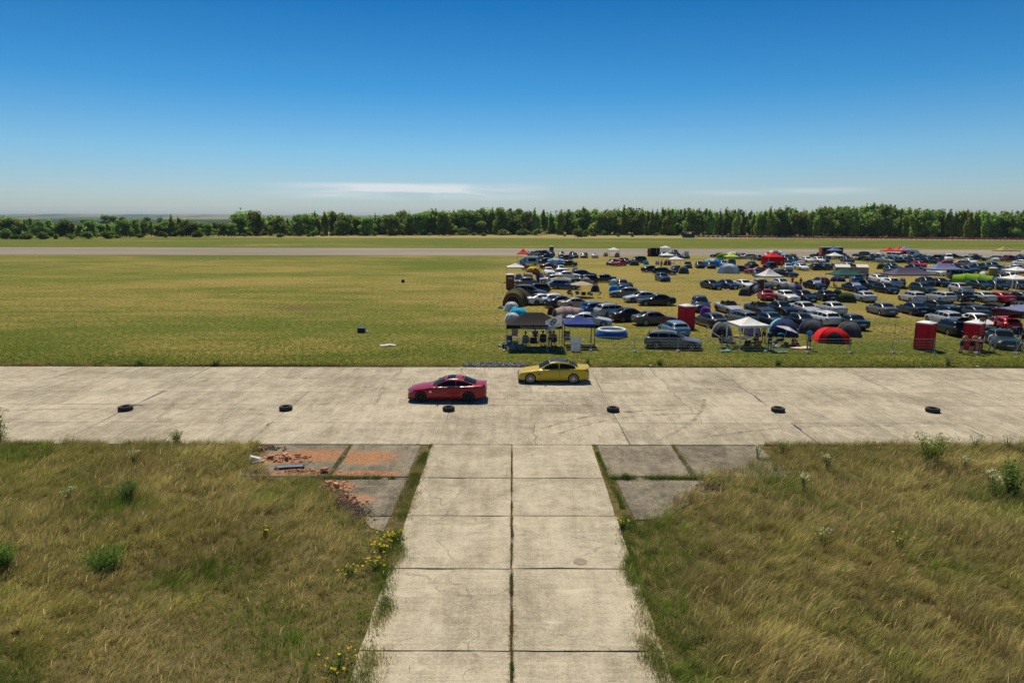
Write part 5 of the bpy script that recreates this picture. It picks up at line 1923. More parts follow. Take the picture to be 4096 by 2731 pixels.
def flat_cloth(X, Y, w, d, rz, col, label, name='blanket', cat='blanket', z=.04, seed=1, cols=None):
    r = random.Random(seed)
    ph = [r.uniform(0, 6) for _ in range(4)]
    mb = MB().grid(lambda u, v_: ((u - .5) * w + .05 * math.sin(9 * v_ + ph[0]), (v_ - .5) * d + .05 * math.sin(8 * u + ph[1]), z + .05 * (1 + math.sin(7 * u + ph[2]) * math.sin(6 * v_ + ph[3])) / 2), 10, 8,
                   mfn=(lambda i, j: (i + j // 2) % 2) if cols else None)
    ms_ = [FABRIC] if not cols else [mat('cloth_%d_%d' % (seed, i), c, .85) for i, c in enumerate(cols)]
    o = mb.build(name, ms_, None, True, None, col, (X, Y, 0), (0, 0, rz), thick=.012)
    return tag(o, label, cat)


def text_mesh(body, size, name, m, extrude=.002, font=None):
    cu = bpy.data.curves.new(name, 'FONT')
    cu.body = body
    cu.size = size
    cu.align_x = 'CENTER'
    cu.align_y = 'CENTER'
    cu.extrude = extrude
    o = put(name, cu)
    dg = bpy.context.evaluated_depsgraph_get()
    dg.update()
    me = bpy.data.meshes.new_from_object(o.evaluated_get(dg))
    bpy.data.objects.remove(o)
    me.materials.clear()
    me.materials.append(m)
    return me


def disc(r0, r1, n=28, a0=0, a1=6.2832):
    mb = MB()
    v = []
    for k in range(n + 1):
        t = a0 + (a1 - a0) * k / n
        v += [(r0 * math.cos(t), 0, r0 * math.sin(t)), (r1 * math.cos(t), 0, r1 * math.sin(t))]
    mb.add(v, [(2 * k, 2 * k + 1, 2 * k + 3, 2 * k + 2) for k in range(n)])
    return mb


def roundel(parent, r, loc, rot, wave=None, ring=(.02, .02, .03), q1=(.10, .30, .62), q2=(.80, .82, .85)):
    """Round badge: dark ring with bright edges and four quarters, as printed flat on the flag."""
    def w(mb):
        if wave:
            mb.v = [wave(p) for p in mb.v]
        return mb
    put('badge_ring', w(disc(r * .64, r * .95)).mesh('badge_ring', mat('badge_dark_%d' % int(ring[0] * 999), ring, .6, vary=0), thick=.002), parent, loc, rot)
    put('badge_edge', w(disc(r * .95, r)).mesh('badge_edge', WHITEP, thick=.003), parent, loc, rot)
    put('badge_edge', w(disc(r * .58, r * .64)).mesh('badge_edge', WHITEP, thick=.003), parent, loc, rot)
    for k in range(4):
        c = q1 if k % 2 == 0 else q2
        put('badge_quarter', w(disc(.001, r * .58, 8, k * 1.5708, (k + 1) * 1.5708)).mesh('badge_quarter', mat('badge_%d%d%d' % tuple(int(x * 99) for x in c), c, .6, vary=0), thick=.003), parent, loc, rot)


# figures and lettering are evaluated here, while the scene is still small
for _k, _f in (('hip', True), ('sit', False), ('stand', False), ('hold', False), ('ground', False), ('lean', False), ('lean', True), ('wide', False), ('walk', False), ('stand', True)):
    body_meshes(_k, _f)
TEXT = {k: text_mesh(k, sz, 'lettering', m) for k, sz, m in (('Čejkovická vinná stezka', .235, mat('silver_lettering', (.45, .48, .52), .5, vary=0)), ('AUTOKATTA', .17, mat('flag_ink', (.03, .03, .05), .7, vary=0)),
                                                            ('Východní Čechy', .20, mat('flag_white_ink', (.62, .62, .66), .7, vary=0)))}


# ================================================================ the two racing cars
def hero_car(kind, paint, px, py, label, wheels, extra):
    X, Y, d = ground(px, py)
    o = spawn_car(kind, paint, X, Y + .80, 180, label, True, wheels, SLAB_TOP, group='two cars racing on the taxiway', name='racing_car')
    pr = PROTO[kind]
    sh = pr['shell']
    L = pr['spec']['L']
    # door shut-lines, sill strip, window trim
    for sd in (1, -1):
        for x in extra['doors']:
            put('door_seam', sh.patch(x, x + .018, 2.6, 5.6, side=sd, off=.004).mesh('door_seam', BLACKPL), o)
        put('sill', sh.patch(1.22, L - 1.45, 1.6, 2.4, side=sd, off=.012).mesh('sill', PAINT if not extra.get('darksill') else BLACKPL, True), o, color=PAINTS[paint] if isinstance(paint, str) else paint)
        put('window_trim', sh.patch(1.58, 3.84, 5.93, 6.06, side=sd, off=.010).mesh('window_trim', extra['trim'], True), o)
        put('roof_trim', sh.patch(1.75, 3.70, 6.95, 7.06, side=sd, off=.010).mesh('roof_trim', extra['trim'], True), o)
        v = put('fender_vent', sh.patch(1.30, 1.42, 3.15, 3.6, side=sd, off=.008).mesh('fender_vent', extra['vent'], True), o)
        put('exhaust_pipe', MB().tube([(-L / 2 + .12, sd * .42, .27), (-L / 2 - .02, sd * .42, .27)], .045, 10).mesh('exhaust_pipe', CHROME), o)
    put('boot_spoiler', MB().grid(lambda u, v_: (-L / 2 + .16 - .16 * v_, (u - .5) * 1.36, 1.005 + .05 * v_ - .05 * (2 * u - 1) ** 2), 8, 2).mesh('boot_spoiler', PAINT, True, thick=.02), o, color=PAINTS[paint] if isinstance(paint, str) else paint)
    for (nm, a, b, r0, m) in extra['roof']:
        put(nm, sh.patch(a, b, r0, 10, both=True, off=.006).mesh(nm, m, True), o)
    put('front_splitter', MB().box((L / 2 - .16, 0, .20), (.30, 1.45, .04)).mesh('front_splitter', BLACKPL), o)
    return o


PAINTS['race_red'] = (.31, .001, .006)
PAINTS['race_yellow'] = (.56, .40, .010)
CARBON = mat('carbon_roof', (.020, .021, .023), .4, coat=.3, spec=.2, vary=.1)
hero_car('coupe', 'race_red', 1787, 1610, 'red two-door coupe with black wheels racing ahead on the taxiway', WHEEL_DARK,
         dict(doors=(1.52, 2.86), trim=CHROME, vent=CHROME, roof=[('sunroof', 2.30, 2.78, 8.1, GLASS)]))
hero_car('sedan', 'race_yellow', 2215, 1535, 'golden yellow four-door car with black roof racing on the taxiway', WHEEL_FINE,
         dict(doors=(1.47, 2.66, 3.52), trim=BLACKPL, vent=BLACKPL, roof=[('roof_skin', 2.08, 3.30, 7.95, CARBON)]))

# drivers are hidden behind the dark glass

# ================================================================ parked cars
TA, TB, TC, TD, TE = (1960, 970, 4.523), (2440, 970, 4.523), (2780, 970, 4.523), (3240, 970, 4.9), (3640, 970, 5.158)
TF, TG, TH, TI, TJ = (1960, 1180, 4.523), (2400, 1180, 4.704), (2760, 1180, 4.704), (3220, 1160, 4.704), (3596, 1160, 4.704)

CARS = [
    # ---- left group, along the camp's edge
    (TA, 790, 246, 'hatchback', 'silver', 30, 'pale silver hatchback just behind the blue and white camper roof'),
    (TA, 905, 236, 'wagon', 'navy', 60, 'navy estate in the far huddle between red gazebo and dark toilet'),
    (TA, 1000, 246, 'suv', 'black', 80, 'black SUV in the far huddle close to the dark toilet'),
    (TA, 1112, 247, 'saloon', 'charcoal', 95, 'dark saloon parked in front of the dark grey toilet'),
    (TA, 990, 310, 'sedan', 'navy', 200, 'navy car squeezed behind the black and white car by the camper'),
    (TA, 975, 390, 'wagon', 'black', 185, 'black estate with pale roof beside the camper van'),
    (TA, 1292, 256, 'hatchback', 'grey', -88, 'grey hatchback facing us near the runway, glaring windscreen'),
    (TA, 1522, 285, 'sedan', 'black', -78, 'black car facing us with a small blue dome behind it'),
    (TA, 1705, 283, 'hatchback', 'black', -98, 'black hatchback standing alone left of the white saloon by the runway'),
    (TA, 1898, 280, 'saloon', 'white', 88, 'white saloon seen from behind near the runway'),
    (TA, 1345, 322, 'sedan', 'navy', 178, 'navy car half hidden behind the blue awning tent'),
    (TA, 1395, 442, 'sedan', 'black', 176, 'black sedan in profile right of the maroon coupe'),
    (TA, 1090, 488, 'coupe', 'maroon', 2, 'maroon coupe in profile in front of the blue awning tent'),
    (TA, 1058, 592, 'saloon', 'white', -88, 'white saloon facing us with blinding windscreen, right of the yellow tent'),
    (TA, 1278, 552, 'hatchback', 'silver', -92, 'silver hatchback facing us with blinding windscreen'),
    (TA, 1225, 612, 'wagon', 'white', 182, 'white estate peeking out behind the silver estate'),
    (TA, 1410, 662, 'sedan', 'white', 2, 'white sedan behind the beige tent, bonnet to the right'),
    (TA, 1112, 742, 'wagon', 'silver', 188, 'silver estate in profile left of the beige ridge tent'),
    (TA, 1700, 640, 'wagon', 'navy', 6, 'navy estate below the grey igloo tent'),
    (TA, 1700, 745, 'wagon', 'black', 188, 'black estate behind the grey-brown dome, long side to us'),
    (TA, 2040, 727, 'saloon', 'green', 180, 'dark green saloon whose tail sticks out behind the black estate'),
    (TA, 625, 792, 'sedan', 'grey', 184, 'grey sedan in profile right of the brown toilet'),
    (TA, 1358, 856, 'wagon', 'blue', -14, 'bright blue estate left of the beige parasol'),
    (TA, 800, 930, 'wagon', 'black', 186, 'black estate with raised tailgate above the olive tunnel tent'),
    (TA, 720, 1010, 'suv', 'charcoal', -8, 'dark SUV standing right behind the olive tunnel tent'),
    (TF, 965, 190, 'coupe', 'white', 24, 'white coupe, tail towards us, right of the olive tunnel tent'),
    (TF, 1215, 196, 'hatchback', 'white', 25, 'white hatchback second in the tail-on row'),
    (TF, 1310, 240, 'sedan', 'navy', 25, 'navy sedan third in the tail-on row'),
    (TF, 1570, 268, 'coupe', 'beige', 25, 'champagne coupe behind the orange-trimmed tent'),
    (TF, 1960, 375, 'hatchback', 'blue', 28, 'deep blue hatchback behind the silver-roofed coupe'),
    (TG, 270, 432, 'wagon', 'silver', 30, 'silver estate next to the black sedan above the pool'),
    (TG, 560, 517, 'sedan', 'black', 30, 'black sedan between silver estate and bronze sedan'),
    (TG, 1020, 582, 'sedan', 'bronze', 24, 'bronze-grey sedan last in the tail-on row, above the grey estate'),
    (TF, 1790, 585, 'coupe', 'silver', -4, 'silver and grey classic coupe in profile behind the blue gazebo'),
    (TB, 290, 1002, 'sedan', 'grey', 184, 'silver-grey sedan nose left at the end of the left camp'),
    (TB, 560, 1092, 'sedan', 'silver', 204, 'silver sedan between the grey and the black sedan, nose left'),
    (TG, 1060, 205, 'sedan', 'black', 194, 'black sedan ending the nose-left trio by the open grass lane'),
    (TB, 220, 858, 'sedan', 'navy', -80, 'navy sedan facing us between the blue and the olive small tents'),
    (TG, 1365, 1042, 'wagon', 'grey', -1, 'grey estate with roof rails parked right behind the fence'),
    (TG, 1385, 815, 'hatchback', 'paleblue', 112, 'blue hatchback seen from behind over the grey estate'),
    (TG, 1885, 335, 'suv', 'navy', -82, 'navy SUV facing us right of the single red toilet'),
    (TG, 2085, 645, 'sedan', 'charcoal', 118, 'dark sedan showing its tail beside the purple tent'),
    (TH, 720, 372, 'convertible', 'silver', -62, 'open silver convertible on the worn grass'),
    (TH, 960, 592, 'wagon', 'grey', 119, 'grey estate tail-on above the white front gazebo'),
    (TH, 1295, 396, 'convertible', 'charcoal', -60, 'charcoal convertible facing us beside the black sedan'),
    (TH, 1715, 393, 'sedan', 'black', -60, 'black sedan facing us between charcoal convertible and silver sedan'),
    (TH, 2160, 403, 'sedan', 'silver', -60, 'silver sedan facing us right of the black sedan with pink sticker'),
    (TH, 1455, 622, 'sedan', 'teal', 119, 'dark teal car with a blue towel on it'),
    (TH, 2035, 642, 'sedan', 'black', 119, 'black car with sun glare behind the big orange-piped tent'),
    (TI, 325, 690, 'wagon', 'white', 119, 'white estate tail-on behind the navy dome tent'),
    (TI, 850, 762, 'saloon', 'teal', 119, 'dark saloon tail-on behind the olive-grey dome tent'),
    (TI, 480, 484, 'sedan', 'silver', 119, 'silver sedan tail-on alone in the lane behind the white estate'),
    (TI, 350, 224, 'saloon', 'black', 119, 'old black saloon tail-on left of the green tent'),
    (TI, 1085, 238, 'coupe', 'silver', 117, 'silver coupe tail-on right of the green tent'),
    (TI, 1435, 502, 'sedan', 'grey', 117, 'grey-blue sedan tail-on at the left end of its row'),
    (TI, 2015, 494, 'sedan', 'navy', 119, 'navy sedan tail-on second in the row behind the red toilets'),
    (TJ, 715, 455, 'sedan', 'black', -46, 'black sedan nose to us behind the two navy tail-on cars'),
    (TJ, 1225, 492, 'coupe', 'black', 152, 'dark soft-top car above the black estate with open tailgate'),
    (TJ, 1700, 500, 'coupe', 'black', 150, 'black car with its boot lid raised high'),
    (TJ, 2170, 470, 'coupe', 'white', 163, 'white soft-top car with black roof at the edge of the photo'),
    (TJ, 2110, 545, 'coupe', 'maroon', 168, 'dark red car behind the bright red one by the blue canopy'),
    (TJ, 845, 568, 'wagon', 'black', 119, 'black estate tail-on left of the dark grey coupe'),
    (TJ, 1370, 560, 'coupe', 'charcoal', 121, 'dark grey coupe tail-on above the white sedan'),
    (TJ, 830, 690, 'wagon', 'silver', 119, 'silver estate partly hidden by the black open-tailgate estate'),
    (TJ, 945, 882, 'wagon', 'black', 119, 'black estate with open tailgate between the two red toilets'),
    (TJ, 1470, 760, 'sedan', 'white', -60, 'white sedan nose to us behind the right red toilet'),
    (TJ, 1890, 805, 'hatchback', 'red', 124, 'bright red hatchback with open boot near the photo edge'),
    (TJ, 1905, 1132, 'saloon', 'green', -72, 'dark green saloon facing us behind the people at the fence'),
    (TJ, 235, 250, 'wagon', 'silver', 117, 'silver estate tail-on, left of two alike in the middle row'),
    (TJ, 765, 250, 'wagon', 'silver', 124, 'silver estate tail-on, right of two alike, green bag at its wheel'),
    (TJ, 1180, 245, 'saloon', 'black', 119, 'old black saloon tail-on next to the silver estate'),
    (TJ, 1520, 245, 'coupe', 'silver', 124, 'silver coupe tail-on left of the red coupe'),
    (TJ, 1850, 255, 'coupe', 'red', 129, 'red coupe tail-on in the middle row'),
    (TJ, 2240, 262, 'sedan', 'navy', 136, 'navy sedan right of the red coupe, cut by the photo edge'),
    # ---- centre
    (TC, 290, 857, 'coupe', 'black', -60, 'black coupe, first of three nose-on cars in the lane'),
    (TC, 588, 852, 'coupe', 'navy', -60, 'navy coupe, middle of three nose-on cars in the lane'),
    (TC, 885, 852, 'coupe', 'white', -60, 'white coupe, last of three nose-on cars, left of the white gazebo'),
    (TC, 1205, 842, 'coupe', 'silver', -56, 'silver car standing under the tall white gazebo'),
    (TC, 1560, 825, 'coupe', 'silver', -62, 'silver coupe right behind the tall white gazebo'),
    (TC, 2165, 862, 'sedan', 'black', -58, 'black sedan with silver sunshade left of the green gazebo'),
    (TD, 180, 860, 'hatchback', 'maroon', 116, 'maroon hatchback behind the car with the sunshade'),
    (TC, 1275, 1057, 'saloon', 'red', 98, 'red saloon tail-on behind the dark red flag'),
    (TC, 1650, 1084, 'saloon', 'white', -62, 'white saloon with rear spoiler nose-on beside the black sedan'),
    (TC, 1960, 1084, 'sedan', 'black', -60, 'black sedan nose-on right of the white saloon'),
    (TC, 82, 470, 'hatchback', 'black', -82, 'black hatchback left of the twin-cabin blue tunnel tent'),
    (TC, 292, 476, 'hatchback', 'black', -86, 'black hatchback in front of the blue tunnel tent'),
    (TC, 445, 402, 'hatchback', 'charcoal', 96, 'dark car tail-on behind the silver-blue car, left of lime gazebo'),
    (TC, 505, 445, 'sedan', 'paleblue', -72, 'silver-blue car nose-on behind the big blue dome'),
    (TC, 660, 416, 'hatchback', 'grey', 94, 'grey hatchback under the lime gazebo'),
    (TC, 420, 276, 'sedan', 'black', 184, 'black sedan in profile left of the green dome near the runway'),
    (TC, 850, 552, 'wagon', 'charcoal', -8, 'dark car whose bonnet shows right of the big blue dome'),
    (TC, 1010, 468, 'sedan', 'black', 108, 'black car behind the small camouflage dome'),
    (TC, 1105, 572, 'coupe', 'red', 188, 'red coupe in profile behind the small dark saloon'),
    (TC, 1132, 627, 'saloon', 'navy', -82, 'small navy saloon nose-on in front of the red coupe'),
    (TC, 1345, 502, 'suv', 'black', 108, 'black boxy SUV before the red walled gazebo'),
    (TC, 1655, 632, 'sedan', 'navy', -44, 'navy sedan in three-quarter view right of the cream dome'),
    (TC, 1678, 507, 'saloon', 'silver', -84, 'silver saloon nose-on right of the red walled gazebo'),
    (TC, 1918, 508, 'sedan', 'white', -66, 'white sedan nose-on in front of the lilac tent'),
    (TD, 85, 546, 'hatchback', 'black', 108, 'black hatchback tail-on, first of three left of the silver sedan'),
    (TD, 268, 546, 'hatchback', 'teal', 110, 'dark hatchback tail-on, middle of three left of the silver sedan'),
    (TD, 480, 550, 'hatchback', 'black', 112, 'black hatchback tail-on, last of three left of the silver sedan'),
    (TD, 745, 531, 'sedan', 'silver', -60, 'silver sedan nose-on above the white-roofed trailer'),
    (TC, 935, 300, 'wagon', 'silver', 196, 'silver estate near the walking pair'),
    (TC, 1148, 331, 'sedan', 'black', -72, 'black sedan nose-on right of the walking pair'),
    (TC, 1300, 314, 'hatchback', 'white', -72, 'white hatchback left above the red walled gazebo'),
    (TC, 1500, 300, 'hatchback', 'navy', -80, 'small navy car under the big white-grey tent'),
    (TC, 1640, 330, 'sedan', 'teal', -66, 'dark blue car first right of the red walled gazebo'),
    (TC, 1690, 388, 'sedan', 'navy', -60, 'dark blue car with open door nearest the cyan tent'),
    (TC, 1790, 358, 'sedan', 'navy', -62, 'navy sedan above the cyan tent'),
    (TC, 2012, 366, 'sedan', 'white', -60, 'white sedan, left of two alike nose-on behind the lilac tent'),
    (TC, 2222, 366, 'sedan', 'white', -60, 'white sedan, right of two alike nose-on behind the lilac tent'),
    (TC, 848, 290, 'hatchback', 'maroon', 100, 'maroon car beside the white frame tent near the runway'),
    (TD, 160, 291, 'sedan', 'black', 188, 'black sedan in profile left of the coach'),
    (TD, 278, 392, 'hatchback', 'navy', -76, 'navy hatchback left of the small white gazebo'),
    (TD, 640, 312, 'sedan', 'teal', -62, 'dark blue car in front of the coach'),
    (TD, 722, 397, 'sedan', 'charcoal', -60, 'dark grey sedan right of the small white gazebo'),
    (TD, 1000, 296, 'suv', 'bronze', 170, 'brown SUV with luggage between coach and red gazebos'),
    (TD, 1180, 383, 'wagon', 'black', -34, 'black estate in front of the green and grey tents'),
    (TD, 1280, 330, 'sedan', 'black', -50, 'black car before the silver arched tent'),
    (TD, 1465, 406, 'coupe', 'mint', -42, 'pale mint-silver coupe in front of the red gazebos'),
    (TD, 1655, 402, 'sedan', 'black', -52, 'black sedan right of the mint-silver coupe'),
    (TD, 1690, 330, 'van', 'white', -30, 'white people carrier beneath the red gazebos'),
    (TD, 1840, 406, 'sedan', 'black', -52, 'black sedan second right of the mint-silver coupe'),
    (TD, 1905, 352, 'sedan', 'silver', -48, 'silver car before the white caravan'),
    (TD, 2025, 374, 'sedan', 'charcoal', -44, 'dark car right of the silver car by the caravan'),
    (TD, 2130, 326, 'hatchback', 'navy', -60, 'navy hatchback right of the white caravan'),
    (TD, 1612, 547, 'coupe', 'charcoal', -54, 'charcoal coupe right of the camouflage igloo tent'),
    (TD, 1585, 606, 'hatchback', 'teal', -66, 'dark hatchback behind the purple-grey double gazebo'),
    (TD, 2050, 567, 'sedan', 'black', -54, 'black sedan nose-on above the purple-grey gazebo peak'),
    (TD, 2050, 442, 'sedan', 'black', -50, 'black car behind the red sedan in the far right rows'),
    (TD, 2150, 494, 'sedan', 'red', -56, 'red sedan nose-on above the purple-grey gazebo'),
    (TE, 370, 442, 'wagon', 'black', -50, 'black estate with bright roof rails behind the red sedan'),
    (TD, 1345, 800, 'coupe', 'white', -60, 'white coupe left of two nose-on at the purple-grey gazebo'),
    (TD, 1610, 882, 'coupe', 'white', -58, 'white coupe right of two nose-on at the purple-grey gazebo'),
    (TD, 1140, 932, 'coupe', 'black', -50, 'black coupe right of the blue sedan with the sunshade'),
    (TD, 1478, 1012, 'wagon', 'black', -58, 'black estate nose-on in front of the white coupes'),
    (TD, 862, 984, 'sedan', 'navy', -58, 'blue sedan with bright sunshade beneath the green gazebo'),
    (TE, 250, 1058, 'wagon', 'green', -56, 'dark green estate nose-on below the purple-grey gazebo'),
    (TE, 345, 908, 'sedan', 'black', -60, 'black sedan under the purple-grey gazebo edge'),
    (TD, 905, 800, 'hatchback', 'blue', 100, 'blue car half hidden behind the green gazebo'),
    # ---- right
    (TE, 630, 932, 'coupe', 'black', -55, 'black coupe nose-on below the lavender gazebo'),
    (TE, 1415, 978, 'sedan', 'green', -55, 'dark green sedan nose-on in front of the bright green tunnel tent'),
    (TE, 1765, 984, 'sedan', 'black', -58, 'black sedan nose-on left of the lower white gazebo'),
    (TE, 1045, 1062, 'hatchback', 'silver', -60, 'silver hatchback with black bonnet behind the silver estates'),
    (TE, 920, 592, 'wagon', 'black', -50, 'black estate left in the dark row above the grey van'),
    (TE, 1222, 622, 'sedan', 'teal', -50, 'dark sedan nose-on right above the grey van'),
    (TE, 1405, 582, 'sedan', 'black', -54, 'black sedan third in the dark row above the grey van'),
    (TE, 1575, 562, 'sedan', 'charcoal', -54, 'dark car peeking behind the dark row above the grey van'),
    (TE, 1702, 546, 'sedan', 'black', -60, 'black sedan at the right end of the dark row'),
    (TE, 1005, 492, 'wagon', 'silver', 188, 'silver-white estate in profile above the dark row'),
    (TE, 1235, 456, 'hatchback', 'white', -60, 'white hatchback behind the silver-white estate'),
    (TE, 795, 497, 'coupe', 'red', 6, 'red coupe right of the purple dome in the far rows'),
    (TE, 585, 442, 'sedan', 'black', -40, 'black car left of the white van front'),
    (TE, 500, 366, 'sedan', 'black', 184, 'black car in profile right of the small white igloo'),
    (TE, 690, 362, 'sedan', 'charcoal', -40, 'dark car directly left of the white van'),
    (TE, 890, 341, 'sedan', 'black', 4, 'black sedan in profile right of the white van'),
    (TE, 790, 394, 'van', 'white', -86, 'white van facing us in the far right rows'),
    (TE, 1265, 331, 'sedan', 'silver', 194, 'silver sedan behind the black one near the runway'),
    (TE, 1355, 377, 'sedan', 'black', -18, 'black sedan in front of the silver one near the runway'),
    (TE, 1685, 378, 'wagon', 'silver', 188, 'silver estate behind the small white pop-up tent'),
    (TE, 1985, 402, 'suv', 'maroon', 118, 'maroon SUV under the khaki gazebo'),
    (TE, 2240, 407, 'sedan', 'navy', 112, 'navy sedan tail-on right under the khaki gazebo'),
    (TE, 2290, 352, 'sedan', 'teal', 130, 'dark car behind the navy one under the khaki gazebo'),
    (TE, 2215, 606, 'coupe', 'silver', -30, 'silver coupe right of the turquoise dome'),
    (TE, 2330, 492, 'sedan', 'white', -40, 'white car at the photo edge above the silver coupe'),
    (TE, 2230, 668, 'wagon', 'charcoal', 172, 'dark grey estate behind the upper white gazebo'),
    (TE, 1940, 700, 'hatchback', 'navy', -70, 'dark car right of the yellow toilet'),
    (TE, 1890, 842, 'sedan', 'charcoal', -62, 'dark car below the yellow toilet, left of the white gazebos'),
    (TE, 2085, 832, 'suv', 'white', -60, 'white and dark SUV under the upper white gazebo'),
    (TE, 2235, 985, 'sedan', 'navy', -60, 'navy sedan behind the lower white gazebo'),
    (TE, 490, 694, 'saloon', 'white', -40, 'white car under the lavender gazebo'),
    (TE, 1070, 792, 'van', 'grey', 24, 'grey windowed van tail-on left of the green tunnel tent'),
    (TE, 1100, 640, 'sedan', 'navy', -50, 'navy car whose roof shows over the grey van'),
    # ---- far centre, near the runway
    (TA, 2215, 415, 'sedan', 'black', -110, 'black car left of the small red saloon'),
    (TB, 172, 430, 'saloon', 'red', 232, 'small red saloon in the far centre'),
    (TB, 268, 390, 'sedan', 'navy', -52, 'navy car with glaring windscreen right of the red saloon'),
    (TB, 490, 377, 'suv', 'green', 198, 'dark green SUV behind the small camouflage tent'),
    (TB, 765, 546, 'sedan', 'black', 4, 'black sedan behind the long old black estate'),
    (TB, 985, 588, 'wagon', 'black', -5, 'long old black estate in profile'),
    (TB, 948, 712, 'hatchback', 'navy', -72, 'navy hatchback alone on the grass lane facing us'),
    (TB, 965, 268, 'hatchback', 'blue', -84, 'blue car with glaring windscreen right of the rusty wreck'),
    (TB, 1075, 276, 'sedan', 'silver', -76, 'silver car right of the blue one by the rusty wreck'),
    (TB, 1030, 205, 'hatchback', 'white', -90, 'white hatchback with raised tailgate under the far white gazebo'),
    (TB, 1172, 222, 'hatchback', 'black', -80, 'black car behind the far white gazebo'),
    (TB, 1220, 296, 'sedan', 'black', -72, 'black sedan nose-on left of the car with open bonnet'),
    (TB, 1365, 292, 'saloon', 'grey', -80, 'grey saloon with its white bonnet raised'),
    (TB, 1408, 467, 'convertible', 'navy', -90, 'roofless navy car right of the white gazebo pair'),
    (TB, 1190, 542, 'hatchback', 'charcoal', 98, 'dark hatchback under the nearer white gazebo'),
]

car_objs = {}
for (tile, x, y, kind, paint, hd, label) in CARS:
    X, Y, d, s = placed(tile, x, y)
    L = KINDS_CAR[kind]['L']
    hd -= math.degrees(math.atan2(X, Y))          # heading was read as seen along the line of sight
    hy = abs(L / 2 * math.sin(R(hd))) + abs(.88 * math.cos(R(hd)))
    Yc = Y + hy * .80
    dep = Yc * math.cos(PITCH) + CAM_H * math.sin(PITCH)
    Xc = X * dep / d
    car_objs[label] = spawn_car(kind, paint, Xc, Yc, hd, label, near=(Y < 105), wheels=random.choice([WHEEL, WHEEL, WHEEL_FINE]))


def add_panel(label_start, name, verts, paint, m=None):
    o = next(v for k, v in car_objs.items() if k.startswith(label_start))
    put(name, MB().add(verts, [(0, 1, 2, 3)]).mesh(name, m or PAINT, thick=.03), o, color=PAINTS[paint])
    return o


# raised tailgates, boot lids and bonnets
add_panel('black estate with open tailgate', 'tailgate', [(-1.85, -.62, 1.44), (-1.85, .62, 1.44), (-2.75, .60, 1.92), (-2.75, -.60, 1.92)], 'black')
add_panel('black estate with raised tailgate', 'tailgate', [(-1.85, -.62, 1.44), (-1.85, .62, 1.44), (-2.75, .60, 1.85), (-2.75, -.60, 1.85)], 'paleblue')
add_panel('black car with its boot lid', 'boot_lid', [(-1.65, -.58, 1.08), (-1.65, .58, 1.08), (-2.05, .58, 1.75), (-2.05, -.58, 1.75)], 'black')
add_panel('bright red hatchback', 'tailgate', [(-1.5, -.60, 1.40), (-1.5, .60, 1.40), (-2.35, .58, 1.86), (-2.35, -.58, 1.86)], 'black')
add_panel('grey saloon with its white bonnet', 'bonnet', [(.95, -.68, .98), (.95, .68, .98), (1.25, .64, 2.0), (1.25, -.64, 2.0)], 'white')
add_panel('white hatchback with raised', 'tailgate', [(-1.5, -.60, 1.40), (-1.5, .60, 1.40), (-2.3, .58, 1.9), (-2.3, -.58, 1.9)], 'white')
# sunshades behind windscreens
SHADE = mat('foil_sunshade', (.75, .78, .76), .25, .6, vary=.2)
for k in ('black sedan with silver sunshade', 'blue sedan with bright sunshade'):
    o = next(v for q, v in car_objs.items() if q.startswith(k))
    sh = PROTO['sedan']['shell']
    put('sunshade', sh.patch(1.42, 1.98, 8.1, 10, both=True, off=.016).mesh('sunshade', SHADE, True), o)
o = next(v for q, v in car_objs.items() if q.startswith('silver hatchback with black bonnet'))
put('bonnet', PROTO['hatchback']['shell'].patch(.12, 1.16, 5.4, 10, both=True, off=.008).mesh('bonnet', BLACKPL, True), o)
for k in ('white soft-top', 'dark soft-top', 'black car with its boot'):
    o = next(v for q, v in car_objs.items() if q.startswith(k))
    put('soft_top', PROTO['coupe']['shell'].patch(2.15, 3.95, 7.0, 10, both=True, off=.010).mesh('soft_top', mat('soft_top_cloth', (.012, .012, .012), .9), True), o)


# ================================================================ tents
def dome(tile, x, y, wpx, hpx, cols, label, dep=None, rz=0.0, door=1):
    X, Y, d, s = placed(tile, x, y)
    w = wpx * s * 1.0
    dp = dep or w * .85
    h = max(.9, min(2.1, hpx * s - dp * .5 * CAM_H / Y * .55))
    dome_tent(X * (1 + dp / 2 / Y), Y + dp / 2, w, dp, h, cols, R(rz) - math.atan2(X, Y), label, door)


def tunnel(tile, x, y, wpx, hpx, cols, label, rz=0.0, length=None, across=None, opened=True):
    """wpx/hpx: size in the photo; rz 0 = long side to us, 90 = end wall to us."""
    X, Y, d, s = placed(tile, x, y)
    wide = wpx * s
    if abs(rz) < 45:
        l, w = length or wide, across or 2.3
        dp = w
    else:
        l, w = length or 3.4, across or wide
        dp = l
    h = max(1.0, min(2.3, hpx * s - dp * .5 * CAM_H / Y * .5))
    tunnel_tent(X * (1 + dp / 2 / Y), Y + dp / 2, w, l, h, cols, R(rz) - math.atan2(X, Y), label, opened)


def gz(tile, x, y, w, dp, eave, top, col, label, rz=0.0, **k):
    """Gazebo with the middle of its front edge standing at tile position (x, y); sizes in metres."""
    X, Y, d, s = placed(tile, x, y)
    return gazebo(X * (1 + dp / 2 / Y), Y + dp / 2, w, dp, eave, top, col, R(rz), label, **k)


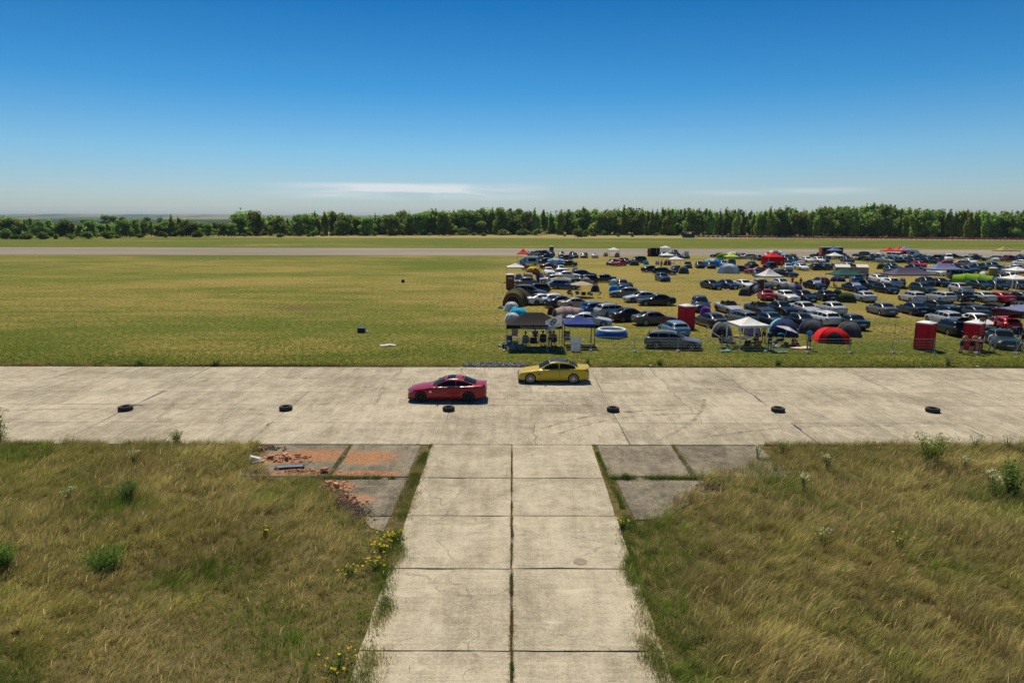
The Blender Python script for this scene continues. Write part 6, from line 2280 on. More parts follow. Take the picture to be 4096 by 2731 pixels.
C_ = dict(grey=(.24, .25, .27), dgrey=(.085, .09, .10), blue=(.02, .27, .66), lblue=(.20, .46, .66), cyan=(.02, .50, .72), teal=(.01, .22, .24), navy=(.030, .045, .13), green=(.05, .075, .035), lime=(.34, .52, .04), bgreen=(.22, .40, .03),
          yellow=(.60, .44, .02), olive=(.10, .095, .045), khaki=(.30, .27, .13), beige=(.45, .38, .25), tan=(.42, .33, .25), lilac=(.44, .35, .47), purple=(.22, .05, .34), pink=(.42, .28, .32), red=(.62, .012, .02), orange=(.75, .20, .03),
          white=(.78, .78, .77), pale=(.64, .66, .68), camo=(.10, .09, .05), brown=(.16, .085, .05), black=(.012, .012, .014))
c_ = C_

dome(TA, 478, 470, 110, 50, [c_['grey'], c_['dgrey']], 'small grey dome behind the white gazebo on the camp edge')
dome(TA, 640, 476, 210, 95, [c_['blue'], c_['blue'], c_['orange'], c_['blue']], 'blue and orange dome behind the man with the blue flag')
tunnel(TA, 775, 575, 235, 145, [c_['yellow'], c_['yellow']], 'yellow tunnel tent with a dark open front', 80, 4.0)
dome(TA, 520, 672, 180, 112, [c_['grey'], c_['pale']], 'grey dome right of the brown toilet')
tunnel(TA, 690, 645, 160, 75, [c_['beige']], 'low beige flat tent behind the dark feather banner', 0, None, 1.6, False)
dome(TA, 925, 680, 130, 145, [c_['lilac'], c_['pink']], 'lilac-pink dome right of the feather banner')
tunnel(TA, 1185, 420, 290, 140, [c_['lblue'], c_['pale'], c_['lblue']], 'pale blue awning tent behind the maroon coupe', 4)
dome(TA, 1540, 586, 160, 132, [c_['pale'], c_['lblue'], c_['grey']], 'grey igloo tent with white crest above the navy estate')
tunnel(TA, 1270, 772, 370, 150, [c_['beige'], c_['khaki']], 'beige ridge tent behind the bright blue estate', 8)
dome(TA, 1730, 778, 250, 148, [c_['tan'], c_['grey']], 'grey-brown dome with cream cap above the parasol', door=1)
dome(TA, 1900, 896, 190, 136, [c_['navy'], c_['lblue'], c_['dgrey']], 'slate blue dome right of the beige parasol', door=0)
dome(TA, 2240, 776, 215, 115, [c_['teal'], c_['teal'], c_['pale']], 'teal dome with white cap by the navy sedan')
dome(TA, 2240, 890, 215, 108, [c_['blue'], c_['cyan']], 'bright blue dome in front of the teal one')
dome(TB, 350, 830, 170, 88, [c_['khaki'], c_['olive']], 'olive-beige dome right of the navy sedan with glare')
tunnel(TF, 490, 205, 490, 330, [c_['olive'], c_['olive'], c_['brown']], 'big olive tunnel tent with brown door panel', 72, 3.4, 3.1)
dome(TA, 1484, 246, 140, 82, [c_['navy'], c_['blue']], 'small navy-blue dome behind the black car near the runway')
dome(TA, 2092, 257, 100, 78, [c_['beige'], c_['tan'], c_['beige'], c_['brown']], 'beige cabin tent left under the far white gazebo')
dome(TA, 2300, 266, 110, 82, [c_['tan'], c_['dgrey']], 'brown-grey dome right under the far white gazebo')
dome(TF, 390, 300, 310, 175, [c_['white'], c_['pale']], 'white dome at the camp corner behind the black gazebo', door=1)
dome(TF, 450, 358, 260, 150, [c_['lblue'], c_['dgrey']], 'blue-grey dome in front of the white dome')
dome(TF, 510, 400, 400, 130, [c_['cyan'], c_['cyan']], 'low cyan tent just behind the black gazebo roof', door=1)
dome(TF, 400, 490, 320, 140, [c_['white']], 'low white tent touching the black gazebo corner', door=1)
dome(TF, 1100, 362, 150, 130, [c_['black'], c_['orange']], 'small black and orange dome above the black gazebo', door=0)
tunnel(TF, 1375, 422, 430, 215, [c_['tan'], c_['pink']], 'sand coloured tunnel tent with orange piping', 18, None, 2.3)
dome(TF, 1600, 392, 290, 140, [c_['lilac'], c_['lblue']], 'lavender dome left of the silver classic coupe')
dome(TG, 1985, 392, 245, 175, [c_['purple'], c_['purple'], c_['purple'], c_['lilac']], 'purple dome with yellow cap right of the single red toilet')
dome(TH, 590, 812, 440, 290, [c_['dgrey'], c_['grey']], 'large grey dome left of the white front gazebo', 3.0, 0, 0)
dome(TH, 1165, 780, 350, 265, [c_['navy'], c_['navy'], c_['lilac']], 'navy dome with orange vent behind the white front gazebo')
dome(TH, 1735, 800, 620, 345, [c_['navy'], c_['lblue'], c_['navy'], c_['navy']], 'large blue-grey dome with orange piping', 3.6)
dome(TI, 120, 845, 560, 285, [c_['navy'], c_['navy'], c_['dgrey']], 'navy dome behind the man in the blue shirt', 3.0)
dome(TI, 490, 1020, 720, 300, [c_['red'], (.72, .03, .03)], 'bright red tent with open arched front by the fence', 3.0, 12, 0)
dome(TI, 810, 895, 510, 290, [c_['dgrey'], c_['olive'], c_['dgrey']], 'olive-grey dome right behind the red tent', 3.0)
dome(TI, 775, 243, 390, 188, [c_['green'], c_['green']], 'dark green dome left of the silver coupe')
dome(TI, 600, 140, 215, 150, [c_['green'], c_['black']], 'dark green dome with yellow cap behind the old black saloon')
tunnel(TC, 290, 445, 260, 155, [c_['lblue'], c_['pale'], c_['blue']], 'blue and white tunnel tent behind two black hatchbacks', 12)
dome(TC, 605, 564, 440, 178, [c_['blue'], c_['blue'], c_['pale'], c_['lblue']], 'big blue and grey three-part dome in the centre', 3.2)
dome(TC, 475, 300, 200, 105, [c_['bgreen'], c_['bgreen']], 'bright green dome near the runway')
tunnel(TC, 690, 300, 220, 135, [c_['white'], c_['pale'], c_['grey']], 'white frame tent right of the bright green dome', 8)
dome(TC, 1098, 470, 155, 82, [c_['camo'], c_['olive']], 'small camouflage dome behind the red coupe')
tunnel(TC, 1440, 250, 240, 112, [c_['white'], c_['grey']], 'large white and grey peaked tent by the runway', 20)
tunnel(TC, 1690, 265, 260, 70, [c_['lblue'], c_['khaki'], c_['brown']], 'blue and khaki tent right of the large white tent', 4)
dome(TC, 1790, 440, 170, 92, [c_['cyan'], c_['cyan']], 'cyan dome between silver saloon and lilac tent')
dome(TC, 1905, 446, 240, 122, [c_['lilac'], c_['pale']], 'lilac-grey tent behind the white sedan')
dome(TC, 1475, 590, 190, 128, [c_['beige'], c_['white'], c_['grey']], 'cream dome left of the navy three-quarter sedan')
tunnel(TC, 1700, 890, 370, 160, [c_['dgrey'], c_['grey'], c_['navy']], 'dark grey tunnel tent behind the white saloon', 20, None, 2.6)
dome(TC, 890, 968, 245, 150, [c_['dgrey'], c_['bgreen'], c_['dgrey'], c_['dgrey']], 'grey and green dome left of the dark red flag')
dome(TC, 1215, 870, 230, 110, [c_['dgrey'], c_['black']], 'dark tent behind the red saloon')
dome(TC, 1830, 810, 120, 95, [c_['blue'], c_['blue'], c_['red']], 'small blue and red dome behind the dark grey tunnel tent')
dome(TD, 230, 432, 155, 54, [c_['grey'], c_['dgrey']], 'grey dome behind the middle black hatchback')
dome(TD, 340, 330, 180, 108, [c_['dgrey'], c_['green']], 'dark green-grey tent left of the coach awning')
tunnel(TD, 880, 352, 110, 80, [c_['beige'], c_['khaki']], 'small beige tent left of the green dome', 20)
dome(TD, 995, 358, 150, 95, [c_['bgreen'], c_['teal'], c_['green']], 'green and teal dome before the brown SUV')
tunnel(TD, 1355, 290, 165, 92, [c_['pale'], c_['beige']], 'silver arched tent left of the red gazebos', 75)
dome(TD, 1390, 526, 190, 120, [c_['camo'], c_['grey']], 'camouflage igloo left of the charcoal coupe')
tunnel(TD, 1330, 705, 330, 112, [c_['grey'], c_['dgrey']], 'low grey tent left of the purple-grey gazebo', 4, None, 2.0)
dome(TD, 1990, 590, 160, 62, [c_['tan'], c_['beige']], 'sand dome peeking over the purple-grey gazebo')
dome(TD, 540, 770, 330, 80, [c_['navy'], c_['dgrey']], 'dark navy tent under the green gazebo')
dome(TD, 1810, 800, 140, 82, [c_['tan'], c_['pink']], 'brown-pink dome under the purple-grey gazebo')
dome(TD, 2230, 324, 140, 90, [c_['teal'], c_['teal']], 'teal dome right of the navy hatchback near the runway')
dome(TE, 390, 316, 125, 75, [c_['white'], c_['pale']], 'small white igloo right of the teal dome')
tunnel(TE, 430, 570, 170, 120, [c_['yellow'], c_['lime'], c_['dgrey']], 'yellow-green arched tent behind the lavender gazebo', 10)
dome(TE, 605, 520, 210, 98, [c_['lilac'], c_['purple']], 'purple-grey dome behind the lavender gazebo')
tunnel(TE, 1285, 858, 580, 215, [c_['bgreen'], c_['bgreen'], c_['bgreen']], 'bright green tunnel tent with black hoops', -10, 5.6, 2.8)
tunnel(TE, 1560, 760, 190, 165, [c_['pale'], c_['bgreen']], 'white and green tent left of the yellow toilet', 30, 2.6, 2.0)
dome(TE, 1690, 840, 240, 105, [c_['cyan'], c_['blue']], 'bright blue dome behind the black sedan below the yellow toilet')
dome(TE, 2005, 546, 240, 105, [c_['cyan'], c_['teal'], c_['beige']], 'turquoise dome with cream top in the far right')
dome(TE, 2125, 500, 140, 80, [c_['pale'], c_['lilac']], 'pale dome behind the turquoise one')
dome(TE, 1765, 388, 200, 75, [c_['white'], c_['pale']], 'small white pop-up tent before the silver estate')
dome(TB, 440, 420, 200, 98, [c_['camo'], c_['olive']], 'small camouflage tent before the dark green SUV')
dome(TB, 655, 404, 112, 80, [c_['blue'], c_['blue'], c_['cyan']], 'little bright blue dome in the far centre')
dome(TB, 855, 404, 95, 80, [c_['pale'], c_['grey']], 'little grey-white dome left of the far white gazebo pair')
dome(TB, 1035, 416, 165, 100, [c_['brown'], c_['orange'], c_['brown']], 'rust-red dome under the middle white gazebo')
dome(TB, 1330, 570, 225, 135, [c_['teal'], c_['tan'], c_['dgrey']], 'dark teal and tan dome right of the old black estate')
dome(TE, 2245, 330, 130, 65, [c_['green'], c_['khaki']], 'green tarp tent under the khaki gazebo')

# ================================================================ gazebos
black = gz(TF, 790, 1010, 4.55, 3.0, 2.12, 2.95, (.030, .027, .029), 'black gazebo with white lettering on its front', ridge=1.5, valance=.32, legcol=(.35, .35, .36))
xb, yb = black.location.x, black.location.y
put('lettering', TEXT['Čejkovická vinná stezka'], black, (-.02, -1.5 - .022, 1.955), (R(90), 0, 0))
gz(TF, 1590, 960, 2.55, 2.6, 2.02, 2.62, (.045, .070, .26), 'blue gazebo with scalloped edge beside the black one', scallop=True, valance=.24, legcol=(.03, .035, .07), legr=.035)
gz(TH, 1065, 1020, 2.55, 2.6, 1.98, 2.55, c_['white'], 'white gazebo over a picnic table right behind the fence', 7, valance=.2, legcol=(.74, .74, .74), legr=.045)
gz(TA, 600, 345, 3.0, 3.0, 2.05, 3.2, (.70, .045, .04), 'red gazebo at the far left corner of the camp', sag=.14, legcol=(.2, .2, .2))
gz(TA, 460, 640, 3.1, 2.9, 1.95, 2.6, c_['white'], 'white gazebo behind the brown toilet', 4)
gz(TA, 2235, 267, 3.0, 3.0, 2.05, 2.75, c_['white'], 'white gazebo near the runway left of the rusty wreck', legr=.05, legcol=(.7, .7, .7))
gz(TB, 1000, 215, 3.0, 3.0, 2.0, 2.6, c_['white'], 'white gazebo with side wall right beside the rusty wreck', walls=(3, 2))
gz(TB, 1022, 380, 3.1, 3.0, 2.0, 2.55, c_['white'], 'white gazebo upper one of a pair in the far centre', 4, legr=.05, legcol=(.74, .74, .74))
gz(TB, 1185, 470, 2.9, 2.9, 2.0, 2.6, c_['white'], 'white gazebo lower one of a pair in the far centre', 4, legr=.05, legcol=(.74, .74, .74))
gz(TC, 652, 415, 2.9, 2.9, 2.05, 2.75, (.50, .66, .03), 'lime green gazebo over the grey hatchback')
gz(TC, 1400, 415, 4.0, 3.6, 2.0, 3.1, (.72, .022, .03), 'bright red gazebo with red side walls', 8, sag=.14, walls=(0, 1, 3), wallcol=(.55, .008, .012))
gz(TC, 1320, 850, 3.1, 3.0, 2.05, 3.2, (.66, .66, .64), 'tall white gazebo over the silver car', 8, sag=.12, valance=.26)
gz(TD, 650, 905, 4.4, 3.4, 2.15, 2.95, (.030, .10, .085), 'dark green gazebo over the seated man in red', 6, ridge=1.0, valance=.12)
gz(TD, 470, 415, 3.1, 2.8, 1.95, 2.7, c_['white'], 'small white gazebo in front of the coach', 6, legr=.05, legcol=(.74, .74, .74))
gz(TD, 470, 318, 3.4, 2.6, 2.25, 3.25, (.16, .22, .42), 'pale blue gazebo against the coach side', 6, sag=.14)
gz(TD, 1530, 312, 3.2, 3.0, 2.1, 3.1, (.72, .06, .05), 'left of two red gazebos by the runway', sag=.14, legcol=(.2, .2, .2))
gz(TD, 1735, 316, 3.6, 3.2, 2.15, 3.3, (.72, .07, .07), 'right of two red gazebos by the runway, white print on its roof', sag=.14, legcol=(.2, .2, .2))
gz(TD, 1850, 290, 3.2, 3.0, 2.3, 3.1, (.20, .25, .48), 'blue gazebo behind the white caravan', sag=.14)
gz(TD, 1890, 900, 7.0, 3.4, 2.15, 3.15, (.115, .105, .165), 'long purple-grey double gazebo with dark edge', 5, ridge=3.0, valance=.2, sag=.12)
gz(TE, 650, 800, 5.4, 3.2, 2.1, 3.0, (.19, .23, .42), 'long lavender-blue gazebo in front of the white car', 5, ridge=2.0, valance=.15, sag=.12)
gz(TE, 2170, 820, 3.4, 3.0, 2.0, 2.6, c_['white'], 'upper of two white gazebos at the right photo edge', 8, legr=.05, legcol=(.74, .74, .74))
gz(TE, 2130, 1030, 3.6, 3.0, 2.0, 2.55, c_['white'], 'lower of two white gazebos at the right photo edge', 8, legr=.05, legcol=(.74, .74, .74))
kh = gz(TE, 1970, 330, 5.6, 3.4, 2.2, 3.4, (.36, .31, .12), 'khaki gazebo with pale lettering by the runway', 4, ridge=1.4, valance=.25, sag=.12)


def roof_print(o, d_, eave, top, sag, rows, col):
    """Short printed words on the front roof slope; rows = (height share, x centre, word width)."""
    r = random.Random(2)
    for (v0, xc, wd) in rows:
        x = xc - wd / 2
        while x < xc + wd / 2:
            lw = r.uniform(.10, .20)
            pts = []
            for u, vv in ((x, v0), (x + lw, v0), (x + lw, v0 + .16), (x, v0 + .16)):
                pts.append((u, -d_ / 2 * (1 - vv) - .02, eave + (top - eave) * vv ** (1 + 4 * sag) + .035))
            put('lettering', MB().add(pts, [(0, 1, 2, 3)]).mesh('lettering', col), o)
            x += lw + .07


PRINT_Y, PRINT_W = mat('yellow_print', (.62, .56, .22), .8, vary=0), mat('white_print', (.70, .68, .66), .8, vary=0)
roof_print(kh, 3.4, 2.2, 3.4, .12, ((.55, -.55, .9), (.40, .45, 1.5)), PRINT_Y)
rg = next(o for o in COL.objects if o.get('label', '').startswith('right of two red gazebos'))
roof_print(rg, 3.2, 2.15, 3.3, .14, ((.30, -.2, .9), (.50, .1, .5)), PRINT_W)
gz(TJ, 2330, 800, 3.4, 3.0, 2.05, 2.6, (.16, .20, .34), 'grey-blue canopy cut by the right photo edge', 4, valance=.1, legcol=(.03, .03, .03))

# ================================================================ toilets, caravan, coach, wreck
def at(tile, x, y):
    X, Y, d, s = placed(tile, x, y)
    return X, Y


RED = (.60, .004, .016)
X, Y = at(TG, 1640, 640); toilet(X, Y + .55, R(22), RED, 'red toilet standing alone above the grey estate')
X, Y = at(TJ, 545, 1140); toilet(X, Y + .6, R(-52), RED, 'left of two red toilets at the fence')
X, Y = at(TJ, 1460, 1140); toilet(X, Y + .6, R(-52), RED, 'right of two red toilets, people leaning before it')
X, Y = at(TA, 362, 850); toilet(X, Y + .55, R(4), (.17, .062, .024), 'brown toilet at the left edge of the camp')
bt = next(o for o in COL.objects if o.get('label', '').startswith('brown toilet'))
put('sign_plate', MB().box((-.02, -.60, 1.72), (.62, .02, .20)).mesh('sign_plate', WHITEP), bt)
put('sign_lettering', MB().box((-.17, -.612, 1.72), (.14, .006, .13)).mesh('sign_lettering', BLACKPL), bt)
put('sign_lettering', MB().box((.06, -.612, 1.72), (.24, .006, .11)).mesh('sign_lettering', PLASTIC), bt, color=(.4, .12, .05))
X, Y = at(TA, 1112, 205); toilet(X, Y + .55, R(4), (.045, .05, .055), 'dark grey toilet by the runway')
X, Y = at(TE, 1735, 795); toilet(X, Y + .6, R(-30), (.42, .25, .02), 'yellow toilet among the tents on the right')


def wheel_pair(o, xs_, y, r=.30):
    for x in xs_:
        for sd in (1, -1):
            w = put('wheel', WHEEL[2], o, (x, sd * y, r), (0, 0, 0 if sd > 0 else math.pi))
            w.scale = (r / .325,) * 3
            put('tyre', WHEEL[0], w)
            put('rim', WHEEL[1], w)


def bevel_box(name, c, d, m, bev, parent, color):
    me = MB().box((0, 0, 0), d).mesh(name, m)
    bm = bmesh.new()
    bm.from_mesh(me)
    bmesh.ops.bevel(bm, geom=list(bm.edges), offset=bev, segments=2, affect='EDGES')
    bm.to_mesh(me)
    bm.free()
    return put(name, me, parent, c, color=color)


X, Y = at(TA, 725, 415)
o = thing('camper_van', 'white and blue camper van with wide side window behind the blue flag', 'camper', (X, Y + 1.0, 0), R(178))
o.scale = (.80, .85, .82)
bevel_box('body', (-.35, 0, 1.35), (3.9, 2.0, 1.9), PAINT, .12, o, (.46, .52, .56))
bevel_box('cab', (1.95, 0, 1.15), (1.0, 1.92, 1.5), PAINT, .18, o, (.46, .52, .56))
bevel_box('roof', (-.2, 0, 2.36), (4.2, 1.9, .22), PAINT, .08, o, (.70, .72, .72))
for sd in (1, -1):
    put('side_window', MB().box((-.7, sd * 1.003, 1.55), (1.9, .02, .85)).mesh('side_window', GLASS), o)
    for k, x in enumerate((-1.75, .42)):
        put('curtain', MB().box((x, sd * 1.006, 1.55), (.34, .02, .95)).mesh('curtain', CLOTH), o, color=(.05, .16, .32))
    put('door_window', MB().box((1.45, sd * .995, 1.65), (.6, .03, .55)).mesh('door_window', GLASS), o)
    put('door_window', MB().box((2.1, sd * .965, 1.55), (.45, .03, .5)).mesh('door_window', GLASS), o)
put('windscreen', MB().box((2.455, 0, 1.55), (.02, 1.6, .6)).mesh('windscreen', GLASS), o)
wheel_pair(o, (1.7, -1.4), .88)
X, Y = at(TD, 2000, 318)
o = thing('caravan', 'white caravan with sloping nose beside the red gazebos', 'caravan', (X, Y + 1.2, 0), R(-35))
mb = MB()
prof = [(-2.3, .55), (-2.35, 1.5), (-2.1, 2.45), (1.6, 2.5), (2.2, 1.7), (2.35, 1.3), (2.2, .55)]
n = len(prof)
mb.add([(x, -1.05, z) for x, z in prof] + [(x, 1.05, z) for x, z in prof], [tuple(range(n))[::-1], tuple(range(n, 2 * n))] + [(i, (i + 1) % n, n + (i + 1) % n, n + i) for i in range(n)])
put('body', mb.mesh('body', PAINT), o, color=(.72, .73, .74))
put('front_window', MB().add([(1.74, -.75, 2.34), (1.74, .75, 2.34), (2.12, .75, 1.84), (2.12, -.75, 1.84)], [(0, 1, 2, 3)]).mesh('front_window', GLASS, thick=.03), o)
for sd in (1, -1):
    for x in (-1.2, .6):
        put('side_window', MB().box((x, sd * 1.055, 1.6), (.9, .02, .6)).mesh('side_window', GLASS), o)
put('door', MB().box((-.3, -1.06, 1.35), (.65, .02, 1.6)).mesh('door', PLASTIC), o, color=(.6, .6, .6))
put('drawbar', MB().tube([(2.2, -.6, .5), (3.2, 0, .48), (2.2, .6, .5)], .04, 5).mesh('drawbar', STEEL), o)
wheel_pair(o, (-.1,), .95)
X, Y = at(TD, 490, 316)
o = thing('coach', 'dark coach with white roof and red tail parked by the runway', 'coach', (X + .3, Y + 3.4, 0), R(-6))
o.scale = (.66, 1, .92)
bevel_box('body', (0, 0, 1.75), (8.6, 2.5, 2.9), PAINT, .15, o, (.02, .032, .045))
bevel_box('roof', (0, 0, 3.22), (8.4, 2.4, .2), PAINT, .07, o, (.68, .70, .68))
put('rear_panel', MB().box((-4.32, 0, 1.8), (.06, 2.3, 2.5)).mesh('rear_panel', PAINT), o, color=(.40, .02, .05))
for sd in (1, -1):
    for k in range(5):
        put('side_window', MB().box((-3.3 + k * 1.6, sd * 1.256, 2.35), (1.45, .02, .95)).mesh('side_window', GLASS), o)
    put('rear_side_panel', MB().box((-4.0, sd * 1.258, 1.7), (.55, .02, 2.2)).mesh('rear_side_panel', PAINT), o, color=(.38, .02, .05))
put('windscreen', MB().box((4.31, 0, 2.2), (.02, 2.2, 1.3)).mesh('windscreen', GLASS), o)
put('roof_hatch', MB().box((.6, 0, 3.38), (.8, .8, .12)).mesh('roof_hatch', BLACKPL), o)
wheel_pair(o, (2.9, -2.6), 1.05, .48)
X, Y = at(TB, 808, 255)
RUST = mat('rusty_sheet', (.19, .060, .035), .85, vary=.5, scale=2.5)
o = thing('van_wreck', 'rusty brown van wreck tipped on its end near the runway', 'wreck', (X, Y + 1.2, 0), R(-8))
mb = MB()
prof = [(-.95, -1.1), (-.95, 1.1)]
put('side_panel', MB().box((-1.35, 0, 1.15), (.9, 1.9, 2.3)).mesh('side_panel', RUST), o)
put('roof_panel', MB().box((.35, .0, 2.42), (2.5, 1.9, .10)).mesh('roof_panel', RUST), o)
put('floor_pan', MB().box((.35, .9, 1.25), (2.5, .10, 2.3)).mesh('floor_pan', RUST), o)
put('end_panel', MB().box((1.55, 0, 1.25), (.10, 1.9, 2.4)).mesh('end_panel', RUST), o)
put('sill', MB().box((.35, 0, .12), (2.5, 1.9, .22)).mesh('sill', RUST), o)
put('interior', MB().box((.3, .35, 1.3), (2.2, .9, 2.0)).mesh('interior', DARKM), o)
put('strut', MB().box((.72, -.2, 1.55), (.13, .1, 1.4), rot=Matrix.Rotation(R(3), 3, 'Y')).mesh('strut', mat('cream_paint', (.60, .55, .30), .6)), o)
put('axle', MB().tube([(-1.95, 0, 1.35), (-1.7, 0, 1.35)], .16, 10).mesh('axle', BLACKPL), o)
put('bent_bar', MB().tube([(1.0, -.9, .1), (1.5, -1.1, .4), (1.7, -1.0, .9)], .05, 6).mesh('bent_bar', STEEL), o)
X, Y = at(TD, 850, 700)
o = thing('box_trailer', 'long grey trailer with cream pitched roof, one roof panel missing', 'trailer', (X, Y + 1.3, 0), R(-14))
put('body', MB().box((0, 0, 1.1), (5.6, 2.1, 1.7)).mesh('body', PAINT), o, color=(.20, .20, .20))
ROOFM = mat('cream_roof_sheet', (.66, .63, .52), .6, vary=.1)
for (x0, x1) in ((-2.8, -.25), (.75, 2.8)):
    for sd in (-1, 1):
        put('roof_sheet', MB().add([(x0, sd * 1.12, 1.98), (x1, sd * 1.12, 1.98), (x1, 0, 2.45), (x0, 0, 2.45)], [(0, 1, 2, 3)]).mesh('roof_sheet', ROOFM, thick=.04), o)
put('roof_sheet', MB().add([(-.25, 1.12, 1.98), (.75, 1.12, 1.98), (.75, 0, 2.45), (-.25, 0, 2.45)], [(0, 1, 2, 3)]).mesh('roof_sheet', ROOFM, thick=.04), o)
put('roof_opening', MB().box((.25, -.5, 1.98), (.96, .9, .06)).mesh('roof_opening', DARKM), o)
put('hatch', MB().box((-.5, -1.07, 1.45), (1.1, .04, .6)).mesh('hatch', PAINT), o, color=(.05, .09, .08))
wheel_pair(o, (-.6, .6), .92)

# ================================================================ pool
X, Y = at(TF, 2190, 795)
o = thing('paddling_pool', 'round blue inflatable pool with white rim', 'pool', (X + .25, Y + 1.45, 0))
pr_ = []
put('wall', MB().lathe([(1.22, .02), (1.44, .05), (1.50, .22), (1.40, .42), (1.26, .56), (1.14, .56), (1.14, .03)], 40).mesh('wall', mat('pool_vinyl', (.012, .085, .42), .28, vary=.06), True), o)
rm = MB()
for k in range(0):
    pass
rm.lathe([(1.20 + .115 * math.cos(t), .62 + .115 * math.sin(t)) for t in [2 * math.pi * i / 12 for i in range(13)]], 44)
put('rim', rm.mesh('rim', mat('white_vinyl', (.80, .80, .80), .3, vary=.03), True), o)
WATER = mat('pool_water', (.16, .30, .40), .06, spec=.6, vary=.15, scale=3)
put('water', MB().lathe([(.001, .50), (.6, .502), (1.15, .50)], 40).mesh('water', WATER), o)

# ================================================================ fence
FENCE = [(2017, 1405), (2189, 1405), (2363, 1403), (2537, 1407), (2712, 1406), (2886, 1407), (3061, 1407), (3228, 1411), (3398, 1411), (3568, 1411), (3735, 1411), (3904, 1413), (4063, 1414), (4230, 1415)]
FLAB = ['before the cluttered left half of the black gazebo', 'before the seated people under the black gazebo', 'below the pool, from blue gazebo to pool', 'before the pool and the grey estate tail',
        'before the bonnet of the grey estate', 'before the white front gazebo', 'before the stroller and picnic blanket', 'before the red tent', 'before bare grass right of the red tent', 'before bare grass left of the red toilets',
        'before the left red toilet', 'on which four people lean', 'before the dark green saloon, cut by the photo edge']
for i in range(len(FENCE) - 1):
    (ax, ay), (bx, by) = FENCE[i], FENCE[i + 1]
    A, B = ground(ax, ay), ground(bx, by)
    dx, dy = B[0] - A[0], B[1] - A[1]
    L = math.hypot(dx, dy) - .08
    o = thing('fence_panel', 'low steel mesh fence panel ' + FLAB[i], 'fence', (A[0] + dx * .5, A[1] + dy * .5, 0), math.atan2(dy, dx), 'fence panels along the camp')
    hf = 1.14
    for z in (.16, hf):
        put('rail', MB().tube([(-L / 2, 0, z), (L / 2, 0, z)], .019, 6).mesh('rail', STEEL), o)
    for sx in (-1, 1):
        put('post', MB().tube([(sx * L / 2, 0, .02), (sx * L / 2, 0, hf)], .019, 6).mesh('post', STEEL), o)
    wm = MB()
    k = -L / 2 + .12
    while k < L / 2:
        wm.tube([(k, 0, .16), (k, 0, hf)], .0028, 3, caps=False)
        k += .12
    for z in (.4, .65, .9):
        wm.tube([(-L / 2, 0, z), (L / 2, 0, z)], .0028, 3, caps=False)
    put('wire_mesh', wm.mesh('wire_mesh', STEEL), o)
    put('foot', MB().box((-L / 2 - .04, 0, .06), (.22, .62, .12), taper=.85).mesh('foot', mat('concrete_foot', (.36, .34, .31), .9)), o)
    if i % 3 == 0:
        put('label_plate', MB().box((-L / 2 + .35, -.02, .88), (.22, .01, .09)).mesh('label_plate', WHITEP), o)

# barrier tape
TAPE = [mat('tape_white', (.76, .76, .74), .6, vary=0), mat('tape_red', (.55, .05, .04), .6, vary=0)]


def tape(pts, label, zs_, w=.075):
    """Sagging red and white tape through ground points at the given heights."""
    o = None
    mb = MB()
    P = []
    for (a, za), (b, zb) in zip(zip(pts, zs_), zip(pts[1:], zs_[1:])):
        n = max(4, int(math.hypot(a[0] - b[0], a[1] - b[1]) / .28))
        for k in range(n):
            t = k / n
            P.append((a[0] * (1 - t) + b[0] * t, a[1] * (1 - t) + b[1] * t, za * (1 - t) + zb * t - .16 * math.sin(math.pi * t)))
    P.append((*pts[-1], zs_[-1]))
    for k in range(len(P) - 1):
        p, q = P[k], P[k + 1]
        mb.add([(p[0], p[1], p[2] - w / 2), (q[0], q[1], q[2] - w / 2), (q[0], q[1], q[2] + w / 2), (p[0], p[1], p[2] + w / 2)], [(0, 1, 2, 3)], k % 2)
    return tag(mb.build('barrier_tape', TAPE, thick=.004), label, 'tape')


def stake(tile, x, y, h, label, lean=0.0, m=None):
    X, Y = at(tile, x, y)
    mb = MB().tube([(0, 0, -.05), (lean * .5, 0, h * .55), (lean, 0, h)], [.022, .019, .016], 5)
    return tag(mb.build('wooden_stake', m or WOOD, loc=(X, Y, 0)), label, 'stake'), (X, Y)


_, p1 = stake(TI, 1680, 925, 1.45, 'thin stake holding the tape left of the red toilets')
t0, t1 = at(TI, 1250, 800), at(TI, 2140, 1060)
tape([t0, p1, t1], 'upper red and white tape left of the red toilets', [1.25, 1.35, 1.3])
tape([t0, p1, t1], 'lower red and white tape left of the red toilets', [.45, .55, .5])
_, p2 = stake(TH, 298, 770, 1.2, 'thin stake holding the tape beside the grey dome')
tape([at(TG, 1760, 640), p2, at(TH, 560, 1010)], 'red and white tape from the single red toilet to the fence', [.95, 1.05, 1.0])
tape([p2, at(TH, 545, 1030)], 'thin yellowish guy tape beside the grey dome', [.25, .6], .04)
_, p3 = stake(TA, 228, 915, 1.5, 'thin stake at the camp corner left of the brown toilet')
_, p4 = stake(TA, 60, 1060, .9, 'leaning stake at the camp corner with loose tape', .35)
tape([p3, p4, (p4[0] + .5, p4[1] - 1.6)], 'loose tape fluttering left of the brown toilet', [1.4, .8, .1], .05)
tape([at(TF, 215, 900), at(TF, 60, 600), at(TF, 160, 560), at(TF, 205, 700)], 'loose tape fluttering at the corner of the black gazebo', [1.5, 1.3, .6, 1.5], .06)
tape([at(TJ, 750, 1100), at(TJ, 880, 1110)], 'short tape hanging right of the left red toilet', [.15, .35], .05)
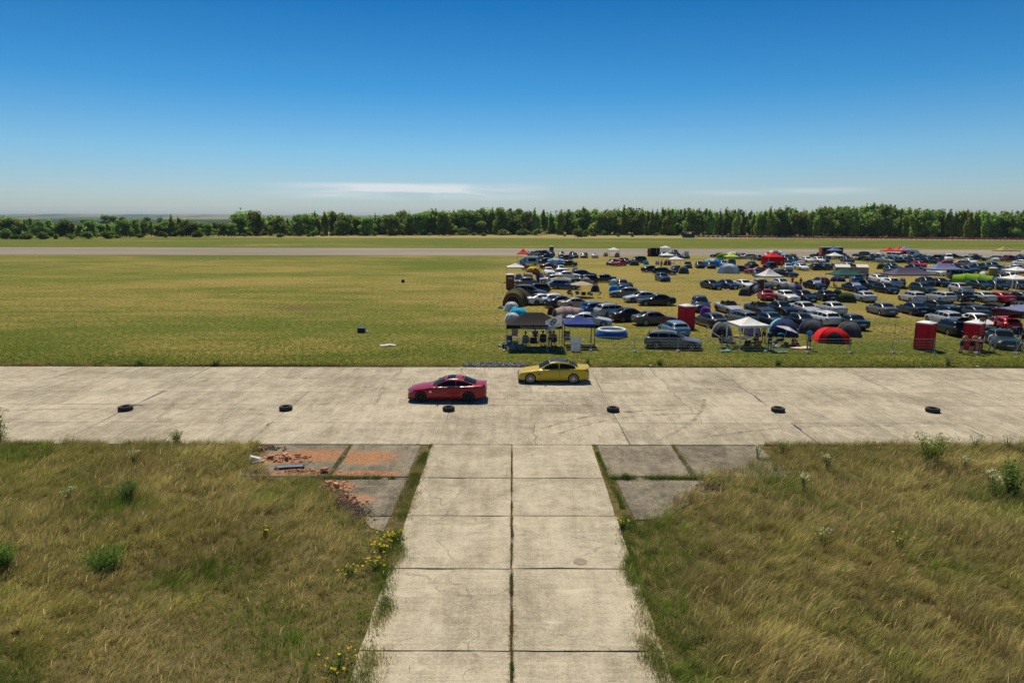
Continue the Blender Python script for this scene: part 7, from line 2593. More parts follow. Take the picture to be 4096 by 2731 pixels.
for i, (tl, x, y, h, lb) in enumerate([(TB, 315, 232, 1.5, 'first thin boundary stake at the runway edge, left of the wreck'), (TB, 623, 228, 1.6, 'second thin boundary stake at the runway edge, near the wreck'), (TB, 1683, 238, 2.2, 'tall thin boundary stake at the runway edge, left of the green dome'),
                                       (TC, 1216, 240, 1.6, 'thin boundary stake at the runway edge, left of the large white tent'), (TC, 1945, 250, 2.0, 'thin boundary stake at the runway edge, above the two white sedans'), (TE, 1130, 318, 1.7, 'thin boundary stake at the runway edge, left of the silver sedan')]):
    stake(tl, x, y, h, lb, m=STEEL)


# ================================================================ flags and banners
def flag(tile, x, y, pole_h, w, h, col, label, drop=.0, fly=-1, tilt=0.0, base_z=0.0, name='flag', shear=0.0, ang=0.0):
    """Flag on a pole; the cloth flies to local -x (fly=-1) with folds; local frame faces us (-y)."""
    X, Y = at(tile, x, y)
    o = thing(name, label, 'flag', (X, Y, base_z), -math.atan2(X, Y) + ang)
    put('pole', MB().tube([(0, 0, 0), (tilt * .5, 0, pole_h * .5), (tilt, 0, pole_h)], .02, 6).mesh('pole', STEEL), o)

    def wave(p):
        x_, y_, z_ = p
        t = abs(x_) / w
        return (tilt + x_, y_ + .07 * math.sin(t * 7.0 + z_ * 1.5) * t, pole_h - h + z_ - drop * t * t - shear * t)
    mb = MB().grid(lambda u, v_: wave((fly * w * u, 0, h * v_)), 14, 8)
    put('cloth', mb.mesh('cloth', FABRIC, True), o, color=col)
    return o, wave


o, wv = flag(TA, 655, 490, 2.35, 1.4, .95, (.01, .16, .48), 'bright blue flag with a round blue and white badge', .12, shear=.3)
roundel(o, .34, (0, -.03, 0), (0, 0, 0), lambda p: wv((p[0] - .72, p[1], p[2] + .50)), ring=(.01, .10, .30), q1=(.03, .20, .50))
o, wv = flag(TF, 1298, 1015, 3.05, 1.35, .95, (.70, .70, .73), 'white flag with dark round emblem and lettering on the black gazebo', .15, shear=.45)
roundel(o, .27, (0, -.03, 0), (0, 0, 0), lambda p: wv((p[0] - .72, p[1], p[2] + .58)), ring=(.02, .02, .04), q1=(.66, .66, .70), q2=(.05, .05, .09))
me = TEXT['AUTOKATTA']
for v_ in me.vertices:
    v_.co = Vector(wv((v_.co.x - .66, -.03, v_.co.y + .20)))
put('lettering', me, o)
o, wv = flag(TC, 1265, 1070, 2.9, 1.75, 1.45, (.050, .020, .022), 'dark maroon flag with silver badge and white lettering', .25, shear=.65, tilt=-.25)
roundel(o, .42, (0, -.03, 0), (0, 0, 0), lambda p: wv((p[0] - .98, p[1], p[2] + .88)), ring=(.05, .03, .05), q1=(.45, .52, .62), q2=(.72, .74, .80))
me = TEXT['Východní Čechy']
for v_ in me.vertices:
    v_.co = Vector(wv((v_.co.x - .88, -.03, v_.co.y + .17)))
put('lettering', me, o)
put('stripe', MB().grid(lambda u, v_: wv((-1.15 + .75 * u, -.03, .34 + .06 * v_)), 6, 1).mesh('stripe', MATS['flag_white_ink']), o)
# feather banner
X, Y = at(TA, 865, 800)
o = thing('feather_banner', 'dark feather banner with red emblem leaning by the grey sedan', 'banner', (X, Y, 0), -math.atan2(X, Y))
put('pole', MB().tube([(0, 0, 0), (-.25, 0, 1.4), (-.55, 0, 2.7)], .02, 5).mesh('pole', STEEL), o)


def fb(u, v_):
    t = v_
    wid = .82 * (1 - max(0, t - .72) ** 2 * 9) * (.30 + .70 * min(1, t * 1.6))
    cx = -.02 - .55 * t
    return (cx + (u - .15) * wid, .05 * math.sin(6 * t), .15 + 2.75 * t)


put('cloth', MB().grid(fb, 6, 14).mesh('cloth', FABRIC, True), o, color=(.028, .026, .045))
put('emblem', MB().add([tuple(Vector(fb(u, v_)) + Vector((0, -.02, 0))) for u, v_ in ((.05, .86), (.75, .88), (.88, .66), (.70, .66), (.62, .76), (.12, .74))], [(0, 1, 2, 3, 4, 5)]).mesh('emblem', mat('emblem_red', (.62, .03, .07), .7, vary=0)), o)
put('lettering', MB().grid(lambda u, v_: tuple(Vector(fb(.02 + .20 * u, .04 + .60 * v_)) + Vector((0, -.02, 0))), 1, 10).mesh('lettering', mat('banner_print', (.62, .64, .70), .7, vary=.5, scale=9)), o)
# parasols
def parasol(tile, x, y, h, r, col, label, tilt=0.0, n=8, edge=None, spots=False):
    X, Y = at(tile, x, y)
    o = thing('parasol', label, 'parasol', (X, Y, 0))
    put('pole', MB().tube([(0, 0, 0), (math.sin(tilt) * h * .5, 0, h * .5), (math.sin(tilt) * h, 0, h)], .02, 6).mesh('pole', STEEL), o)
    Rm = Matrix.Rotation(tilt, 3, 'Y')
    for k in range(n):
        a0, a1 = 6.2832 * k / n, 6.2832 * (k + 1) / n

        def fn(u, v_):
            a = a0 * (1 - u) + a1 * u
            q = Rm @ Vector((r * v_ * math.cos(a), r * v_ * math.sin(a), -.42 * r * .62 * v_ ** 1.5 - .03 * math.sin(math.pi * u) * v_))
            return (q.x + math.sin(tilt) * h, q.y, q.z + h)
        put('canopy_panel', MB().grid(fn, 3, 4).mesh('canopy_panel', FABRIC, True), o, color=col if k % 2 or not edge else edge)
    for k in range(n):
        a = 6.2832 * k / n
        q0 = Rm @ Vector((0, 0, -.04))
        q1 = Rm @ Vector((r * .97 * math.cos(a), r * .97 * math.sin(a), -.42 * r * .62 - .02))
        put('rib', MB().tube([(q0.x + math.sin(tilt) * h, q0.y, q0.z + h), (q1.x + math.sin(tilt) * h, q1.y, q1.z + h)], .006, 4).mesh('rib', STEEL), o)
    return o


parasol(TA, 1650, 985, 2.15, 1.55, (.50, .40, .27), 'beige parasol over a group of camp chairs')
parasol(TH, 1720, 930, 1.55, .95, (.62, .60, .62), 'grey patterned parasol tilted before the orange-piped tent', R(18), edge=(.42, .40, .44))

# ================================================================ people
P_ = person
def pp(tile, x, y, face, kind, label, **k):
    X, Y = at(tile, x, y)
    return P_(X, Y, face, kind, label, **k)


pp(TF, 1085, 965, -95, 'hip', 'woman in dark bikini standing under the black gazebo', shirt=('top', (.02, .018, .03)), lower=('hot', (.02, .022, .05)), fem=True, long=True, h=1.70)
pp(TF, 640, 930, 95, 'sit', 'shirtless person in a striped chair under the black gazebo', lower=('shorts', (.03, .03, .04)))
pp(TF, 815, 850, -90, 'sit', 'dark haired man in grey shirt facing us under the black gazebo', shirt=(.16, .15, .15))
pp(TF, 1150, 915, 92, 'sit', 'man in pale blue shirt sitting in a brown chair', shirt=(.20, .26, .38))
pp(TF, 955, 915, 90, 'sit', 'person mostly hidden by a green chair under the black gazebo', shirt=(.04, .04, .04))
pp(TH, 1380, 895, 80, 'stand', 'person in yellow vest and black shorts behind the fence', shirt=(.52, .56, .05), lower=('shorts', (.012, .012, .014)), h=1.72)
pp(TH, 1493, 1055, -92, 'hold', 'man in black T-shirt and black shorts by the stroller', shirt=(.016, .015, .018), lower=('shorts', (.012, .012, .015)), h=1.80)
pp(TH, 2230, 1030, 92, 'stand', 'man in bright blue shirt and brown shorts, back to us', shirt=(.02, .22, .55), lower=('shorts', (.10, .065, .04)), h=1.85)
pp(TH, 1930, 965, -60, 'ground', 'person in dark red shirt sitting on the grass by the blanket', shirt=(.22, .012, .025), lower=('trousers', (.05, .06, .12)))
pp(TH, 2010, 965, -110, 'ground', 'small child sitting on the picnic blanket', shirt=(.45, .25, .22), h=.95, lower=('shorts', (.4, .3, .3)))
pp(TH, 1225, 1010, 100, 'sit', 'person in black shirt in an orange chair at the picnic table', shirt=(.014, .013, .014), lower=('shorts', (.02, .02, .02)))
pp(TH, 760, 1005, 20, 'sit', 'person in pale blue shirt at the left of the picnic table', shirt=(.30, .36, .44), lower=('shorts', (.03, .03, .05)))
pp(TH, 620, 985, 10, 'sit', 'person in grey at the far left of the picnic gazebo', shirt=(.18, .17, .16), lower=('trousers', (.05, .05, .05)))
pp(TH, 955, 800, -90, 'stand', 'person in orange top behind the picnic gazebo', shirt=(.50, .12, .07), lower=('shorts', (.12, .10, .06)), h=1.74)
pp(TJ, 1165, 1185, -75, 'lean', 'shirtless man in blue shorts, leftmost of four leaning on the fence', lower=('shorts', (.045, .06, .12)), skin=(.52, .28, .17), h=1.80)
pp(TJ, 1355, 1190, -85, 'lean', 'shirtless man in black shorts leaning before the red toilet', lower=('shorts', (.015, .022, .022)), skin=(.50, .25, .15), h=1.82)
pp(TJ, 1500, 1180, -100, 'lean', 'woman in white top and dark shorts leaning on the fence', shirt=(.68, .66, .68), lower=('hot', (.02, .018, .03)), fem=True, long=True, h=1.66)
pp(TJ, 1735, 1185, -95, 'wide', 'man in white T-shirt and light blue shorts at the fence', shirt=(.66, .66, .72), lower=('shorts', (.24, .32, .38)), h=1.80)
pp(TJ, 2290, 1170, 150, 'walk', 'person in black shirt and grey shorts at the photo edge', shirt=(.016, .016, .02), lower=('shorts', (.20, .24, .30)), h=1.78)
pp(TJ, 1790, 790, -60, 'hold', 'shirtless person behind the right red toilet by the red hatchback', skin=(.50, .27, .17))
pp(TJ, 1545, 800, -120, 'lean', 'person in dark cap bending over the white sedan', shirt=(.22, .10, .09), hair=(.01, .01, .02))
pp(TC, 1755, 808, 95, 'stand', 'person in red shirt behind the dark grey tunnel tent', shirt=(.35, .02, .02), lower=('shorts', (.02, .02, .03)))
pp(TC, 1905, 832, 60, 'stand', 'long-haired woman in black top and shorts in the lane', shirt=(.014, .013, .015), lower=('hot', (.06, .03, .03)), fem=True, long=True, h=1.70)
pp(TC, 1018, 342, 200, 'walk', 'left of two people walking by the black sedan near the runway', shirt=(.45, .45, .45), lower=('trousers', (.18, .15, .10)))
pp(TC, 1064, 342, 190, 'walk', 'right of two people walking by the black sedan near the runway', shirt=(.30, .30, .32), lower=('trousers', (.06, .05, .05)))
pp(TD, 1025, 780, 90, 'stand', 'man in white-blue shirt by the grey trailer', shirt=(.55, .58, .68), lower=('shorts', (.04, .04, .05)))
pp(TD, 1112, 800, 100, 'stand', 'person in dark hair and top beside the black coupe', shirt=(.10, .08, .09), fem=True, long=True)
pp(TD, 468, 915, -30, 'sit', 'man in red shirt sitting under the green gazebo', shirt=(.35, .03, .03), lower=('shorts', (.03, .03, .04)))
pp(TD, 1835, 915, -100, 'sit', 'person in dark clothes sitting under the purple-grey gazebo', shirt=(.02, .018, .018), lower=('trousers', (.02, .02, .02)))
pp(TE, 272, 690, 80, 'stand', 'left of two dark figures by the lavender gazebo', shirt=(.05, .03, .025), skin=(.35, .17, .10))
pp(TE, 302, 688, 95, 'stand', 'right of two dark figures by the lavender gazebo', shirt=(.03, .03, .03), skin=(.35, .17, .10))
pp(TA, 600, 500, -90, 'stand', 'person in dark clothes standing under the blue flag', shirt=(.03, .02, .06), lower=('trousers', (.02, .02, .05)))
pp(TA, 635, 497, -80, 'stand', 'person in pale shirt right under the blue flag', shirt=(.40, .40, .44), lower=('trousers', (.02, .025, .06)))
pp(TA, 740, 590, -90, 'sit', 'person sitting in the mouth of the yellow tent', shirt=(.30, .10, .10))
pp(TA, 1445, 985, -60, 'sit', 'person with dark hair sitting left of the beige parasol', shirt=(.10, .08, .07))
pp(TB, 925, 470, -90, 'stand', 'person in dark clothes by the middle white gazebo', shirt=(.03, .03, .05), lower=('trousers', (.02, .02, .03)))
pp(TC, 1560, 470, -90, 'stand', 'person in brown right of the red walled gazebo', shirt=(.20, .14, .08), lower=('trousers', (.10, .07, .04)))

# ================================================================ chairs, tables, small gear
def ch(tile, x, y, face, col, label, **k):
    X, Y = at(tile, x, y)
    return camp_chair(X, Y, face, col, label, **k)


ch(TF, 640, 940, 95, (.22, .25, .30), 'striped grey camp chair with the shirtless person', high=.88)
ch(TF, 780, 945, 92, (.012, .012, .013), 'black empty camp chair in the middle under the black gazebo', high=.92)
ch(TF, 955, 925, 90, (.012, .05, .035), 'dark green high-backed camp chair under the black gazebo', high=1.0)
ch(TF, 1145, 925, 92, (.10, .045, .025), 'brown camp chair of the man in the pale blue shirt', high=.82)
ch(TF, 440, 830, -100, (.40, .30, .16), 'tan camp chair at the back of the black gazebo', high=1.0)
ch(TF, 820, 835, -90, (.10, .10, .10), 'grey camp chair of the man facing us')
ch(TA, 1590, 985, 60, (.03, .18, .36), 'blue camp chair under the beige parasol')
ch(TA, 1690, 1000, 90, (.02, .02, .02), 'black camp chair under the beige parasol')
ch(TA, 1775, 995, 110, (.35, .28, .18), 'beige camp chair right under the parasol')
ch(TA, 1960, 998, 150, (.45, .26, .10), 'lone orange-brown camp chair right of the parasol')
ch(TA, 1445, 990, -60, (.10, .12, .08), 'olive camp chair left of the parasol')
ch(TH, 1250, 1030, 100, (.42, .12, .02), 'orange camp chair at the picnic table')
ch(TH, 1050, 1025, 95, (.012, .012, .014), 'black camp chair at the picnic table')
ch(TH, 765, 1010, 20, (.25, .24, .26), 'grey camp chair left at the picnic table')
ch(TH, 620, 990, 10, (.05, .05, .055), 'dark camp chair behind the fence post at the picnic gazebo')
ch(TJ, 2200, 935, -110, (.06, .06, .065), 'dark folding chair right of the dark green saloon')
ch(TJ, 2290, 925, -100, (.03, .03, .03), 'black mesh chair at the right photo edge', high=1.0)
ch(TC, 1410, 985, -60, (.02, .03, .08), 'navy camp chair right of the red saloon')
X, Y = at(TF, 1395, 900)
lounger(X, Y, -88, (.48, .38, .20), 'cream sun lounger chair under the blue gazebo')
X, Y = at(TH, 960, 950)
table(X, Y, R(6), 1.5, .8, .72, (.28, .28, .27), 'grey picnic table under the white front gazebo')
X2, Y2 = X - .05, Y + .1
o = thing('folding_board', 'bright yellow board lying on the picnic table', 'board', (X2, Y2, .75), R(6))
put('board', MB().box((0, 0, .02), (.85, .62, .02), rot=Matrix.Rotation(R(10), 3, 'X')).mesh('board', PLASTIC), o, color=(.78, .62, .10))
X, Y = at(TH, 830, 960)
flat_cloth(X, Y, .7, .45, .3, (.55, .05, .06), 'red cloth at the left end of the picnic table', 'cloth', 'cloth', z=.74)
X, Y = at(TA, 1640, 975)
table(X, Y, 0, .9, .7, .6, (.35, .25, .15), 'small table under the beige parasol')
X, Y = at(TF, 540, 900)
table(X, Y, 0, 1.1, .6, .62, (.22, .17, .11), 'low wooden table under the black gazebo')
CR = [(TF, 350, 925, (.42, .32, .34), (.02, .10, .30), 'blue cool box stacked left under the black gazebo'), (TF, 460, 925, (.42, .32, .32), (.16, .28, .30), 'pale teal cool box left under the black gazebo'),
      (TF, 410, 990, (.45, .35, .36), (.24, .25, .25), 'grey plastic crate at the front under the black gazebo'), (TF, 560, 985, (.5, .4, .38), (.20, .18, .13), 'beige cardboard crate under the black gazebo'),
      (TF, 268, 985, (.36, .36, .42), (.012, .012, .013), 'black crate at the left leg of the black gazebo'), (TF, 345, 850, (.5, .4, .55), (.012, .02, .03), 'dark tall cool box behind the crates'),
      (TA, 1835, 960, (.32, .28, .36), (.20, .34, .40), 'pale blue cool box right of the beige parasol'), (TC, 1480, 470, (.45, .4, .6), (.55, .25, .02), 'orange box before the red walled gazebo'),
      (TH, 1565, 990, (.20, .16, .30), (.72, .72, .70), 'white water canister by the stroller')]
for (tl, x, y, dd, cc, lb) in CR:
    X, Y = at(tl, x, y)
    crate(X, Y, .1, dd, cc, lb, 'cool_box' if 'cool' in lb else ('canister' if 'canister' in lb else 'crate'), 'cool box' if 'cool' in lb else ('canister' if 'canister' in lb else 'crate'))
BG = [(TF, 205, 930, .62, (.42, .58, .52), 'pale green plastic bag at the left leg of the black gazebo'), (TF, 800, 1010, .32, (.30, .34, .36), 'grey plastic bag at the front fence rail'), (TF, 495, 985, .34, (.34, .44, .42), 'pale plastic bag before the crates'),
      (TF, 2095, 118, .42, (.50, .66, .54), 'pale green plastic bag on the grass above the pool'), (TF, 195, 245, .6, (.01, .20, .28), 'teal bundle hanging by the loose tape'), (TA, 175, 1008, .55, (.50, .62, .52), 'pale plastic sheet on the grass left of the olive tent'),
      (TA, 170, 725, .55, (.60, .60, .58), 'white crumpled sheet left of the brown toilet'), (TA, 265, 735, .6, (.62, .46, .03), 'yellow rubbish sack left of the brown toilet'), (TA, 485, 352, .6, (.45, .60, .45), 'pale bag left of the camper van'),
      (TB, 1495, 562, .5, (.55, .64, .52), 'pale plastic bag right of the teal and tan dome'), (TC, 600, 866, .45, (.62, .62, .60), 'white scrap in front of the navy coupe'), (TH, 710, 1070, .55, (.30, .62, .42), 'green plastic bag at the fence by the picnic gazebo'),
      (TH, 1450, 1045, .42, (.30, .62, .36), 'green carrier bag beside the man in black'), (TH, 1640, 985, .55, (.62, .60, .62), 'white and purple bag bundle by the stroller'), (TH, 1780, 990, .42, (.06, .06, .09), 'dark bag on the grass by the stroller'),
      (TJ, 705, 232, .55, (.46, .62, .50), 'pale green bag at the wheel of the silver estate'), (TJ, 2175, 1120, .95, (.30, .58, .46), 'large mint green sack right of the dark green saloon'), (TJ, 2060, 830, .9, (.30, .40, .36), 'grey-green sack hanging at the canopy leg'),
      (TI, 560, 190, .45, (.30, .62, .30), 'green bag between dark green domes'), (TD, 1400, 525, .35, (.50, .66, .30), 'yellowish bag in front of the camouflage igloo'), (TJ, 480, 640, .3, (.4, .4, .4), 'grey bag left of the silver estate')]
for i, (tl, x, y, s_, cc, lb) in enumerate(BG):
    X, Y = at(tl, x, y)
    bag(X, Y, s_, cc, lb, 'sack' if 'sack' in lb else ('bundle' if 'bundle' in lb else 'bag'), i, squash=.6)
X, Y = at(TH, 2080, 1000)
flat_cloth(X, Y, 1.7, .9, .1, None, 'orange and white checked picnic blanket on the grass', cols=[(.70, .30, .16), (.72, .62, .55)], seed=4)
X, Y = at(TH, 1700, 1082)
flat_cloth(X, Y, 1.2, .4, .05, (.22, .30, .36), 'blue-grey towel lying at the fence', 'towel', 'towel', seed=6)
X, Y = at(TF, 1555, 1020)
# white sheet hung over the fence
mb = MB().grid(lambda u, v_: (-.42 + .80 * u + .18 * (v_ - .5) * (u - .2), -.10 + .10 * math.sin(9 * u + 3 * v_) * (1.1 - v_), (1.16 - .10 * math.sin(3.1 * u)) * v_ + .02), 8, 8)
tag(mb.build('hung_sheet', FABRIC, None, True, None, (.58, .60, .64), (X, Y + .02, 0)), 'white and grey sheet hung over the fence below the blue gazebo', 'sheet')
X, Y = at(TF, 1660, 1005)
bag(X, Y + .3, .7, (.14, .09, .06), 'brown rucksack behind the hung sheet', 'rucksack', 31, 'rucksack')
X, Y = at(TH, 1360, 450)
mb = MB().grid(lambda u, v_: (-.45 + .9 * u, .25 * math.sin(5 * u), -.10 + .5 * v_ + .05 * math.sin(9 * u)), 8, 4)
# blue towel drying on the teal car
tc_ = next(v for q, v in car_objs.items() if q.startswith('dark teal car'))
put('towel', MB().grid(lambda u, v_: (.1 + .7 * u, -.55 - .35 * v_, 1.40 - .55 * v_ ** 1.3 + .03 * math.sin(9 * u)), 6, 6).mesh('towel', FABRIC, True, thick=.01), tc_, color=(.01, .28, .62))
# stroller
X, Y = at(TH, 1690, 960)
o = thing('stroller', 'three-wheeled stroller with teal hood by the man in black', 'stroller', (X, Y, 0), R(-20))
put('seat', MB().box((0, 0, .55), (.6, .42, .22), rot=Matrix.Rotation(R(-18), 3, 'Y')).mesh('seat', CLOTH), o, color=(.02, .022, .025))
put('hood', MB().grid(lambda u, v_: (.05 + .38 * math.cos(math.pi * (.15 + .6 * u)), -.24 + .48 * v_, .72 + .40 * math.sin(math.pi * (.15 + .6 * u))), 8, 4).mesh('hood', FABRIC, True, thick=.02), o, color=(.01, .22, .20))
put('frame', MB().tube([(-.55, 0, 1.02), (-.25, .22, .6), (.45, .12, .2)], .014, 5).tube([(-.55, 0, 1.02), (-.25, -.22, .6), (.45, -.12, .2)], .014, 5).tube([(.2, .2, .5), (-.35, .28, .18)], .014, 5).tube([(.2, -.2, .5), (-.35, -.28, .18)], .014, 5).mesh('frame', BLACKPL), o)
for (x, y_) in ((-.36, .30), (-.36, -.30), (.48, 0)):
    w = MB().lathe([(.13, -.025), (.19, -.025), (.20, 0), (.19, .025), (.13, .025), (.02, .02)], 14, axis='Y')
    put('wheel', w.mesh('wheel', TYRE, True, 40), o, (x, y_, .20))

# ================================================================ things lying in the open meadow
X, Y = ground(1446, 1330)[:2]
o = thing('cool_box', 'black and blue cool box left alone in the meadow', 'cool box', (X, Y, 0), R(-6))
put('tub', MB().box((0, 0, .22), (.66, .42, .40)).mesh('tub', PLASTIC), o, color=(.014, .016, .020))
put('lid', MB().box((0, 0, .44), (.70, .46, .06)).mesh('lid', PLASTIC), o, color=(.03, .14, .34))
put('handle', MB().tube([(-.30, 0, .46), (-.26, 0, .58), (.26, 0, .58), (.30, 0, .46)], .014, 5).mesh('handle', BLACKPL), o)
bm_ = MB().lathe([(.001, .19), (.06, .175), (.095, .12), (.10, .07), (.05, .0), (.001, .0)], 12)
tag(bm_.build('white_ball', WHITEP, None, True, loc=(X + .58, Y - .05, 0.0)), 'small white ball beside the lone cool box', 'ball')
X, Y = ground(1553, 1382)[:2]
flat_cloth(X, Y, 1.35, .75, .15, (.66, .62, .62), 'white fabric banner lying crumpled in the meadow', 'fallen_banner', 'banner', seed=9)
for i, (dx, dy, a, l) in enumerate(((.55, .05, .1, 1.1), (.6, .35, .05, 1.2), (-.2, -.35, -.45, .7))):
    o = MB().tube([(-l / 2, 0, .05), (l / 2, 0, .05)], .022, 6)
    tag(o.build('banner_pole', WOOD, loc=(X + dx, Y + dy, 0), rot=(0, 0, a)), ['near thin pole under the fallen banner', 'far thin pole beyond the fallen banner', 'short thin pole in front of the fallen banner'][i], 'pole')
X, Y = ground(1612, 1130)[:2]
crate(X, Y, .2, (.5, .4, .42), (.02, .02, .035), 'tiny dark box far out in the meadow', 'box', 'box')
LIT = [(1518, 1461, .16), (3910, 1466, .22), (3685, 1470, .2), (2600, 1462, .18), (870, 1035, .35), (2660, 1422, .14), (2800, 1412, .12)]
for i, (px, py, s_) in enumerate(LIT):
    X, Y = ground(px, py)[:2]
    bag(X, Y, s_, (.70, .70, .68), ['white litter scrap at the taxiway edge left of the gravel', 'bright white litter at the taxiway edge below the leaning people', 'pale litter stone below the left red toilet', 'white litter at the taxiway edge below the grey estate',
                                     'white litter speck far left in the meadow', 'small white scrap before the fence left of the grey estate', 'small white scrap before the fence right of the grey estate'][i], 'litter', 50 + i, 'litter_scrap', .4)

# ================================================================ marker tyres on the taxiway
TY = [(490, 1648, 'leftmost of the six black tyres on the taxiway', 0.75), (1137, 1647, 'black tyre second from the left on the taxiway', .70), (1793, 1649, 'black tyre lying below the red car', .66), (2455, 1652, 'black tyre fourth from the left, right of the cars', .68),
      (3120, 1653, 'black tyre fifth from the left with dusty tread', .72), (3743, 1655, 'rightmost of the six black tyres on the taxiway', .72)]
for i, (px, py, lb, dia) in enumerate(TY):
    X, Y, _d = ground(px, py)
    r_ = dia / 2 * 1.0
    o = thing('tyre', lb, 'tyre', (X, Y + r_ * .85, SLAB_TOP), random.uniform(0, 3), 'marker tyres on the taxiway')
    mb = MB()
    w_ = .235
    mb.lathe([(r_ * .60, .015), (r_ * .66, 0), (r_ * .90, .0), (r_ * .985, .03), (r_, .06), (r_, w_ - .06), (r_ * .985, w_ - .03), (r_ * .90, w_), (r_ * .66, w_), (r_ * .60, w_ - .015), (r_ * .78, w_ - .05), (r_ * .82, w_ / 2), (r_ * .78, .05), (r_ * .60, .015)], 32)
    put('carcass', mb.mesh('carcass', mat('dusty_rubber', (.05, .05, .05), .85, vary=.4, scale=7) if i == 4 else TYRE, True, 40), o)
    tm = MB()
    for k in range(28):
        a = 6.2832 * k / 28
        tm.box((r_ * 1.002 * math.cos(a), r_ * 1.002 * math.sin(a), w_ / 2), (.018, r_ * .16, w_ * .62), 0, Matrix.Rotation(a, 3, 'Z') @ Matrix.Rotation(.35, 3, 'X'))
    put('tread', tm.mesh('tread', TYRE), o)

# ================================================================ rubble on the left apron
BRICKM = [mat('brick_%d' % i, c, .9, vary=.25, scale=8) for i, c in enumerate([(.46, .19, .085), (.52, .29, .16), (.30, .13, .075)])]
rb = MB()
rr = random.Random(4)
for (cx, cy, sx, sy, n, sz) in ((-10.4, 29.1, .9, .26, 260, .05), (-8.9, 27.55, 1.1, .18, 170, .035), (-8.0, 27.4, .5, .2, 60, .04), (-7.1, 25.9, .42, .40, 170, .038), (-6.4, 24.9, .5, .35, 110, .022), (-11.6, 30.4, .5, .2, 40, .04), (-6.0, 27.3, .9, .14, 110, .018), (-8.2, 29.5, 1.6, .5, 160, .014), (-6.3, 29.3, 1.0, .5, 120, .012)):
    for k in range(n):
        x, y = rr.gauss(cx, sx * .6), rr.gauss(cy, sy * .8)
        s_ = sz * rr.uniform(.4, 1.5)
        z = SLAB_TOP + s_ * .35 + max(0, .09 - .09 * (abs(x - cx) / sx + abs(y - cy) / sy)) * rr.random()
        rb.box((x, y, z), (s_ * rr.uniform(1.2, 2.4), s_ * rr.uniform(.8, 1.3), s_ * .7), rr.randrange(3), Matrix.Rotation(rr.uniform(0, 6), 3, 'Z') @ Matrix.Rotation(rr.uniform(-.5, .5), 3, 'X'))
tag(rb.build('rubble', BRICKM), 'orange brick rubble on the left apron slabs', 'rubble', kind='stuff')
for i, (x, y, a) in enumerate(((-10.75, 29.05, .4), (-10.2, 29.3, 1.2), (-10.0, 28.95, 2.0), (-7.35, 26.0, .7), (-7.0, 25.8, 2.4), (-9.6, 29.25, .1), (-7.95, 27.42, .05), (-7.9, 27.5, .0))):
    b = MB().box((0, 0, .05), (.27, .135, .07), 0, Matrix.Rotation(rr.uniform(-.3, .3), 3, 'X'))
    tag(b.build('brick', BRICKM[i % 3], loc=(x, y, SLAB_TOP + .10), rot=(0, 0, a)), ['whole brick at the left end of the upper rubble heap', 'brick on top of the upper rubble heap', 'brick in front of the upper rubble heap', 'brick at the left of the lower rubble heap',
        'brick at the right of the lower rubble heap', 'brick at the right end of the upper rubble heap', 'upper of two stacked flat bricks by the weeds', 'lower of two stacked flat bricks by the weeds'][i], 'brick')
dk = MB()
for k in range(1500):
    t = rr.random()
    x, y = -7.4 + 2.2 * t + rr.gauss(0, .20), 26.0 - 3.1 * t + rr.gauss(0, .26)
    s_ = rr.uniform(.008, .03) * (1.6 if rr.random() < .08 else 1)
    dk.box((x, y, SLAB_TOP + s_ * .3), (s_ * 2, s_ * 1.4, s_), 0, Matrix.Rotation(rr.uniform(0, 6), 3, 'Z') @ Matrix.Rotation(rr.uniform(-.5, .5), 3, 'X'))
for k in range(160):
    x, y = rr.gauss(-11.6, .5), rr.gauss(30.5, .22)
    s_ = rr.uniform(.02, .05)
    dk.box((x, y, SLAB_TOP + s_ * .3), (s_ * 2, s_ * 1.4, s_), 0, Matrix.Rotation(rr.uniform(0, 6), 3, 'Z'))
for k in range(1500):
    x, y = rr.uniform(-42, 42), 48.42 + abs(rr.gauss(0, .22))
    if abs(x + 1.2) < 2.6 or math.sin(x * 1.3) + math.sin(x * .53 + 1) < -.2:
        continue
    s_ = rr.uniform(.02, .09)
    dk.box((x, y, s_ * .3), (s_ * 2, s_ * 1.4, s_), 0, Matrix.Rotation(rr.uniform(0, 6), 3, 'Z'))
for k in range(260):
    x, y = rr.gauss(8.0, .25), rr.gauss(25.6, .5)
    s_ = rr.uniform(.02, .05)
    dk.box((x, y, SLAB_TOP + s_ * .3), (s_ * 2, s_ * 1.4, s_), 0, Matrix.Rotation(rr.uniform(0, 6), 3, 'Z'))
tag(dk.build('soil_debris', mat('dark_soil', (.060, .036, .022), .95, vary=.4, scale=9)), 'dark crumbled soil and debris at the apron edges', 'debris', kind='stuff')
cr2 = MB()
for k in range(260):
    side = rr.choice((-1, 1))
    y = rr.uniform(13, 21.5)
    x = side * (3.55 + rr.gauss(0, .10))
    s_ = rr.uniform(.006, .022)
    cr2.box((x, y, s_ * .5 + SLAB_TOP), (s_ * 1.8, s_ * 1.3, s_), 0, Matrix.Rotation(rr.uniform(0, 6), 3, 'Z') @ Matrix.Rotation(rr.uniform(-.5, .5), 3, 'X'))
tag(cr2.build('concrete_crumbs', mat('concrete_crumbs', (.34, .29, .21), .9, vary=.4, scale=9)), 'crumbled concrete along both edges of the strip', 'crumbs', kind='stuff')
o = MB()
o.grid(lambda u, v_: (-.62 + 1.24 * u, -.16 + .30 * v_ + .03 * math.sin(5 * u), .07 + .012 * math.sin(3.1 * v_) + .05 * u), 8, 4)
tag(o.build('broken_panel', mat('blue_grey_panel', (.10, .13, .165), .45, vary=.2), None, True, loc=(-9.55, 27.95, SLAB_TOP), rot=(0, 0, .12), thick=.05), 'broken blue-grey panel lying before the brick rubble', 'panel')
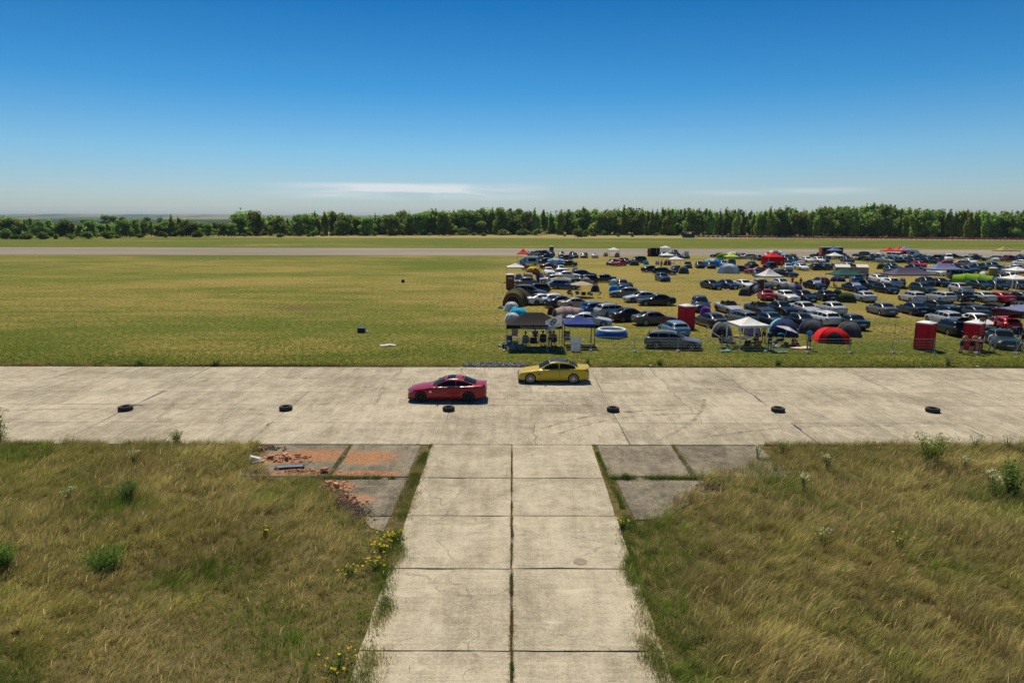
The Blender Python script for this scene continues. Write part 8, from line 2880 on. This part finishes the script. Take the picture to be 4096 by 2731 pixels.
tag(MB().box((0, 0, .12), (.42, .28, .16), 0, Matrix.Rotation(.4, 3, 'Y')).box((.1, -.25, .05), (.5, .2, .04), 0, Matrix.Rotation(-.2, 3, 'X')).build('foam_block', mat('dirty_foam', (.58, .58, .55), .9, vary=.2), loc=(-11.35, 28.75, .04), rot=(0, 0, .5)),
    'dirty white foam block at the grass edge by the rubble', 'foam block')
tag(MB().lathe([(.001, .003), (.14, .0045), (.22, .003)], 20).build('manhole_stain', mat('grey_patch', (.26, .215, .155), .9, vary=.2), loc=(2.15, 19.85, SLAB_TOP + .006)), 'dark round patch on the concrete strip', 'patch')

# ================================================================ tyre barrier by the wood, stand
BW = [mat('barrier_white', (.72, .70, .66), .6, vary=.1), mat('barrier_red', (.50, .03, .035), .6, vary=.15), mat('barrier_orange', (.55, .13, .05), .7, vary=.25, scale=1), mat('barrier_navy', (.03, .04, .07), .7, vary=.2)]
a3, b3 = ground(2762, 949), ground(4110, 961)
o = thing('race_barrier', 'red, white and orange barrier along the kart track before the wood', 'barrier', (0, 0, 0))
nseg = 64
for k in range(nseg):
    t0_, t1_ = k / nseg, (k + 1) / nseg
    pa = (a3[0] + (b3[0] - a3[0]) * t0_, a3[1] + (b3[1] - a3[1]) * t0_)
    pb = (a3[0] + (b3[0] - a3[0]) * t1_, a3[1] + (b3[1] - a3[1]) * t1_)
    px_ = 2762 + (4110 - 2762) * (pa[1] - a3[1] + 1e-6) / (b3[1] - a3[1]) if False else 2762 + 1348 * t0_ ** 1.0
    if 1 <= k <= 7:
        mi = k % 2
        sub = 2
    elif 8 <= k <= 9:
        mi, sub = 3, 1
    else:
        mi, sub = (1 if rr.random() < .3 else 2), 1
    if k in (18, 19):
        mi = 3
    for q in range(sub):
        u0, u1 = q / sub, (q + 1) / sub
        x0, y0 = pa[0] + (pb[0] - pa[0]) * u0, pa[1] + (pb[1] - pa[1]) * u0
        x1, y1 = pa[0] + (pb[0] - pa[0]) * u1, pa[1] + (pb[1] - pa[1]) * u1
        ang = math.atan2(y1 - y0, x1 - x0)
        L = math.hypot(x1 - x0, y1 - y0)
        m_ = BW[(q if 1 <= k <= 7 else mi)]
        put('barrier_block', MB().box((0, 0, .55), (L * .985, .5, 1.0), taper=.96).mesh('barrier_block', m_), o, ((x0 + x1) / 2, (y0 + y1) / 2, 0), (0, 0, ang))
wf = MB()
c3, d3 = ground(2770, 953), ground(4110, 966)
o = thing('track_fence', 'thin wire fence posts in front of the kart track', 'fence', (0, 0, 0))
for k in range(70):
    t = k / 69
    put('post', MB().box((0, 0, .6), (.10, .10, 1.2)).mesh('post', BLACKPL) if k == 0 else bpy.data.meshes['post.fence'] if 'post.fence' in bpy.data.meshes else MB().box((0, 0, .6), (.10, .10, 1.2)).mesh('post', BLACKPL), o,
        (c3[0] + (d3[0] - c3[0]) * t, c3[1] + (d3[1] - c3[1]) * t, 0))
X, Y = ground(2752, 951)[:2]
o = thing('marshal_hut', 'dark open-sided hut at the left end of the kart barrier', 'hut', (X, Y, 0), -.3)
put('roof', MB().box((0, 0, 3.3), (7.0, 4.0, .18)).mesh('roof', mat('hut_roof', (.08, .13, .17), .6)), o)
for sx in (-1, 1):
    for sy in (-1, 1):
        put('post', MB().box((sx * 3.2, sy * 1.7, 1.6), (.16, .16, 3.2)).mesh('post', BLACKPL), o)
put('back_wall', MB().box((0, 1.7, 1.2), (6.4, .1, 2.2)).mesh('back_wall', mat('hut_wall', (.03, .045, .06), .8)), o)
put('bench', MB().box((0, .5, .5), (5.0, 1.0, .9)).mesh('bench', mat('hut_bench', (.12, .12, .13), .8)), o)
X, Y = ground(3043, 953)[:2]
o = thing('track_sign', 'dark square board standing before the kart barrier', 'sign', (X, Y, 0), -.3)
put('board', MB().box((0, 0, .75), (1.4, .2, 1.1)).mesh('board', BLACKPL), o)
for sx in (-1, 1):
    put('leg', MB().box((sx * .5, 0, .1), (.1, .4, .2)).mesh('leg', BLACKPL), o)

# ================================================================ weeds and shrubs in the foreground
def leafy(X, Y, h, w, n, leaf, col, label, cat, name, stems=6, z0=.15, heads=None, headcol=None, lean=.1):
    """Upright weed or young shrub: stems with small leaf blades spread through it, optional flower heads."""
    r = np.random.default_rng(int(abs(X * 91 + Y * 37)) + 5)
    o = thing(name, label, cat, (X, Y, 0))
    sm = MB()
    tops = []
    for k in range(stems):
        a = r.uniform(0, 6.28)
        d_ = w * .5 * r.uniform(.2, 1)
        tp = (d_ * math.cos(a) + lean * h * .4, d_ * math.sin(a), h * r.uniform(.7, 1))
        sm.tube([(d_ * .15 * math.cos(a), d_ * .15 * math.sin(a), 0), (tp[0] * .5, tp[1] * .5, tp[2] * .5), tp], [.014, .010, .004], 4)
        tops.append(tp)
    put('stem', sm.mesh('stem', mat('green_stem', (.10, .13, .04), .8)), o)
    tp = np.array(tops)
    i = r.integers(0, stems, n)
    t = r.uniform(z0, 1, n)[:, None]
    c = tp[i] * t * np.array([[1, 1, 1]]) * np.concatenate([t ** .4, t ** .4, np.ones((n, 1))], 1) + r.normal(0, .10 * w, (n, 3)) * np.array([1, 1, .6])
    c[:, 2] = np.maximum(c[:, 2], .03)
    nr = r.normal(size=(n, 3)) + np.array([0, 0, .8])
    nr /= np.linalg.norm(nr, axis=1)[:, None]
    t1 = np.cross(nr, r.normal(size=(n, 3)))
    t1 /= np.linalg.norm(t1, axis=1)[:, None]
    t2 = np.cross(nr, t1)
    s_ = leaf * r.uniform(.6, 1.3, (n, 1))
    Pq = np.stack([c - t1 * s_, c - t2 * s_ * .45, c + t1 * s_, c + t2 * s_ * .45], 1)
    cc = np.array(col)[None] * r.uniform(.6, 1.5, (n, 1))
    tag(put('foliage', quads_mesh('foliage', Pq, cc, M_BLADE), o), kind='stuff')
    if heads:
        m = heads
        i = r.integers(0, stems, m)
        c = tp[i] + r.normal(0, .12 * w, (m, 3)) * np.array([1, 1, .5])
        nr = r.normal(0, .35, (m, 3)) + np.array([0, 0, 1])
        nr /= np.linalg.norm(nr, axis=1)[:, None]
        t1 = np.cross(nr, np.array([0.3, 1, 0]))
        t1 /= np.linalg.norm(t1, axis=1)[:, None]
        t2 = np.cross(nr, t1)
        s_ = r.uniform(.02, .05, (m, 1)) * (1 if heads < 60 else .8)
        Pq = np.stack([c - t1 * s_, c - t2 * s_, c + t1 * s_, c + t2 * s_], 1)
        tag(put('flower_heads', quads_mesh('flower_heads', Pq, np.array(headcol)[None] * r.uniform(.8, 1.15, (m, 1)), M_BLADE), o), kind='stuff')
    return o


def plant(px, py, *a, **k):
    X, Y = ground(px, py)[:2]
    return leafy(X, Y, *a, **k)


SHRUB = (.20, .28, .05)
plant(3720, 1862, 1.6, 1.5, 1500, .05, (.25, .30, .055), 'upright young shrub in the tall grass on the right', 'shrub', 'shrub', 14, .10)
plant(4045, 1990, 1.6, 1.3, 1500, .05, (.20, .29, .055), 'darker young shrub at the right edge of the tall grass', 'shrub', 'shrub', 12, .10)
plant(3960, 1975, 1.0, .8, 260, .03, (.24, .30, .09), 'tall white-green umbel plant beside the darker shrub', 'wild plant', 'umbel_plant', 9, .1, 130, (.62, .66, .40))
plant(5, 1765, 1.9, 1.5, 1400, .045, (.10, .16, .035), 'dark green shrub cut by the left photo edge', 'shrub', 'shrub', 12, .05)
plant(705, 1770, .6, .8, 1200, .028, (.26, .31, .08), 'feathery green weed at the taxiway edge on the left', 'wild plant', 'weed_clump', 16, .05)
plant(430, 2290, .8, 1.5, 5000, .028, (.15, .25, .04), 'soft bright green weed cushion in the left grass', 'wild plant', 'weed_clump', 18, .02)
plant(510, 2000, .8, .95, 2600, .028, (.14, .22, .045), 'soft green weed clump farther back in the left grass', 'wild plant', 'weed_clump', 16, .02)
plant(20, 2270, .85, 1.2, 3000, .028, (.15, .25, .04), 'green weed clump at the left photo edge', 'wild plant', 'weed_clump', 14, .02)
UM = [(3310, 1880, .75, 'white-green umbel plant left of the upright shrub'), (3210, 1965, .7, 'pale umbel plant in the middle of the right grass'), (3130, 1810, .6, 'pale umbel plant at the upper corner of the right grass'), (3030, 1830, .6, 'pale umbel plant beside the last right slab'),
      (3290, 2180, .6, 'small pale umbel plant lower in the right grass'), (3900, 1790, .7, 'left of two pale umbel plants behind the shrub on the right'), (4030, 1800, .7, 'right of two pale umbel plants behind the shrub on the right'), (3860, 1880, .6, 'pale umbel plant right of the upright shrub'),
      (535, 1855, .65, 'pale umbel plant in the left grass near the taxiway'), (275, 2010, .6, 'pale umbel plant far left in the grass')]
for (px, py, h_, lb) in UM:
    plant(px, py, h_, .55, 120, .025, (.24, .28, .08), lb, 'wild plant', 'umbel_plant', 8, .1, 46, (.46, .50, .26))
YF = [(1570, 2160, .35, .8, 120, 'yellow flowers where grass meets the strip, upper clump'), (1530, 2200, .38, .9, 170, 'yellow flowers beside the strip, middle clump on the left'), (1505, 2270, .35, .8, 120, 'yellow flowers beside the strip, lower clump on the left'), (1400, 2300, .3, .6, 70, 'yellow flowers a little into the left grass'),
      (1350, 2680, .35, .9, 80, 'yellow flowers at the bottom by the strip'), (2490, 2115, .4, .5, 60, 'yellow flowers at the right edge of the strip'), (3590, 2210, .8, .6, 26, 'yellow flowers standing in the right grass'), (1060, 2150, .45, .5, 22, 'few yellow flowers in the left grass'), (2500, 1916, .3, .35, 26, 'yellow flowers in the joint between dark slabs')]
for (px, py, h_, w_, n_, lb) in YF:
    plant(px, py, h_, w_, 300, .03, (.15, .22, .035), lb, 'flowers', 'yellow_flower_clump', 12, .1, int(n_ * .28), (.74, .56, .02))
VP = [(3790, 1462, .9, .9, 'bushy pale weed at the far taxiway edge below the red toilets'), (2350, 1458, .8, .8, 'bushy pale weed behind the tail of the yellow car'), (3110, 1462, .45, .9, 'green weed at the far taxiway edge, right of centre'), (2640, 1462, .45, .8, 'green weed at the far taxiway edge below the grey estate'),
      (860, 1465, .5, .9, 'dark weed at the far taxiway edge on the left'), (560, 1463, .45, .7, 'small weed at the far taxiway edge far left')]
for i, (px, py, h_, w_, lb) in enumerate(VP):
    plant(px, py, h_, w_, 500 if w_ > .4 else 60, .045, (.30, .32, .10) if i < 2 else (.13, .19, .035), lb, 'wild plant', 'weed_clump', 10, .05)
